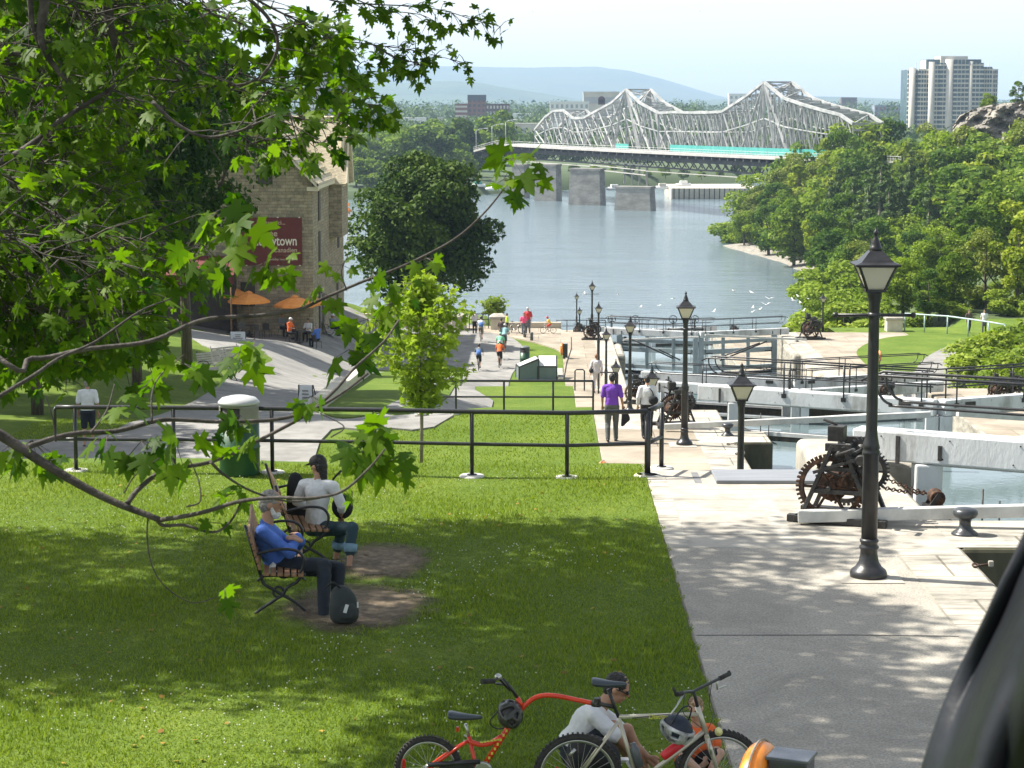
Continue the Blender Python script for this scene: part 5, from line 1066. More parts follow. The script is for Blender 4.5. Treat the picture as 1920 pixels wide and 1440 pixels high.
# ================================================================ quay and far bank structures
t = thing("timber_wharf", "pale sheet piled wharf on the far bank right of the bridge piers", "wharf", tuple(at(1320, 375, 640)))
a = at(1257, 372, 640); c = at(1420, 372, 640); b = MB(); zt = at(1300, 352, 640).z; b.bx(a.x, c.x, 636, 670, ZR - 1, zt); b.build("deck", M_lime, t, t.location)
b = MB(); [b.box((a.x + .8 + k * 1.5, 635.8, (ZR + zt) / 2), (.25, .25, zt - ZR)) for k in range(int((c.x - a.x) / 1.5))]; b.build("piling", M_dksteel, t, t.location)
def far_building(name, label, cat, px0, px1, pyt, pyb, Y, wall, win=None, rows=0, cols=0, roof=None, extra=None, depth=None, rz=.0, wm=None, band=False):
    a = at(px0, pyt, Y); c = at(px1, pyb, Y); w = c.x - a.x; h = a.z - c.z; d = depth or w * .6; t = thing(name, label, cat, ((a.x + c.x) / 2, Y + d / 2, c.z), rz)
    b = MB(); b.bx(-w / 2, w / 2, -d / 2, d / 2, -6, h); b.build("wall", wall, t)
    b = MB(); b.bx(-w / 2 - .15, w / 2 + .15, -d / 2 - .15, d / 2 + .15, h - .02, h + h * .02 + .3); b.build("roof", roof or wall, t)
    if rows:
        k_ = 0
        for i in range(rows):
            if band:
                b = MB(); b.box((0, -d / 2, h * (i + .55) / rows), (w * .94, .3, h / rows * .42)); b.build("window_band", wm or M_drk, t); continue
            for j in range(cols):
                if k_ > 90: break
                k_ += 1; b = MB(); b.box((-w / 2 + w * (j + .5) / cols, -d / 2, h * (i + .55) / rows), (w / cols * .5, .3, h / rows * .5)); b.build("window", wm or M_drk, t)
    return t
M_brick = pm("far_brick", (0.17, 0.075, 0.055), (0.24, 0.11, 0.08), 0.5, .9); M_brick2 = pm("dark_far_brick", (0.10, 0.065, 0.06), (0.14, 0.09, 0.08), 0.5, .9)
M_cream = pm("cream_far_wall", (0.48, 0.45, 0.39), (0.58, 0.545, 0.475), 0.2, .8); M_white = pm("white_far_wall", (0.72, 0.72, 0.70), (0.8, 0.8, 0.78), 0.2, .8)
M_bluewin = pm("blue_glazing", (0.03, 0.06, 0.075), (0.07, 0.12, 0.14), 0.3, .25); M_greyc = pm("grey_far_wall", (0.32, 0.33, 0.34), (0.42, 0.43, 0.44), 0.1, .8)
YB = 1450
far_building("apartment_block", "brick apartment block with white balcony bands left of the dark topped tower", "building", 853, 877, 196, 240, YB, M_brick, rows=5, cols=1, band=True, wm=M_cream)
tw = far_building("brick_tower", "narrow brick tower with a dark top among the far trees", "building", 877, 911, 184, 250, YB + 2, M_brick, rows=7, cols=4); 
b = MB(); w_ = at(911, 0, YB).x - at(877, 0, YB).x; hh = at(0, 184, YB).z - at(0, 250, YB).z; b.box((0, 0, hh + .3), (w_ * 1.03, w_ * .63, hh * .16)); b.build("penthouse", pm("dark_penthouse", (.06, .07, .09)), tw)
far_building("apartment_block", "low dark brick wing with pale balconies right of the dark topped tower", "building", 911, 955, 196, 240, YB + 3, M_brick2, rows=4, cols=7, wm=M_cream)
hb_ = far_building("office_tower", "pale tall office tower behind the museum roof, half veiled by leaves", "building", 571, 604, 118, 240, 1100, M_white, rows=12, cols=1, band=True, wm=M_greyc)
far_building("office_tower", "blue grey glazed slab of the office tower behind the museum roof", "building", 602, 655, 106, 240, 1110, M_greyc, rows=16, cols=1, band=True, wm=M_bluewin)
far_building("flat_block", "dark flat roofed block just right of the museum roof", "building", 655, 700, 222, 262, 1000, M_brick2, rows=2, cols=6)
rd = far_building("school_building", "long red brick building with a grey roof right of the museum roof", "building", 648, 716, 254, 280, 800, M_brick, roof=M_greyc, rows=1, cols=5, wm=M_greyc, depth=20)
far_building("hotel_block", "long pale hotel behind the left bridge truss", "building", 1031, 1104, 193, 290, 1250, M_white, rows=7, cols=8, wm=M_greyc)
h2 = far_building("hotel_tower", "cream hotel tower carrying a dark round topped sign behind the bridge", "building", 1094, 1160, 175, 290, 1290, M_cream, rows=4, cols=1, band=True, wm=M_greyc)
k = at(1128, 185, 1240); b = MB(); s5 = 1240 / FPX; b.box((0, 0, -2), (13 * s5, .8, 9 * s5)); b.lathe([(6.5 * s5, -.4), (6.5 * s5, .4)], 24, (0, 0, 4.5 * s5 - 2), RX(PI / 2)); sgn = b.build("sign_face", pm("dark_maroon_sign", (0.10, 0.045, 0.05)), None); sgn.location = k; sgn.name = "hotel_sign"; tag(sgn, "dark round topped sign on the cream hotel tower", "sign")
far_building("office_block", "white slab block behind the tall bridge tower", "building", 1367, 1402, 178, 270, 1700, M_white, rows=9, cols=4, wm=M_greyc)
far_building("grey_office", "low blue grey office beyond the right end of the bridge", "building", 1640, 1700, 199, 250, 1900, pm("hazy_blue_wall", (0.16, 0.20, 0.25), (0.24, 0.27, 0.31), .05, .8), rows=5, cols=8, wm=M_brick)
far_building("grey_office", "small dark office on the horizon above the right truss end", "building", 1578, 1606, 184, 230, 2300, M_brick2, rows=4, cols=3)
for k, (x0, x1, y0, y1, Y, lb) in enumerate(((751, 798, 222, 240, 1500, "long white roofed shed among the far trees"), (762, 790, 231, 240, 1300, "small white house below the long shed"), (712, 722, 198, 206, 2400, "white speck of a house near the top of the treeline"), (820, 830, 221, 232, 1500, "tiny pale house right of the long white shed"), (940, 1012, 214, 240, 1700, "wide pale building between the brick wing and the truss"), (958, 1030, 233, 262, 1100, "low pale building by the left truss end"), (745, 772, 210, 220, 2000, "pale house cluster high in the far trees"))):
    far_building("far_house", lb, "house", x0, x1, y0, y1 + 10, Y, M_white if k % 2 == 0 else M_cream, rows=1, cols=4, wm=M_greyc)
# condominium tower on the right
Yc = 1100; t = thing("condominium_tower", "tall pale condominium with rounded columns and blue glass bays", "building", tuple(at(1787, 260, Yc))); CO = t.location.copy(); s = Yc / FPX
def cx_(px): return (px - 1787) * s
def cz_(py): return (at(1787, py, Yc) - CO).z
b = MB(); prof_c = [(1706, 1722, 130, 8), (1722, 1742, 130, 3), (1742, 1760, 122, 1), (1760, 1785, 118, 0), (1785, 1812, 112, -1), (1812, 1840, 118, 0), (1840, 1858, 125, 3), (1858, 1872, 132, 7)]
for x0, x1, yt, dy in prof_c: b.bx(cx_(x0), cx_(x1), dy, dy + 22, -20, cz_(yt))
b.bx(cx_(1738), cx_(1838), 4, 24, 0, cz_(111)); b.build("glazing", M_bluewin, t)
b = MB()
for fl in range(16):
    z = cz_(250) + fl * (cz_(122) - cz_(250)) / 15
    for x0, x1, yt, dy in prof_c:
        if z < cz_(yt) + .5: b.bx(cx_(x0) - .1, cx_(x1) + .1, dy - .35, dy + 1, z - .38, z + .38)
b.build("spandrel", M_cream, t)
b = MB()
for px, yt, r in ((1712, 127, 1.6), (1745, 116, 1.5), (1778, 111, 2.2), (1816, 115, 1.5), (1856, 127, 1.5)):
    b.lathe([(r, -20), (r, cz_(yt))], 14, (cx_(px), 1 if px > 1720 and px < 1850 else 5, 0)); 
b.bx(cx_(1762), cx_(1812), 2, 20, 0, cz_(105)); b.bx(cx_(1737), cx_(1840), 6, 22, 0, cz_(112)); b.build("column", M_cream, t)
b = MB()
for x0, x1, yt, dy in prof_c:
    for k in range(1, 4): x = cx_(x0) + (cx_(x1) - cx_(x0)) * k / 4; b.bx(x - .12, x + .12, dy - .2, dy + .5, 0, cz_(yt))
b.build("mullion", M_cream, t)
b = MB(); b.tube([(cx_(1720), 8, 0), (cx_(1720), 8, cz_(116))], .2, 5); b.tube([(cx_(1856), 8, 0), (cx_(1856), 8, cz_(116))], .2, 5); b.build("mast", M_greyc, t)
# rock bluff
M_rock = pm("limestone_cliff", (0.13, 0.12, 0.10), (0.32, 0.29, 0.24), .35, .95, .7, .9, stretch=(1, 1, 3.0), bdist=.3)
V = []; xs_ = list(range(1786, 2040, 3)); ty = lambda px: np.interp(px, [1786, 1800, 1830, 1860, 1920, 2040], [236, 216, 203, 196, 190, 176])
rows_ = 40
for j in range(rows_ + 1):
    for px in xs_:
        u = j / rows_; py = ty(px) + (300 - ty(px)) * u; Y = 360 - 5 * u + 2.6 * noise.fractal(Vector((px * .035, u * 6, 0)), .8, 2, 6) + .5 * noise.noise(Vector((px * .01, math.floor(u * 13), 3))); V.append(at(px, py + 2 * noise.noise(Vector((px * .1, j, 0))), Y))
m = len(xs_); V += [at(px, ty(px), 400) for px in xs_]
F = [(j * m + k, (j + 1) * m + k, (j + 1) * m + k + 1, j * m + k + 1) for j in range(rows_) for k in range(m - 1)] + [(k, k + 1, (rows_ + 1) * m + k + 1, (rows_ + 1) * m + k) for k in range(m - 1)]
b = MB(); b.add(V, F, False); tag(b.build("cliff", M_rock), kind='structure')
# small boats and clutter on the far shore by the piers
for k, (px, py, Y, c_, lb) in enumerate(((895, 346, 668, M_tarp, "teal covered boat at the far shore left of the piers"), (926, 352, 662, M_white, "white boat at the far shore by the bridge foot"), (1280, 345, 655, M_white, "white boat above the pale wharf"), (1150, 352, 655, M_white, "small white boat behind the middle pier"), (1240, 350, 650, M_cream, "pale boat right of the front pier"))):
    p = at(px, py, Y); t = thing("moored_boat", lb, "boat", (p.x, Y, p.z - .6), .2, None); b = MB(); b.loft([((-2.6, 0, .3), (0, .15, 0), (0, 0, .3)), ((-1.5, 0, .3), (0, .9, 0), (0, 0, .55)), ((1.8, 0, .3), (0, 1, 0), (0, 0, .55)), ((2.5, 0, .35), (0, .8, 0), (0, 0, .5))], 10); b.build("hull", M_white, t); b = MB(); b.box((.3, 0, 1.1), (2.2, 1.3, 1.0)); b.build("cabin", c_, t, bevel=.1)
b = MB(); p = at(652, 382, 560); t = thing("channel_buoy", "red and white channel marker on the water left of the round maple", "buoy", (p.x, p.y, ZR)); b = MB(); b.lathe([(1.1, -.3), (1.1, .5), (.5, .7), (.5, 2.2), (0, 2.3)], 14); b.build("body", M_or, t); b = MB(); b.lathe([(.52, 1.0), (.52, 1.5)], 14); b.build("band", M_white, t)
# ================================================================ trees
L_far = leafmat("leaf_hill", (0.055, 0.105, 0.008), (0.22, 0.29, 0.030), 0.30)
L_far2 = leafmat("leaf_hill_dark", (0.028, 0.07, 0.008), (0.12, 0.19, 0.02), 0.25); L_far3 = leafmat("leaf_hill_yellow", (0.10, 0.15, 0.010), (0.30, 0.34, 0.035), 0.3)
L_far4 = leafmat("leaf_far_woods", (0.02, 0.05, 0.012), (0.10, 0.15, 0.03), 0.15)
L_pop = leafmat("leaf_poplar", (0.045, 0.085, 0.025), (0.12, 0.17, 0.055), 0.2)
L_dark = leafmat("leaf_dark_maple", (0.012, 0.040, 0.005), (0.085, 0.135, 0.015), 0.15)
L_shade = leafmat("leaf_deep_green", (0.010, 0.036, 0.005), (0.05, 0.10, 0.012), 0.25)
L_bright = leafmat("leaf_bright_sapling", (0.17, 0.26, 0.022), (0.36, 0.44, 0.05), 0.45, (1.2, 1.3, 0.5))
L_shrub = leafmat("leaf_shrub", (0.11, 0.17, 0.02), (0.27, 0.33, 0.045), 0.3)
L_gold = leafmat("goldenrod", (0.30, 0.28, 0.03), (0.6, 0.5, 0.05), 0.25)
L_olive = leafmat("leaf_olive", (0.09, 0.13, 0.022), (0.22, 0.25, 0.05), 0.2)
M_bark = pm("bark", (0.045, 0.035, 0.026), (0.12, 0.095, 0.07), 3, .95, .8, 12, stretch=(3, 3, .7)); M_barkg = pm("grey_bark", (0.16, 0.14, 0.11), (0.28, 0.25, 0.20), 6, .9, .5, 20, stretch=(2, 2, .6))
def leafcloud(rng, centres, radii, counts, leaf, up=0.5, squash=0.8):
    """small folded rhombic leaves over many lobes; returns verts, faces, tint"""
    VV = []; TT = []
    for c, r, n in zip(centres, radii, counts):
        d = rng.normal(size=(n, 3)); d /= np.linalg.norm(d, axis=1)[:, None]; d[:, 2] = np.where(rng.random(n) < 0.45, np.abs(d[:, 2]), d[:, 2])
        rad = r * (0.5 + 0.55 * rng.random(n) ** 0.6 + .22 * rng.random(n) ** 6); p = np.asarray(c) + d * rad[:, None] * np.array([1, 1, squash])
        nn = d * 0.7 + rng.normal(size=(n, 3)) * 0.75 + np.array([0, 0, up]); nn /= np.linalg.norm(nn, axis=1)[:, None]
        a = np.cross(nn, rng.normal(size=(n, 3))); a /= np.linalg.norm(a, axis=1)[:, None] + 1e-9; b_ = np.cross(nn, a)
        s = (leaf * (0.6 + 0.8 * rng.random(n)))[:, None]
        q = np.stack([p - a * s * .5, p - b_ * s * .34 + nn * s * .08, p + a * s * .62, p + b_ * s * .34 + nn * s * .08], axis=1); VV.append(q.reshape(-1, 3))
        TT.append(np.clip(0.5 + rng.normal() * 0.19 + rng.normal(size=n) * 0.2, 0, 1))
    V = np.concatenate(VV); T = np.concatenate(TT); F = np.arange(len(V)).reshape(-1, 4); return V, F, T
def make_tree(name, seed, H, Rx, base, leaf, nl, lobes, mat, bark=None, shape='round', trunk_r=None, cat="tree", up=.5, limbs=5, lobr=(.26, .42)):
    rng = np.random.default_rng(seed); t = thing(name, "", cat); cz = base + (H - base) / 2; hz_ = (H - base) / 2; C = []; Rr = []
    for i in range(lobes):
        u = rng.normal(size=3); u /= np.linalg.norm(u); k = .35 + .5 * rng.random() ** .5
        if shape == 'column': z = base + (H - base) * (i + .5) / lobes; tt = (z - base) / (H - base); w = Rx * max(.12, (1 - tt) ** .55 * min(1, .55 + tt * 2.2)); C.append((u[0] * w * .45, u[1] * w * .45, z)); Rr.append(w * (.5 + .3 * rng.random())); continue
        if shape == 'dome': u[2] = abs(u[2]) * 1.0 - .25
        c = np.array([u[0] * Rx * k, u[1] * Rx * k, cz + u[2] * hz_ * k]); C.append(c); Rr.append(min(Rx, hz_) * rng.uniform(*lobr))
    area = np.array(Rr) ** 2; cnt = np.maximum(20, (nl * area / area.sum()).astype(int))
    V, F, T = leafcloud(rng, C, Rr, cnt, leaf, up); np_mesh("crown", V, F, mat, t, T)
    tr = trunk_r or H * .02; b = MB(); b.tube([(0, 0, -.3), (.02 * H * .3, 0, H * .2), (0, .03 * H * .3, H * .45), (0, 0, H * .8)], [tr * 1.25, tr, tr * .6, tr * .12], 9)
    for i in range(min(limbs, len(C))):
        j = int(rng.integers(len(C))); c = Vector(C[j]); z0 = H * rng.uniform(.25, .5); b.tube(catmull([(0, 0, z0), c * .5 + Vector((0, 0, z0 * .5)), c], 4), [tr * .5] * 4 + [tr * .35] * 4 + [tr * .15], 6) if False else b.tube([(0, 0, z0), tuple(c * .5 + Vector((0, 0, z0 * .45))), tuple(c)], [tr * .5, tr * .35, tr * .12], 6)
    b.build("trunk", bark or M_bark, t); return t
protos = [make_tree("broadleaf_tree", 11 + i, 12, (4.4, 3.6, 4.0, 4.8, 3.4)[i], (.5, .2, .8, .3, .2)[i], (.42, .34, .5, .38, .44)[i], (5600, 6400, 4200, 6200, 4600)[i], (26, 34, 18, 40, 16)[i], (L_far, L_far2, L_far, L_olive, L_far3)[i], lobr=((.24, .44), (.16, .34), (.3, .5), (.14, .3), (.2, .5))[i]) for i in range(5)]
pop = [make_tree("poplar_tree", 31 + i, 18, 1.9, 1.5, .36, 4200, 14, L_pop, M_barkg, 'column', limbs=0) for i in range(2)]
shr = [make_tree("shrub", 41 + i, 3.2, 1.9, 0.1, .16, 5200, 18, L_shrub if i else L_far, cat="shrub", limbs=3, trunk_r=.04) for i in range(3)]
usedp = set(); GI = [0]; SQ = 1
ADJ_W = ["shaded", "sunlit", "dense", "ragged", "leaning", "spreading", "narrow", "full", "pale", "dark"]
def place(pr, px, ytop, Y, hf, label, group=None, wx=1.0, X=None):
    x = at(px, 300, Y).x if X is None else X; z = hf(x, Y) - .2; zt = at(px, ytop, Y).z; H = max(1.5, zt - z); h0 = {True: 12}.get(True)
    h0 = 18 if "poplar" in pr.name else (3.2 if "shrub" in pr.name else 12); s = H / h0; sx = s * wx
    if pr.name not in usedp: usedp.add(pr.name); o = pr; o.location = (x, Y, z)
    else: o = copy_tree(pr); o.location = (x, Y, z)
    o.rotation_euler = (0, 0, random.uniform(0, 6.28)); o.scale = (sx * random.uniform(.82, 1.15), sx * random.uniform(.82, 1.15), s); tag(o, label, None, group); return o
silx = [1370, 1385, 1420, 1480, 1530, 1560, 1600, 1640, 1690, 1740, 1790, 1830, 1870, 1920, 1990]; sily = [380, 332, 310, 268, 248, 230, 222, 224, 236, 232, 250, 236, 248, 234, 226]
sil = lambda px: float(np.interp(px, silx, sily))
rows = [(474, 1500, 1960, 0, 38), (446, 1425, 1960, 20, 38), (424, 1392, 1960, 44, 38), (400, 1440, 1960, 74, 40), (372, 1490, 1960, 100, 42), (344, 1540, 1960, 130, 46), (314, 1560, 1970, 160, 50), (286, 1575, 1980, 190, 54), (262, 1580, 1990, 222, 56)]
rnames = ["on the skyline of the wooded hill", "just below the skyline of the wooded hill", "on the upper slope above the pebble point", "on the slope behind the poplars", "in the middle of the wooded slope", "on the lower slope above the beach", "low on the slope near the water", "in the lower wood behind the shrubs", "at the foot of the wood above the nearest lantern"]
random.seed(21)
for (Y, a, c_, dy, st), rn in zip(rows, rnames):
    px = a; k = 0
    while px < c_:
        pxx = px + random.uniform(-8, 8); yt = sil(pxx) + dy + random.uniform(-14, 24); k += 1
        lo = 450 + (474 - Y) * .9
        pr = random.choice(protos); place(pr, pxx, yt, Y + random.uniform(-6, 6), hill_r, f"broadleaf tree {rn}, number {k} from the left in its row".replace("number ", "place "), "broadleaf trees of the wooded hill", random.uniform(.8, 1.3)); px += st * random.uniform(.85, 1.15)
ol = {1: "first", 2: "second", 3: "third", 4: "fourth", 5: "fifth", 6: "sixth", 7: "seventh", 8: "eighth", 9: "ninth", 10: "tenth", 11: "eleventh", 12: "twelfth", 13: "thirteenth", 14: "fourteenth"}
for o in COL.objects:
    if o.get('label') and ", place " in o['label']:
        h, k = o['label'].split(", place "); k = int(k.split()[0]); o['label'] = f"{ol.get(k, 'last')} broadleaf tree from the left {h.replace('broadleaf tree ', '')}"
for k, (px, yt, Y, wx, w) in enumerate(((1652, 252, 372, 1.15, "tallest"), (1600, 300, 385, 1.0, "slim"), (1628, 300, 366, 1.1, "second tall"), (1690, 296, 368, .9, "short"), (1722, 270, 375, .95, "rightmost"), (1556, 310, 395, 1.0, "leftmost"), (1668, 300, 355, 1.0, "pale"), (1640, 262, 380, .9, "narrowest"), (1575, 284, 400, .9, "farthest"), (1745, 310, 350, .9, "lowest right"), (1530, 330, 410, .8, "short left"), (1500, 350, 420, .8, "shortest left"), (1612, 340, 352, 1.0, "front"), (1706, 262, 390, .8, "thin high"), (1770, 268, 372, .8, "thin far right"), (1460, 352, 428, .8, "outermost left"))):
    place(pop[k % 2], px, yt, Y - (34 if Y < 405 else 20), hill_r, f"{w} columnar poplar rising from the wooded slope", "columnar poplars of the slope", wx * 1.15)
for k, (px, yt, Y, wx) in enumerate(((1778, 234, 362, 1.0), (1800, 240, 356, 1.1), (1826, 236, 354, 1.0), (1850, 244, 352, 1.2), (1876, 236, 350, 1.1), (1902, 230, 348, 1.2), (1930, 226, 346, 1.2), (1812, 268, 340, 1.3), (1850, 272, 336, 1.3), (1888, 262, 332, 1.3), (1925, 268, 330, 1.4), (1960, 240, 340, 1.4), (1790, 300, 322, 1.3), (1835, 310, 316, 1.4), (1880, 300, 312, 1.4), (1925, 308, 308, 1.4))):
    place(protos[(k * 3) % 5], px, yt, Y, hill_r, f"{['first','second','third','fourth','fifth','sixth','seventh','eighth','ninth','tenth','eleventh','twelfth','thirteenth','fourteenth','fifteenth','last'][k]} tree screening the foot of the rock bluff", "trees below the rock bluff", wx)
# shrubs on the point and along the shore
for k, (px, yt, Y, wx) in enumerate(((1392, 392, 436, 1.6), (1412, 400, 428, 1.7), (1440, 398, 420, 1.8), (1475, 412, 405, 1.8), (1506, 425, 385, 1.6), (1540, 432, 372, 1.7), (1580, 440, 350, 1.7), (1385, 420, 440, 1.4), (1612, 452, 330, 1.6))):
    place(shr[k % 2], px, yt, Y, hill_r, f"{ol[k+1]} round shrub from the point along the pebble beach", "shrubs along the pebble beach", wx)
for k, (px, yt, Y, wx) in enumerate(((1548, 520, 250, 1.4), (1570, 500, 240, 1.5), (1600, 486, 235, 1.3), (1640, 505, 232, 1.4), (1620, 530, 215, 1.2), (1585, 540, 205, 1.5), (1555, 560, 195, 1.3))):
    place(shr[0], px, yt, Y, lambda x, y: -19 if y > 200 else -15, f"{ol[k+1]} light green shrub in the thicket left of the nearest lantern", "thicket by the water", wx)
for k, (px, yt, Y, wx) in enumerate(((1548, 592, 162, 1.3), (1566, 580, 165, 1.4), (1588, 572, 164, 1.5), (1612, 566, 166, 1.4), (1636, 572, 163, 1.4), (1660, 578, 170, 1.3), (1700, 585, 168, 1.5), (1725, 588, 172, 1.3))):
    place(shr[1 + k % 2], px, yt, Y, lambda x, y: -14.5, f"{ol[k+1]} bright bush from the left behind the right bank pier", "bright bushes behind the right bank pier", wx)
near = [(1700, 476, 171, 1.05, "olive green tree just right of the nearest lantern"), (1748, 500, 166, 1.25, "rounded dark tree behind the teal railing"), (1795, 465, 170, 1.0, "tree with a visible trunk behind the teal railing"), (1855, 430, 172, 1.0, "tall tree over the two walkers on the right bank"), (1915, 395, 168, 1.1, "tall tree at the right frame edge behind the walkers"), (1770, 420, 215, 1.2, "bushy tree above the rounded dark tree"), (1830, 380, 225, 1.2, "bushy tree high above the teal railing"), (1900, 330, 235, 1.2, "large tree at the right frame edge below the bluff"), (1640, 470, 235, 1.1, "sunlit tree immediately left of the lantern head"), (1965, 300, 200, 1.3, "huge tree cut off by the right frame edge"), (1722, 540, 176, 1.3, "low bushy tree between the lantern and the rounded dark tree"), (1825, 530, 178, 1.4, "low bushy tree filling the gap behind the two walkers"), (1885, 520, 180, 1.4, "low bushy tree at the right behind the teal railing")]
for k, (px, yt, Y, wx, lb) in enumerate(near): place(protos[k % 5], px, yt, Y, lambda x, y: -11.0 if y < 190 else -12.5, lb, "trees behind the teal railing", wx)
for k, px in enumerate(range(1690, 2000, 26)):
    place(shr[(k * 2) % 3], px, 556 + 14 * math.sin(k * 2.1), 172 + 6 * math.sin(k * 1.3), lambda x, y: -11.2, f"{ol[k+1]} undergrowth bush from the left beneath the trees behind the teal railing", "undergrowth bushes behind the teal railing", 1.9)
hr_f = lambda x, y: hr(x, y)
for k, (px, yt, Y, wx) in enumerate(((1860, 640, 127, 1.4), (1895, 610, 130, 1.5), (1925, 590, 128, 1.6), (1880, 655, 121, 1.5), (1912, 640, 122, 1.6), (1945, 620, 120, 1.7), (1842, 665, 124, 1.0), (1905, 675, 117, 1.5), (1935, 660, 114, 1.6))):
    place(shr[1 + k % 2], px, yt, Y, lambda x, y: -11.3, f"{ol[k+1]} yellow green bush beside the far asphalt path", "yellow green bushes beside the far path", wx)
rng = np.random.default_rng(5); Cn = []; Rn = []
for k in range(70):
    px = rng.uniform(1850, 1990); Y = rng.uniform(106, 118); p = at(px, 600, Y); Cn.append((p.x, Y, -11 + rng.uniform(.2, .7))); Rn.append(rng.uniform(.3, .6))
V, F, T = leafcloud(rng, Cn, Rn, [90] * 70, .10); tag(np_mesh("goldenrod_weeds", V, F, L_gold, None, T), kind='stuff')
for k, (px, yt, Y, wx, lb) in enumerate(((1850, 172, 372, .8, "small tree growing on the lip of the rock bluff"), (1905, 150, 372, .8, "tree on top of the rock bluff at the right frame edge"), (1880, 200, 368, .6, "stunted tree in a cleft of the rock bluff"))):
    o = place(protos[k % 3], px, yt, Y, lambda x, y: at(1850, 214 if k != 1 else 200, 372).z, lb, None, wx * 1.3)
# big round dark maple by the river
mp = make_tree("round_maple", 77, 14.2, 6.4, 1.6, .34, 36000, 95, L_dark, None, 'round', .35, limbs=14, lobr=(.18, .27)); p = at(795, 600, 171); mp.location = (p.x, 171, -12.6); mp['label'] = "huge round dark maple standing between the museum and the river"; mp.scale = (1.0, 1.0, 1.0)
# dark trees over the left lawn
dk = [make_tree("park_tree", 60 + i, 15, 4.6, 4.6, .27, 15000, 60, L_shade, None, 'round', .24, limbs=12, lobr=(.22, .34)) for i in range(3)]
def pdk(i, px, Y, H, lb, wx=1.0, new=False):
    x = at(px, 400, Y).x; z = hz(x, Y) - .1; o = dk[i] if new else copy_tree(dk[i]); o.location = (x, Y, z); s = H / 15; o.scale = (s * wx, s * wx, s); o.rotation_euler = (0, 0, px * .37); tag(o, lb, None, "dark trees over the left lawn")
pdk(0, 345, 88, 15.0, "dark leafy tree left of the museum wall, its crown covering part of the banner", .85, True)
pdk(1, 170, 84, 15.5, "dark leafy tree on the left lawn, second from the museum wall", .95, True)
pdk(2, 10, 78, 15.5, "dark leafy tree at the left frame edge over the lawn", 1.0, True)
pdk(0, 60, 63, 12.5, "nearer dark tree shading the asphalt in front of the man in the white shirt", .8)
pdk(1, 250, 72, 13.5, "dark tree with a black trunk above the pale benches", .75)
pdk(2, -120, 66, 14, "dark tree outside the left frame edge shading the lawn", 1.0)
for k, (x_, y_, lb) in enumerate(((-23.5, 58, "first"), (-26, 70, "second"), (-27.5, 84, "third"), (-29, 99, "fourth"), (-20.5, 50, "nearest"))):  # off-screen trees added for the shade they cast on the left lawn
    o = copy_tree(dk[k % 3]); o.location = (x_, y_, hz(x_, y_)); o.scale = (1.0, 1.0, 1.02); tag(o, lb + " unseen dark tree added beyond the left frame edge to shade the lawn", None, "dark trees over the left lawn")
pdk(0, 130, 118, 18, "dark tree far behind the patio awning", 1.0); pdk(1, -40, 126, 19, "dark tree behind the others near the left frame edge", 1.1); pdk(2, 250, 150, 19, "dark tree behind the left roof corner of the museum", 1.0)
# low shade foliage mass between patio and lawn
for k, (px, yt, Y, wx) in enumerate(((205, 590, 112, 1.2), (260, 600, 116, 1.3), (320, 600, 118, 1.3), (140, 585, 108, 1.4), (80, 580, 104, 1.5), (20, 580, 100, 1.5))):
    s_ = copy_tree(shr[0]); x = at(px, 600, Y).x; s_.location = (x, Y, hz(x, Y)); k2 = (at(px, yt, Y).z - hz(x, Y)) / 3.2; s_.scale = (k2 * wx,) * 2 + (k2,); tag(s_, f"{ol[k+1]} shrub from the patio under the dark trees", "shrub", "shrubs under the dark trees")
# young saplings
def leaf_poly(s=1.0):
    """outline of a five lobed maple leaf, base at the origin, tip along +y"""
    h = [(0, 0), (.10, .02), (.30, -.12), (.34, -.02), (.50, .06), (.36, .16), (.30, .22), (.46, .30), (.66, .40), (.56, .46), (.60, .62), (.44, .56), (.30, .46), (.22, .52), (.24, .72), (.14, .70), (.10, .84), (0, 1.02)]
    L = h + [(-x, y) for x, y in reversed(h[1:-1])]; return [(x * s, y * s) for x, y in L]
LP = np.array(leaf_poly()); NLP = len(LP)
def maple_leaves(name, P, D, N, S, mat, parent, o=(0, 0, 0), rng=None, tint=None, fold=.18, simple=False):
    """P base points, D direction base->tip, N normals, S sizes: each leaf a fan of triangles about its midrib"""
    rng = rng or np.random.default_rng(1); P = np.asarray(P, float) - np.asarray(o); D = np.asarray(D, float); N = np.asarray(N, float); S = np.asarray(S, float)[:, None]
    D /= np.linalg.norm(D, axis=1)[:, None] + 1e-9; X = np.cross(D, N); X /= np.linalg.norm(X, axis=1)[:, None] + 1e-9; N = np.cross(X, D)
    lp = LP if not simple else LP[[0, 2, 4, 6, 8, 11, 14, 17, 20, 23, 26, 28, 30, 32]] if len(LP) > 32 else LP
    m = len(lp); V = []
    cvec = np.array([0, .36]); outl = np.vstack([lp, cvec]); droop = rng.uniform(.05, .30, size=len(P))[:, None]
    for (x, y) in outl: V.append(P + X * S * x + D * S * y + N * S * (abs(x) * -fold) - np.array([0, 0, 1]) * S * (y * y) * droop)
    V = np.stack(V, axis=1).reshape(-1, 3); n = len(P); k = m + 1; base = np.arange(n)[:, None, None] * k
    tri = np.array([[i, (i + 1) % m, m] for i in range(m)])[None]; F = (base + tri).reshape(-1, 3)
    T = tint if tint is not None else np.clip(rng.normal(.5, .22, size=n), 0, 1); T = np.repeat(T, m); return np_mesh(name, V, F, mat, parent, T, k=3)
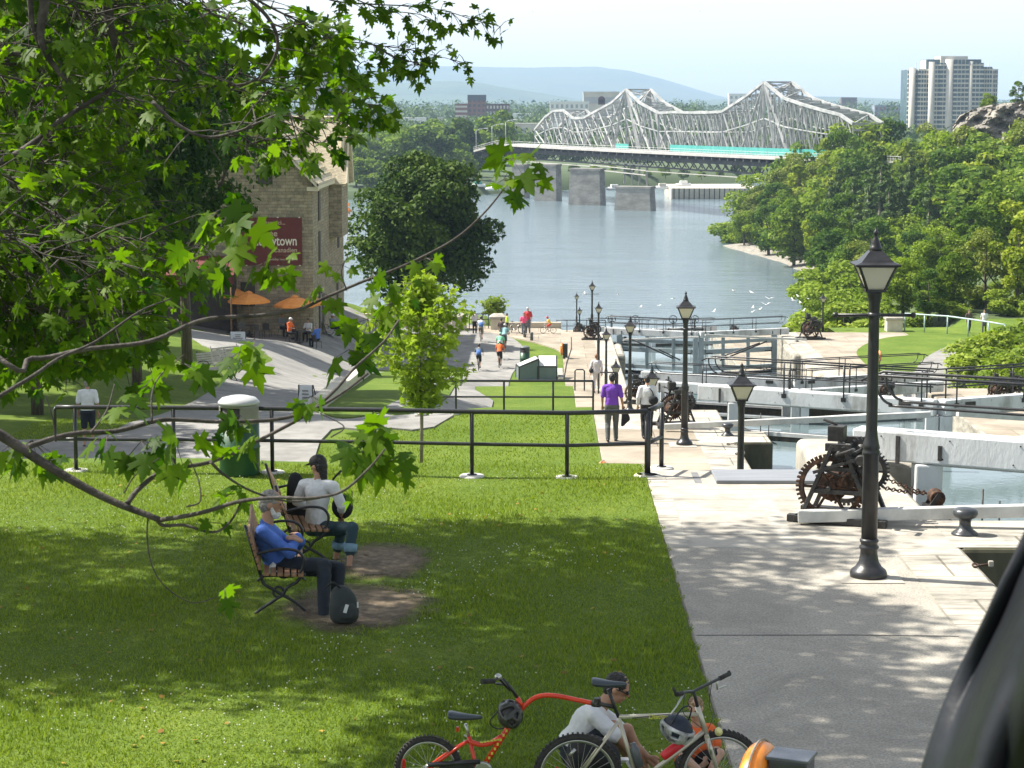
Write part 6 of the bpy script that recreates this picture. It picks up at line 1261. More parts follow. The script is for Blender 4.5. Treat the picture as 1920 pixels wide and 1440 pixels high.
def sapling(px, pyb, ytop, Y, W, n, leaf, label, mat, seed):
    rng = np.random.default_rng(seed); base = at(px, pyb, Y); H = at(px, ytop, Y).z - base.z; t = thing("young_maple", label, "tree", tuple(base)); b = MB()
    b.tube([(0, 0, -.2), (.02, 0, H * .3), (-.03, 0, H * .6), (0, 0, H * .93)], [.045, .04, .028, .01], 8); b.build("trunk", M_barkg, t); b = MB(); P = []; D = []; N = []
    for i in range(46):
        z = H * (.30 + .62 * (i / 46)); a = i * 2.4; f = (z / H - .3) / .7; Lb = W * float(np.interp(f, [0, .15, .35, .55, .75, 1], [.7, 1.0, 1.12, .85, .5, .25])) * rng.uniform(.3, 1.25); d = Vector((math.cos(a), math.sin(a), .55)).normalized(); e = Vector((0, 0, z)) + d * Lb
        pts_ = [Vector((0, 0, z)), Vector((0, 0, z)) + d * Lb * .5 + Vector((0, 0, -.04)), e]; b.tube(pts_, [.012, .008, .003], 5)
        for q in range(int(n / 46)):
            u = rng.uniform(.25, 1.05); p = pts_[0].lerp(e, u) + Vector(rng.normal(size=3) * .10 * W / 1.1); dd = Vector(rng.normal(size=3)) + d + Vector((0, 0, -.5)); P.append(p); D.append(dd); N.append(Vector(rng.normal(size=3)) * .6 + Vector((0, 0, 1)))
    b.build("branch", M_barkg, t); maple_leaves("foliage", P, D, N, rng.uniform(.7, 1.25, size=len(P)) * leaf, mat, t, rng=rng); return t
sapling(790, 876, 497, 50.3, 1.32, 3500, .13, "bright yellow green young maple with a thin trunk on the lawn before the asphalt path", L_bright, 3)
sapling(925, 606, 560, 157.5, 1.1, 500, .25, "tiny sparse young tree above the stone pier at the river", L_shrub, 4)
# far shore trees
fr = [make_tree("shore_tree", 81 + i, 12, 5.0, .8, .75, 2400, 16, L_far if i else L_dark, limbs=2) for i in range(3)]
for i, p_ in enumerate(fr): p_['far'] = 1
def pfar(i, px, yt, Y, lb, wx=1.0, zb=None):
    o = fr[i]; x = at(px, 300, Y).x; z = (ZR + 1.5) if zb is None else zb; zt = at(px, yt, Y).z
    if fr[i].name in usedp: o = copy_tree(fr[i])
    usedp.add(fr[i].name); s = (zt - z) / 12; o.location = (x, Y, z); o.scale = (s * wx,) * 2 + (s,); o.rotation_euler = (0, 0, px * .7); tag(o, lb, "tree", "trees on the far shore"); return o
random.seed(5); k = 0
for px in range(600, 880, 26):
    k += 1; pfar(k % 3, px, 258 + 20 * math.sin(px * .03) + random.uniform(-8, 8), 690 + random.uniform(-12, 15), f"{ol.get(k, 'last')} far shore tree from the left in the waterside row", 1.1)
k = 0
for px in range(640, 900, 32):
    k += 1; pfar(1 + k % 2, px, 236 + 12 * math.sin(px * .021) + random.uniform(-6, 6), 770 + random.uniform(-15, 15), f"{ol.get(k, 'last')} far shore tree from the left in the row behind the waterside", 1.2)
pfar(0, 858, 214, 735, "tall far tree left of the bridge approach lamps", .75); pfar(0, 880, 226, 735, "tall dark far tree nearest the bridge approach lamps", .55); pfar(1, 925, 206, 800, "tall far tree behind the bridge approach lamps", 1.0)
pfar(1, 668, 288, 655, "low round tree at the far waterline beside the museum corner", 1.3); pfar(2, 698, 292, 652, "second low round tree at the far waterline beside the museum corner", 1.3)
k = 0
for px in range(1010, 1420, 34):
    k += 1; pfar(k % 3, px, 312 + random.uniform(-8, 8), 745 + random.uniform(-15, 15), f"{ol.get(k, 'last')} far shore tree from the left seen under the bridge", 1.3, ZR + 2.5)
rng = np.random.default_rng(9); Cn = []; Rn = []; Nn = []
for k in range(1500):
    Y = 830 * (4.6 ** rng.random()); px = rng.uniform(400, 2000); x = at(px, 200, Y).x; z = far_z(x, Y) + 2; r = rng.uniform(4, 11) * (Y / 1300) ** .35
    Cn.append((x, Y, z + r * .35 + (Y > 1500) * r * .5)); Rn.append(r); Nn.append(80 if Y < 1600 else 46)
V, F, T = leafcloud(rng, Cn, Rn, Nn, 2.6); tag(np_mesh("far_woods", V, F, L_far4, None, T), kind='stuff')
for i in range(len(protos)): assert protos[i].name in usedp
# ================================================================ people
SKIN = pm("skin", (0.50, 0.29, 0.20), (0.58, 0.35, 0.25), 8, .5, .05, 60); SKIN2 = pm("tan_skin", (0.36, 0.19, 0.12), (0.42, 0.235, 0.15), 8, .5, .05, 60)
def cloth(name, c, k=1.12, rough=.85, b=.5): return pm(name, tuple(x * .92 for x in c), tuple(min(1, x * k) for x in c), 5, rough, b, 9, bdist=.03)
C_blue = cloth("blue_shirt", (0.055, 0.13, 0.44)); C_white = cloth("white_cotton", (0.66, 0.66, 0.67)); C_purple = cloth("purple_polo", (0.17, 0.05, 0.42)); C_navy = cloth("navy_trousers", (0.012, 0.018, 0.028)); C_jean = cloth("dark_denim", (0.022, 0.05, 0.065)); C_cuff = cloth("denim_cuff", (0.17, 0.28, 0.36))
C_grey = cloth("grey_trousers", (0.085, 0.09, 0.085)); C_black = cloth("black_cloth", (0.014, 0.014, 0.016)); C_orange = cloth("orange_shirt", (0.75, 0.14, 0.03)); C_red = cloth("red_shirt", (0.55, 0.05, 0.05)); C_pink = cloth("pink_shirt", (0.80, 0.10, 0.22)); C_slate = cloth("slate_shorts", (0.12, 0.15, 0.18))
C_brown = cloth("brown_shirt", (0.10, 0.07, 0.065)); C_yel = cloth("yellow_shirt", (0.75, 0.50, 0.05)); C_hiv = cloth("lime_vest", (0.55, 0.85, 0.05)); C_teal = cloth("pale_teal_shirt", (0.30, 0.50, 0.52)); C_green = cloth("mint_shirt", (0.20, 0.55, 0.33)); C_bpack = cloth("blue_pack", (0.07, 0.16, 0.42)); C_lilac = cloth("pale_lilac_cotton", (0.62, 0.56, 0.58)); C_khaki = cloth("khaki_shorts", (0.30, 0.27, 0.22))
HB = pm("brown_hair", (0.035, 0.02, 0.012), (0.07, 0.045, 0.03), 30, .6, .6, 60); HK = pm("black_hair", (0.01, 0.009, 0.008), (0.022, 0.02, 0.018), 30, .5, .6, 60); HG = pm("grey_hair", (0.16, 0.14, 0.13), (0.32, 0.30, 0.28), 30, .7, .6, 60); HA = pm("auburn_hair", (0.22, 0.09, 0.05), (0.32, 0.15, 0.08), 30, .6, .6, 60); HBl = pm("light_brown_hair", (0.20, 0.12, 0.06), (0.32, 0.21, 0.11), 30, .6, .6, 60); HW = pm("white_beard", (0.55, 0.53, 0.5), (0.7, 0.68, 0.65), 30, .8, .6, 60)
SHOE = pm("dark_shoe", (0.02, 0.015, 0.012), (0.05, 0.035, 0.025), 8, .4)
def V3(*a): return Vector(a)
def wrinkle(ob, vox):
    if vox > .02: return ob
    t = bpy.data.textures.get("folds") or bpy.data.textures.new("folds", 'CLOUDS'); t.noise_scale = .13; t.noise_depth = 2
    m = ob.modifiers.new("folds", 'DISPLACE'); m.texture = t; m.strength = .028; m.mid_level = .42; m.texture_coords = 'LOCAL'; return ob
def tousle(ob, vox):
    if vox > .02: return ob
    t = bpy.data.textures.get("locks") or bpy.data.textures.new("locks", 'CLOUDS'); t.noise_scale = .025; t.noise_depth = 2
    m = ob.modifiers.new("locks", 'DISPLACE'); m.texture = t; m.strength = .022; m.mid_level = .5; m.texture_coords = 'LOCAL'; return ob
def lerp(a, c, t): return Vector(a) + (Vector(c) - Vector(a)) * t
def figure(label, J, s, f, skin=SKIN, shirt=C_white, pants=C_navy, hair=HB, shoe=SHOE, sleeve=.45, leg=1.0, vox=.014, hat=None, hatmat=None, beard=None, longhair=False, cat="person", o=None, shades=False, bare=False, grp=None, hood=None, hs=1.0):
    """J: joints in world space. s: body scale. f: unit facing of the head"""
    S_ = s * hs
    o = Vector(o) if o is not None else Vector((J['hip'].x, J['hip'].y, min(J['al'].z, J['ar'].z) - .08 * s)); J = {k: Vector(v) - o for k, v in J.items()}; f = Vector(f).normalized(); up = (J['head'] - J['neck']).normalized()
    lat = f.cross(Vector((0, 0, 1))).normalized(); upv = lat.cross(f).normalized(); HR = Matrix((lat, f, upv)).transposed()
    sh = (J['sr'] - J['sl']); hp = (J['hr'] - J['hl']); hp = hp.normalized() if hp.length > .01 else sh.normalized(); sn = sh.normalized(); chest = (J['sl'] + J['sr']) / 2; spine = chest - J['hip']; fr_ = sn.cross(spine).normalized(); 
    if fr_.dot(sn.cross(Vector((0, 0, 1)))) == 0: pass
    fwd = -fr_ if False else fr_
    def torso(b, e=0.0, lo=-.06, hi=1.0, w=1.0):
        se = []
        for t, ww, dd in ((lo, .150, .105), (.05, .165, .115), (.22, .155, .112), (.42, .140, .105), (.62, .155, .115), (.82, .172, .118), (.96, .165, .10), (1.06, .10, .075)):
            if t > hi + .1: continue
            a = hp.lerp(sn, max(0, min(1, t))).normalized(); c = J['hip'] + spine * t; se.append((c, a * (ww * s * w + e), fr_ * (dd * s + e)))
        b.loft(se, 18)
    def limb(b, a, c, r0, r1, e=0.0, t0=0.0, t1=1.0): A = lerp(a, c, t0); B_ = lerp(a, c, t1); b.capsule(A, B_, (r0 + (r1 - r0) * t0) * s + e, (r0 + (r1 - r0) * t1) * s + e)
    def hand(b, el, wr, fd=None):
        d = (Vector(wr) - Vector(el)).normalized() if fd is None else Vector(fd).normalized(); side = d.cross(fr_); side = side.normalized() if side.length > .1 else d.orthogonal().normalized(); n_ = side.cross(d).normalized()
        p0 = Vector(wr); p1 = p0 + d * .085 * s; b.capsule(p0 + d * .02 * s - side * .018 * s, p1 - side * .022 * s, .020 * s, .017 * s); b.capsule(p0 + d * .02 * s + side * .018 * s, p1 + side * .022 * s, .020 * s, .016 * s)
        for k, ln in enumerate((.068, .076, .07, .054)):
            q = p1 + side * (-.030 + .020 * k) * s; m_ = q + (d * .62 + n_ * .25) * ln * s; e_ = m_ + (d * .35 + n_ * .55) * ln * .7 * s; b.capsule(q, m_, .0098 * s, .009 * s, 8); b.capsule(m_, e_, .009 * s, .0078 * s, 8)
        q = p0 + d * .03 * s - side * .03 * s; m_ = q + (d * .6 - side * .6) * .045 * s; b.capsule(q, m_, .013 * s, .011 * s, 8); b.capsule(m_, m_ + d * .03 * s, .011 * s, .009 * s, 8)
    b = MB(); torso(b, -.006); hc = J['head']
    b.ell(hc + upv * .022 * S_, (.074 * S_, .095 * S_, .105 * S_), HR); b.ell(hc + f * .022 * S_ - upv * .055 * S_, (.056 * S_, .068 * S_, .068 * S_), HR); b.ell(hc + f * .066 * S_ - upv * .088 * S_, (.026 * S_, .022 * S_, .02 * S_), HR)
    b.capsule(hc + f * .092 * S_ + upv * .012 * S_, hc + f * .113 * S_ - upv * .022 * S_, .011 * S_, .015 * S_, 8); b.ell(hc + f * .085 * S_ + upv * .028 * S_, (.055 * S_, .014 * S_, .012 * S_), HR); b.ell(hc + f * .092 * S_ - upv * .055 * S_, (.026 * S_, .012 * S_, .010 * S_), HR)
    for q in (-1, 1): b.ell(hc + lat * q * .076 * S_ - f * .005 * S_ - upv * .005 * S_, (.012 * S_, .024 * S_, .032 * S_), HR)
    b.capsule(lerp(chest, J['neck'], .0) , hc - upv * .03 * S_ - f * .01 * S_, .062 * S_, .052 * S_)
    for q in 'lr':
        b.capsule(lerp(chest, J['s' + q], .25), J['s' + q], .07 * s, .055 * s); limb(b, J['s' + q], J['e' + q], .052, .038); limb(b, J['e' + q], J['w' + q], .039, .026); hand(b, J['e' + q], J['w' + q], J.get('f' + q) and (J['f' + q] - J['w' + q]))
        limb(b, J['h' + q], J['k' + q], .088, .055); k_, a_ = J['k' + q], J['a' + q]; limb(b, k_, a_, .052, .034); m_ = lerp(k_, a_, .3); bk = (a_ - k_).normalized().cross(hp).normalized(); bk = bk if bk.dot(J['t' + q] - a_) < 0 else -bk; b.ell(m_ + bk * .016 * s, .05 * s); b.capsule(a_ - (J['t' + q] - a_).normalized() * .03 * s + V3(0, 0, -.045 * s), J['t' + q], .034 * s, .022 * s)
    root = b.build("person", skin, None, None, remesh=vox, smooth=3); root.location = o; tag(root, label, cat, grp)
    if shirt:
        b = MB(); torso(b, .016 * s + .004, lo=-.05, hi=.98)
        for q in 'lr':
            b.capsule(lerp(chest, J['s' + q], .2), J['s' + q], .085 * s, .070 * s); t1 = min(1, sleeve * 2); limb(b, J['s' + q], J['e' + q], .066, .058, .004, 0, t1)
            if sleeve > .5: limb(b, J['e' + q], J['w' + q], .054, .040, .004, 0, (sleeve - .5) * 2)
        if sleeve > .4: b.capsule(lerp(chest, J['neck'], .3), lerp(chest, J['neck'], .7), .068 * s, .060 * s)
        wrinkle(b.build("shirt", shirt, root, remesh=vox, smooth=3), vox)
    if pants:
        b = MB(); se = [(J['hip'] + spine * t, hp * (w * s), fr_ * (d * s)) for t, w, d in ((-.14, .15, .12), (-.05, .185, .135), (.08, .178, .132), (.16, .168, .125))]; b.loft(se, 18)
        for q in 'lr':
            b.capsule(J['h' + q], lerp(J['h' + q], J['k' + q], .5), .105 * s, .088 * s); t1 = min(1, leg * 2); limb(b, J['h' + q], J['k' + q], .105, .072, .002, 0, t1)
            if leg > .5: limb(b, J['k' + q], J['a' + q], .070, .056, .002, 0, (leg - .5) * 2)
        wrinkle(b.build("trousers" if leg > .7 else "shorts", pants, root, remesh=vox, smooth=3), vox)
    if shoe:
        b = MB()
        for q in 'lr': a_ = J['a' + q]; d = (J['t' + q] - a_); d.z = 0; d = d.normalized() if d.length > .01 else f; z0 = V3(0, 0, -.045 * s); b.capsule(a_ + z0 - d * .045 * s, a_ + z0 + d * .03 * s, .045 * s, .045 * s); b.capsule(a_ + z0 + d * .03 * s, J['t' + q] + V3(0, 0, .004), .042 * s, .032 * s)
        b.build("shoes", shoe, root, remesh=vox, smooth=2)
    if hair and not hat == 'helmet':
        b = MB(); c = hc - f * .014 * S_ + upv * .042 * S_; b.ell(c, (.083 * S_, .098 * S_, .088 * S_), HR, 18, 12); b.ell(hc - f * .045 * S_ + upv * .0 * S_, (.076 * S_, .066 * S_, .09 * S_), HR)
        if longhair: b.capsule(hc - f * .06 * S_, hc - f * .085 * S_ - V3(0, 0, .15 * S_), .06 * S_, .038 * S_)
        tousle(b.build("hair", hair, root, remesh=vox * .6, smooth=1), vox)
    if beard: b = MB(); b.ell(hc + f * .055 * S_ - upv * .085 * S_, (.05 * S_, .05 * S_, .045 * S_), HR); [b.capsule(hc + lat * q * .066 * S_ - upv * .02 * S_ + f * .01 * S_, hc + lat * q * .05 * S_ - upv * .075 * S_ + f * .04 * S_, .014 * S_, .022 * S_) for q in (-1, 1)]; b.build("beard", beard, root, remesh=vox * .7, smooth=1)
    if hat == 'cap': b = MB(); b.ell(hc + upv * .055 * S_, (.09 * S_, .107 * S_, .078 * S_), HR, 18, 12); b.loft([(hc + f * .05 * S_ + upv * .052 * S_, lat * .075 * S_, upv * .012 * S_), (hc + f * .165 * S_ + upv * .035 * S_, lat * .045 * S_, upv * .008 * S_)], 14); b.build("cap", hatmat, root, smooth=0)
    if hat == 'hat': b = MB(); b.lathe([(.16 * S_, 0), (.17 * S_, .01 * S_), (.10 * S_, .035 * S_), (.092 * S_, .11 * S_), (.05 * S_, .135 * S_), (0, .14 * S_)], 20, hc + upv * .035 * S_); b.build("sun_hat", hatmat, root)
    if hat == 'helmet':
        b = MB(); b.ell(hc + upv * .055 * S_ - f * .01 * S_, (.098 * S_, .13 * S_, .095 * S_), HR, 18, 12); b.build("helmet", hatmat, root); b = MB(); [b.capsule(hc + lat * q * .03 * S_ + f * .07 * S_ + upv * .13 * S_, hc + lat * q * .03 * S_ - f * .08 * S_ + upv * .145 * S_, .012 * S_, .012 * S_, 8) for q in (-1, 0, 1)]; b.build("helmet_vent", C_black, root); 
        b = MB(); b.ell(hc - f * .045 * S_ - upv * .03 * S_, (.07 * S_, .06 * S_, .07 * S_), HR); b.build("hair", hair or HB, root)
    b = MB(); [b.ell(hc + f * .088 * S_ + lat * q * .03 * S_ + upv * .012 * S_, (.013 * S_, .008 * S_, .007 * S_), HR, 8, 6) for q in (-1, 1)]
    if shades: [b.ell(hc + f * .100 * S_ + lat * q * .034 * S_ + upv * .008 * S_, (.028 * S_, .012 * S_, .018 * S_), HR, 10, 6) for q in (-1, 1)]; [b.tube([hc + f * .095 * S_ + lat * q * .06 * S_ + upv * .012 * S_, hc + lat * q * .084 * S_ + upv * .012 * s], .005, 5) for q in (-1, 1)]
    
    if vox < .02: q_ = MB(); q_.ell(hc + f * .104 * S_ - upv * .052 * S_, (.022 * S_, .008 * S_, .005 * S_), HR, 8, 6); q_.build("mouth", pm("lip", (.30, .10, .08)), root)
    b.build("sunglasses" if shades else "eyes", pm("black_gloss", (.01, .01, .012), rough=.15), root)
    return root
def standing(px, pyf, zg, h, face, sway=0.0, stride=.12, Y=None, arm=None):
    """joints of a standing or walking figure; face: unit heading; px,pyf: the pixel of the feet"""
    p = gp(px, pyf, zg) if Y is None else Vector((at(px, pyf, Y).x, Y, zg)); s = h / 1.78; f = Vector((*face, 0)).normalized(); r = Vector((f.y, -f.x, 0)); u = V3(0, 0, 1)
    P = lambda x, y, z: p + r * x * s + f * y * s + u * z * s
    J = dict(hip=P(0, 0, .96), neck=P(0, .02, 1.50), head=P(0, .045, 1.655), sl=P(-.185, .0, 1.43), sr=P(.185, .0, 1.43), el=P(-.25, -.03 + .5 * stride, 1.15), er=P(.25, -.03 - .5 * stride, 1.15), wl=P(-.25, .10 + stride, .90), wr=P(.25, .10 - stride, .90), hl=P(-.09, 0, .92), hr=P(.09, 0, .92), kl=P(-.10, .05 - stride * .2, .50), kr=P(.10, .06 + stride * .6, .51), al=P(-.10, -stride * 1.4, .085 + abs(stride) * .25), ar=P(.10, stride * 1.1, .085), tl=P(-.11, .13 - stride * 1.4, .035), tr=P(.11, .14 + stride * 1.1, .035))
    return J, s, f, P
# --- man in purple, walking away
J, s, f, P = standing(1147, 828, -3.4, 1.80, (.05, 1), stride=.10); J['wr'] = P(.28, .12, .92); pur = figure("man in a purple polo shirt and grey trousers walking away along the quay", J, s, f, SKIN2, C_purple, C_grey, HK, sleeve=.4, vox=.014)
b = MB(); b.loft([(P(.29, .12, .86), V3(.04, 0, 0), V3(0, .03, 0)), (P(.33, .12, .75), V3(.09, 0, .01), V3(0, .05, 0)), (P(.38, .12, .58), V3(.13, 0, -.04), V3(0, .05, 0)), (P(.31, .12, .46), V3(.09, 0, .05), V3(0, .03, 0)), (P(.28, .12, .38), V3(.03, 0, 0), V3(0, .02, 0))], 14); ob = b.build("folded_jacket", C_black, smooth=0, sub=1); tag(ob, "dark jacket hanging from the hand of the man in purple", "jacket")
J, s, f, P = standing(1213, 822, -3.4, 1.68, (-.05, 1), stride=.06); figure("person in a white shirt and black trousers carrying a shoulder bag on the quay", J, s, f, SKIN, C_white, C_black, HK, sleeve=.85)
b = MB(); b.ell(P(.16, -.16, 1.10), (.13, .07, .12)); b.tube(catmull([P(.16, -.16, 1.2), P(.12, -.13, 1.35), P(-.02, -.02, 1.50), P(.10, .14, 1.3)], 5), .014, 6); tag(b.build("shoulder_bag", C_black), "black shoulder bag slung behind the person in the white shirt", "bag")
J, s, f, P = standing(1118, 736, -7.3, 1.72, (0, 1), stride=.08); figure("woman with auburn hair in pale clothes walking away on the lower terrace", J, s, f, SKIN, C_lilac, C_lilac, HA, sleeve=.8, leg=.85)
b = MB(); b.ell(P(-.24, -.08, 1.02), (.10, .13, .11)); b.tube([P(-.24, -.05, 1.1), P(-.1, .0, 1.47)], .012, 6); tag(b.build("shoulder_bag", C_black), "dark handbag at the hip of the woman in pale clothes", "bag")
J, s, f, P = standing(166, 826, hz(-11.3, 54), 1.78, (-.1, 1), Y=54, stride=.05); figure("man in a white short sleeved shirt and dark shorts walking on the shaded lawn", J, s, f, SKIN2, C_white, C_navy, HG, sleeve=.42, leg=.45)
# --- seated man on the near bench
A = at; Y0 = 22.75
J = dict(hip=A(520, 1056, Y0), neck=A(499, 970, Y0), head=A(508, 945, Y0), sl=A(504, 992, Y0 + .20), sr=A(493, 997, Y0 - .19), er=A(543, 1036, Y0 - .24), el=A(552, 1030, Y0 + .20), wr=A(560, 1004, Y0 + .05), wl=A(564, 1014, Y0 - .08), hl=A(533, 1062, Y0 + .09), hr=A(531, 1064, Y0 - .09), kl=A(634, 1066, 22.62), kr=A(608, 1060, 22.45), al=A(632, 1138, 22.5), ar=A(606, 1156, 22.14), tl=A(660, 1150, 22.42), tr=A(636, 1168, 22.03), fr=A(550, 1004, Y0 + .16), fl=A(545, 1006, Y0 - .12))
figure("bearded grey haired man in a blue shirt sitting on the near bench with arms folded", J, 1.08, (1, .05, -.16), SKIN2, C_blue, C_navy, HG, sleeve=.95, vox=.0095, beard=HW, hs=1.12)
# --- seated woman
Y1 = 25.08; J = dict(hip=A(592, 985, Y1 + .02), neck=A(598, 896, Y1), head=A(597, 874, Y1 + .02), sl=A(570, 908, Y1 + .12), sr=A(625, 912, Y1 - .14), er=A(641, 948, Y1 - .14), el=A(556, 940, Y1 + .18), wr=A(640, 966, Y1 + .05), wl=A(590, 958, Y1 + .28), hl=A(585, 990, Y1 + .10), hr=A(603, 992, Y1 - .06), kl=A(640, 992, 24.95), kr=A(660, 990, 24.72), al=A(630, 1046, 24.98), ar=A(655, 1060, 24.55), tl=A(652, 1056, 24.92), tr=A(680, 1068, 24.5))
wom = figure("woman in a black cap and white blouse sitting on the second bench with rolled jeans", J, .95, (-.75, .62, -.22), SKIN2, C_white, C_jean, HK, sleeve=.7, leg=.82, vox=.0105, hat='cap', hatmat=C_black, longhair=True, hs=1.12)
oo = wom.location
for q in 'lr': a_, k_ = Vector(J['a' + q]) - oo, Vector(J['k' + q]) - oo; MB().tube([k_.lerp(a_, .44), k_.lerp(a_, .66)], [.078, .076], 16).build("jean_cuff", C_cuff, wom)
t = MB(); t.ell((0, 0, 0), (.13, .10, .15)); t.tube(catmull([(-.06, 0, .1), (-.12, 0, .3), (-.02, .1, .42)], 4), .014, 6); ob = t.build("handbag", C_black); ob.location = A(642, 950, Y1 + .1); tag(ob, "round black bag at the elbow of the seated woman", "bag")
t = MB(); t.loft([((0, 0, -.25), V3(.17, 0, 0), V3(0, .10, 0)), ((-.02, .02, 0), V3(.15, 0, 0), V3(0, .07, 0)), ((-.05, .05, .3), V3(.12, 0, 0), V3(0, .05, 0)), ((-.06, .08, .42), V3(.05, 0, 0), V3(0, .03, 0))], 12); ob = t.build("black_jacket", C_black, sub=1); ob.location = A(562, 950, 25.5); tag(ob, "black jacket hung over the backrest beside the seated woman", "jacket")
# backpack by the man's feet, folded paper on the bench
t = thing("backpack", "dark grey backpack standing on the dirt against the seated man's feet", "backpack", tuple(gp(646, 1170)), .2)
b = MB(); b.loft([((0, 0, .0), V3(.15, 0, 0), V3(0, .10, 0)), ((0, 0, .12), V3(.165, 0, 0), V3(0, .12, 0)), ((-.01, 0, .28), V3(.15, 0, 0), V3(0, .11, 0)), ((-.03, 0, .38), V3(.10, 0, 0), V3(0, .07, 0)), ((-.04, 0, .42), V3(.03, 0, 0), V3(0, .02, 0))], 16); b.build("bag", cloth("charcoal_nylon", (0.035, 0.042, 0.042)), t, sub=1)
b = MB(); b.loft([((.03, -.10, .05), V3(.10, 0, 0), V3(0, .05, 0)), ((.03, -.10, .2), V3(.10, 0, 0), V3(0, .05, 0)), ((.02, -.08, .25), V3(.06, 0, 0), V3(0, .02, 0))], 12); b.build("front_pocket", cloth("charcoal_nylon", (0.035, 0.042, 0.042)), t, sub=1); b = MB(); b.box((.0, -.155, .2), (.035, .01, .09), R=RY(.3)); b.box((.13, -.09, .22), (.015, .01, .06)); b.build("tag", C_white, t); b = MB(); b.tube(catmull([(-.05, -.05, .40), (-.12, -.06, .46), (-.20, -.02, .40)], 4), .012, 6); b.build("strap", C_black, t)
t = MB(); t.box((0, 0, 0), (.16, .22, .05), R=RX(.2) @ RY(-.9)); t.box((.1, .02, -.04), (.16, .2, .02)); ob = t.build("folded_newspaper", M_white, bevel=.01); ob.location = A(508, 1062, 22.62); tag(ob, "folded white newspaper wedged behind the seated man on the bench", "newspaper")
# ================================================================ bicycles
M_tyre = pm("tyre_rubber", (0.02, 0.02, 0.02), (0.05, 0.045, 0.04), 30, .85, .5, 90); M_rim = pm("alloy", (0.45, 0.45, 0.43), (0.58, 0.57, 0.54), 6, .3, metal=.8); M_redf = pm("red_frame_paint", (0.62, 0.035, 0.015), (0.70, 0.06, 0.02), 3, .22); M_champ = pm("champagne_frame_paint", (0.50, 0.46, 0.36), (0.58, 0.54, 0.44), 3, .3, metal=.4); M_sad = pm("saddle_vinyl", (0.03, 0.04, 0.05), (0.05, 0.065, 0.075), 6, .35)
def wheel(parent, c, R, axis=(0, 1, 0), spokes=28, tr=.026, knob=True, name="wheel"):
    """wheel in the x-z plane"""
    Q = RX(PI / 2); w = MB(); w.torus(c, R - tr * 2.2, tr * .5, Q, 44, 6); w.torus(c, R - tr * 2.0, tr * .42, Q @ Matrix.Diagonal((1, 1, 1.6)), 44, 6); rim = w.build(name, M_rim, parent)
    b = MB(); b.torus(c, R - tr, tr, Q, 52, 10)
    if knob:
        for k in range(56):
            a = 2 * PI * k / 56
            for y in (-.55, .55): b.box(Vector(c) + Vector((math.cos(a) * (R + .001), y * tr, math.sin(a) * (R + .001))), (.009, tr * .7, .016), R=Matrix.Rotation(-a, 3, 'Y'))
    b.build("tyre", M_tyre, rim)
    b = MB()
    for k in range(spokes): a = 2 * PI * k / spokes; y = .025 if k % 2 else -.025; a2 = a + (.5 if k % 4 < 2 else -.5); b.tube([Vector(c) + Vector((math.cos(a2) * .02, y, math.sin(a2) * .02)), Vector(c) + Vector((math.cos(a) * (R - tr * 2.2), 0, math.sin(a) * (R - tr * 2.2)))], .0014, 4, cap=False)
    b.build("spokes", M_rim, rim); b = MB(); b.lathe([(.02, -.035), (.028, -.03), (.016, -.02), (.016, .02), (.028, .03), (.02, .035)], 14, c, Q); b.tube([(c[0], -.06, c[2]), (c[0], .06, c[2])], .007, 6); b.build("hub", M_rim, rim); return rim
def saddle(parent, p, mat=M_sad, tilt=0.0, rev=1):
    p = Vector(p); b = MB(); S = [(-.13, .065, .028, .02), (-.10, .078, .034, .018), (-.03, .060, .030, .006), (.04, .032, .024, 0), (.12, .02, .018, .002), (.145, .012, .012, 0)]
    b.loft([(p + V3(x * rev, 0, z), V3(0, w, 0), V3(0, 0, h)) for x, w, h, z in S], 14); b.build("saddle", mat, parent, sub=1)
# --- adult mountain bike: local x forward, z up, wheels r .33
def helmet(label, loc, R, m1, m2, s=1.0):
    t = thing("bicycle_helmet", label, "helmet", loc); t.rotation_euler = R
    V = []; n, m = 24, 9
    b = MB(); vs = []
    for j in range(m):
        th = PI * .56 * (1 - j / (m - 1)) + .02
        for i in range(n): a = 2 * PI * i / n; vs.append((.105 * s * math.sin(th) * math.cos(a), .135 * s * math.sin(th) * math.sin(a), .105 * s * math.cos(th)))
    fs = []
    for j in range(m - 1):
        for i in range(n):
            if 1 <= j <= 5 and i % 4 in (1, 2) and not (j == 3 and i % 8 < 4): continue
            fs.append((j * n + i, j * n + (i + 1) % n, (j + 1) * n + (i + 1) % n, (j + 1) * n + i))
    b.add(vs, fs, True); b.build("shell", m1, t, solid=.018 * s); b = MB(); b.ell((0, 0, -.005), (.092 * s, .12 * s, .088 * s)); b.build("lining", m2, t); b = MB(); b.tube(catmull([(.09 * s, 0, -.01), (.05 * s, .02, -.16 * s), (-.05 * s, .02, -.16 * s), (-.09 * s, 0, -.01)], 5), .006, 6); b.build("strap", m2, t); return t
YB_ = 15.6
def WB_(px, py, dy=0.0): return at(px, py, YB_ + dy)
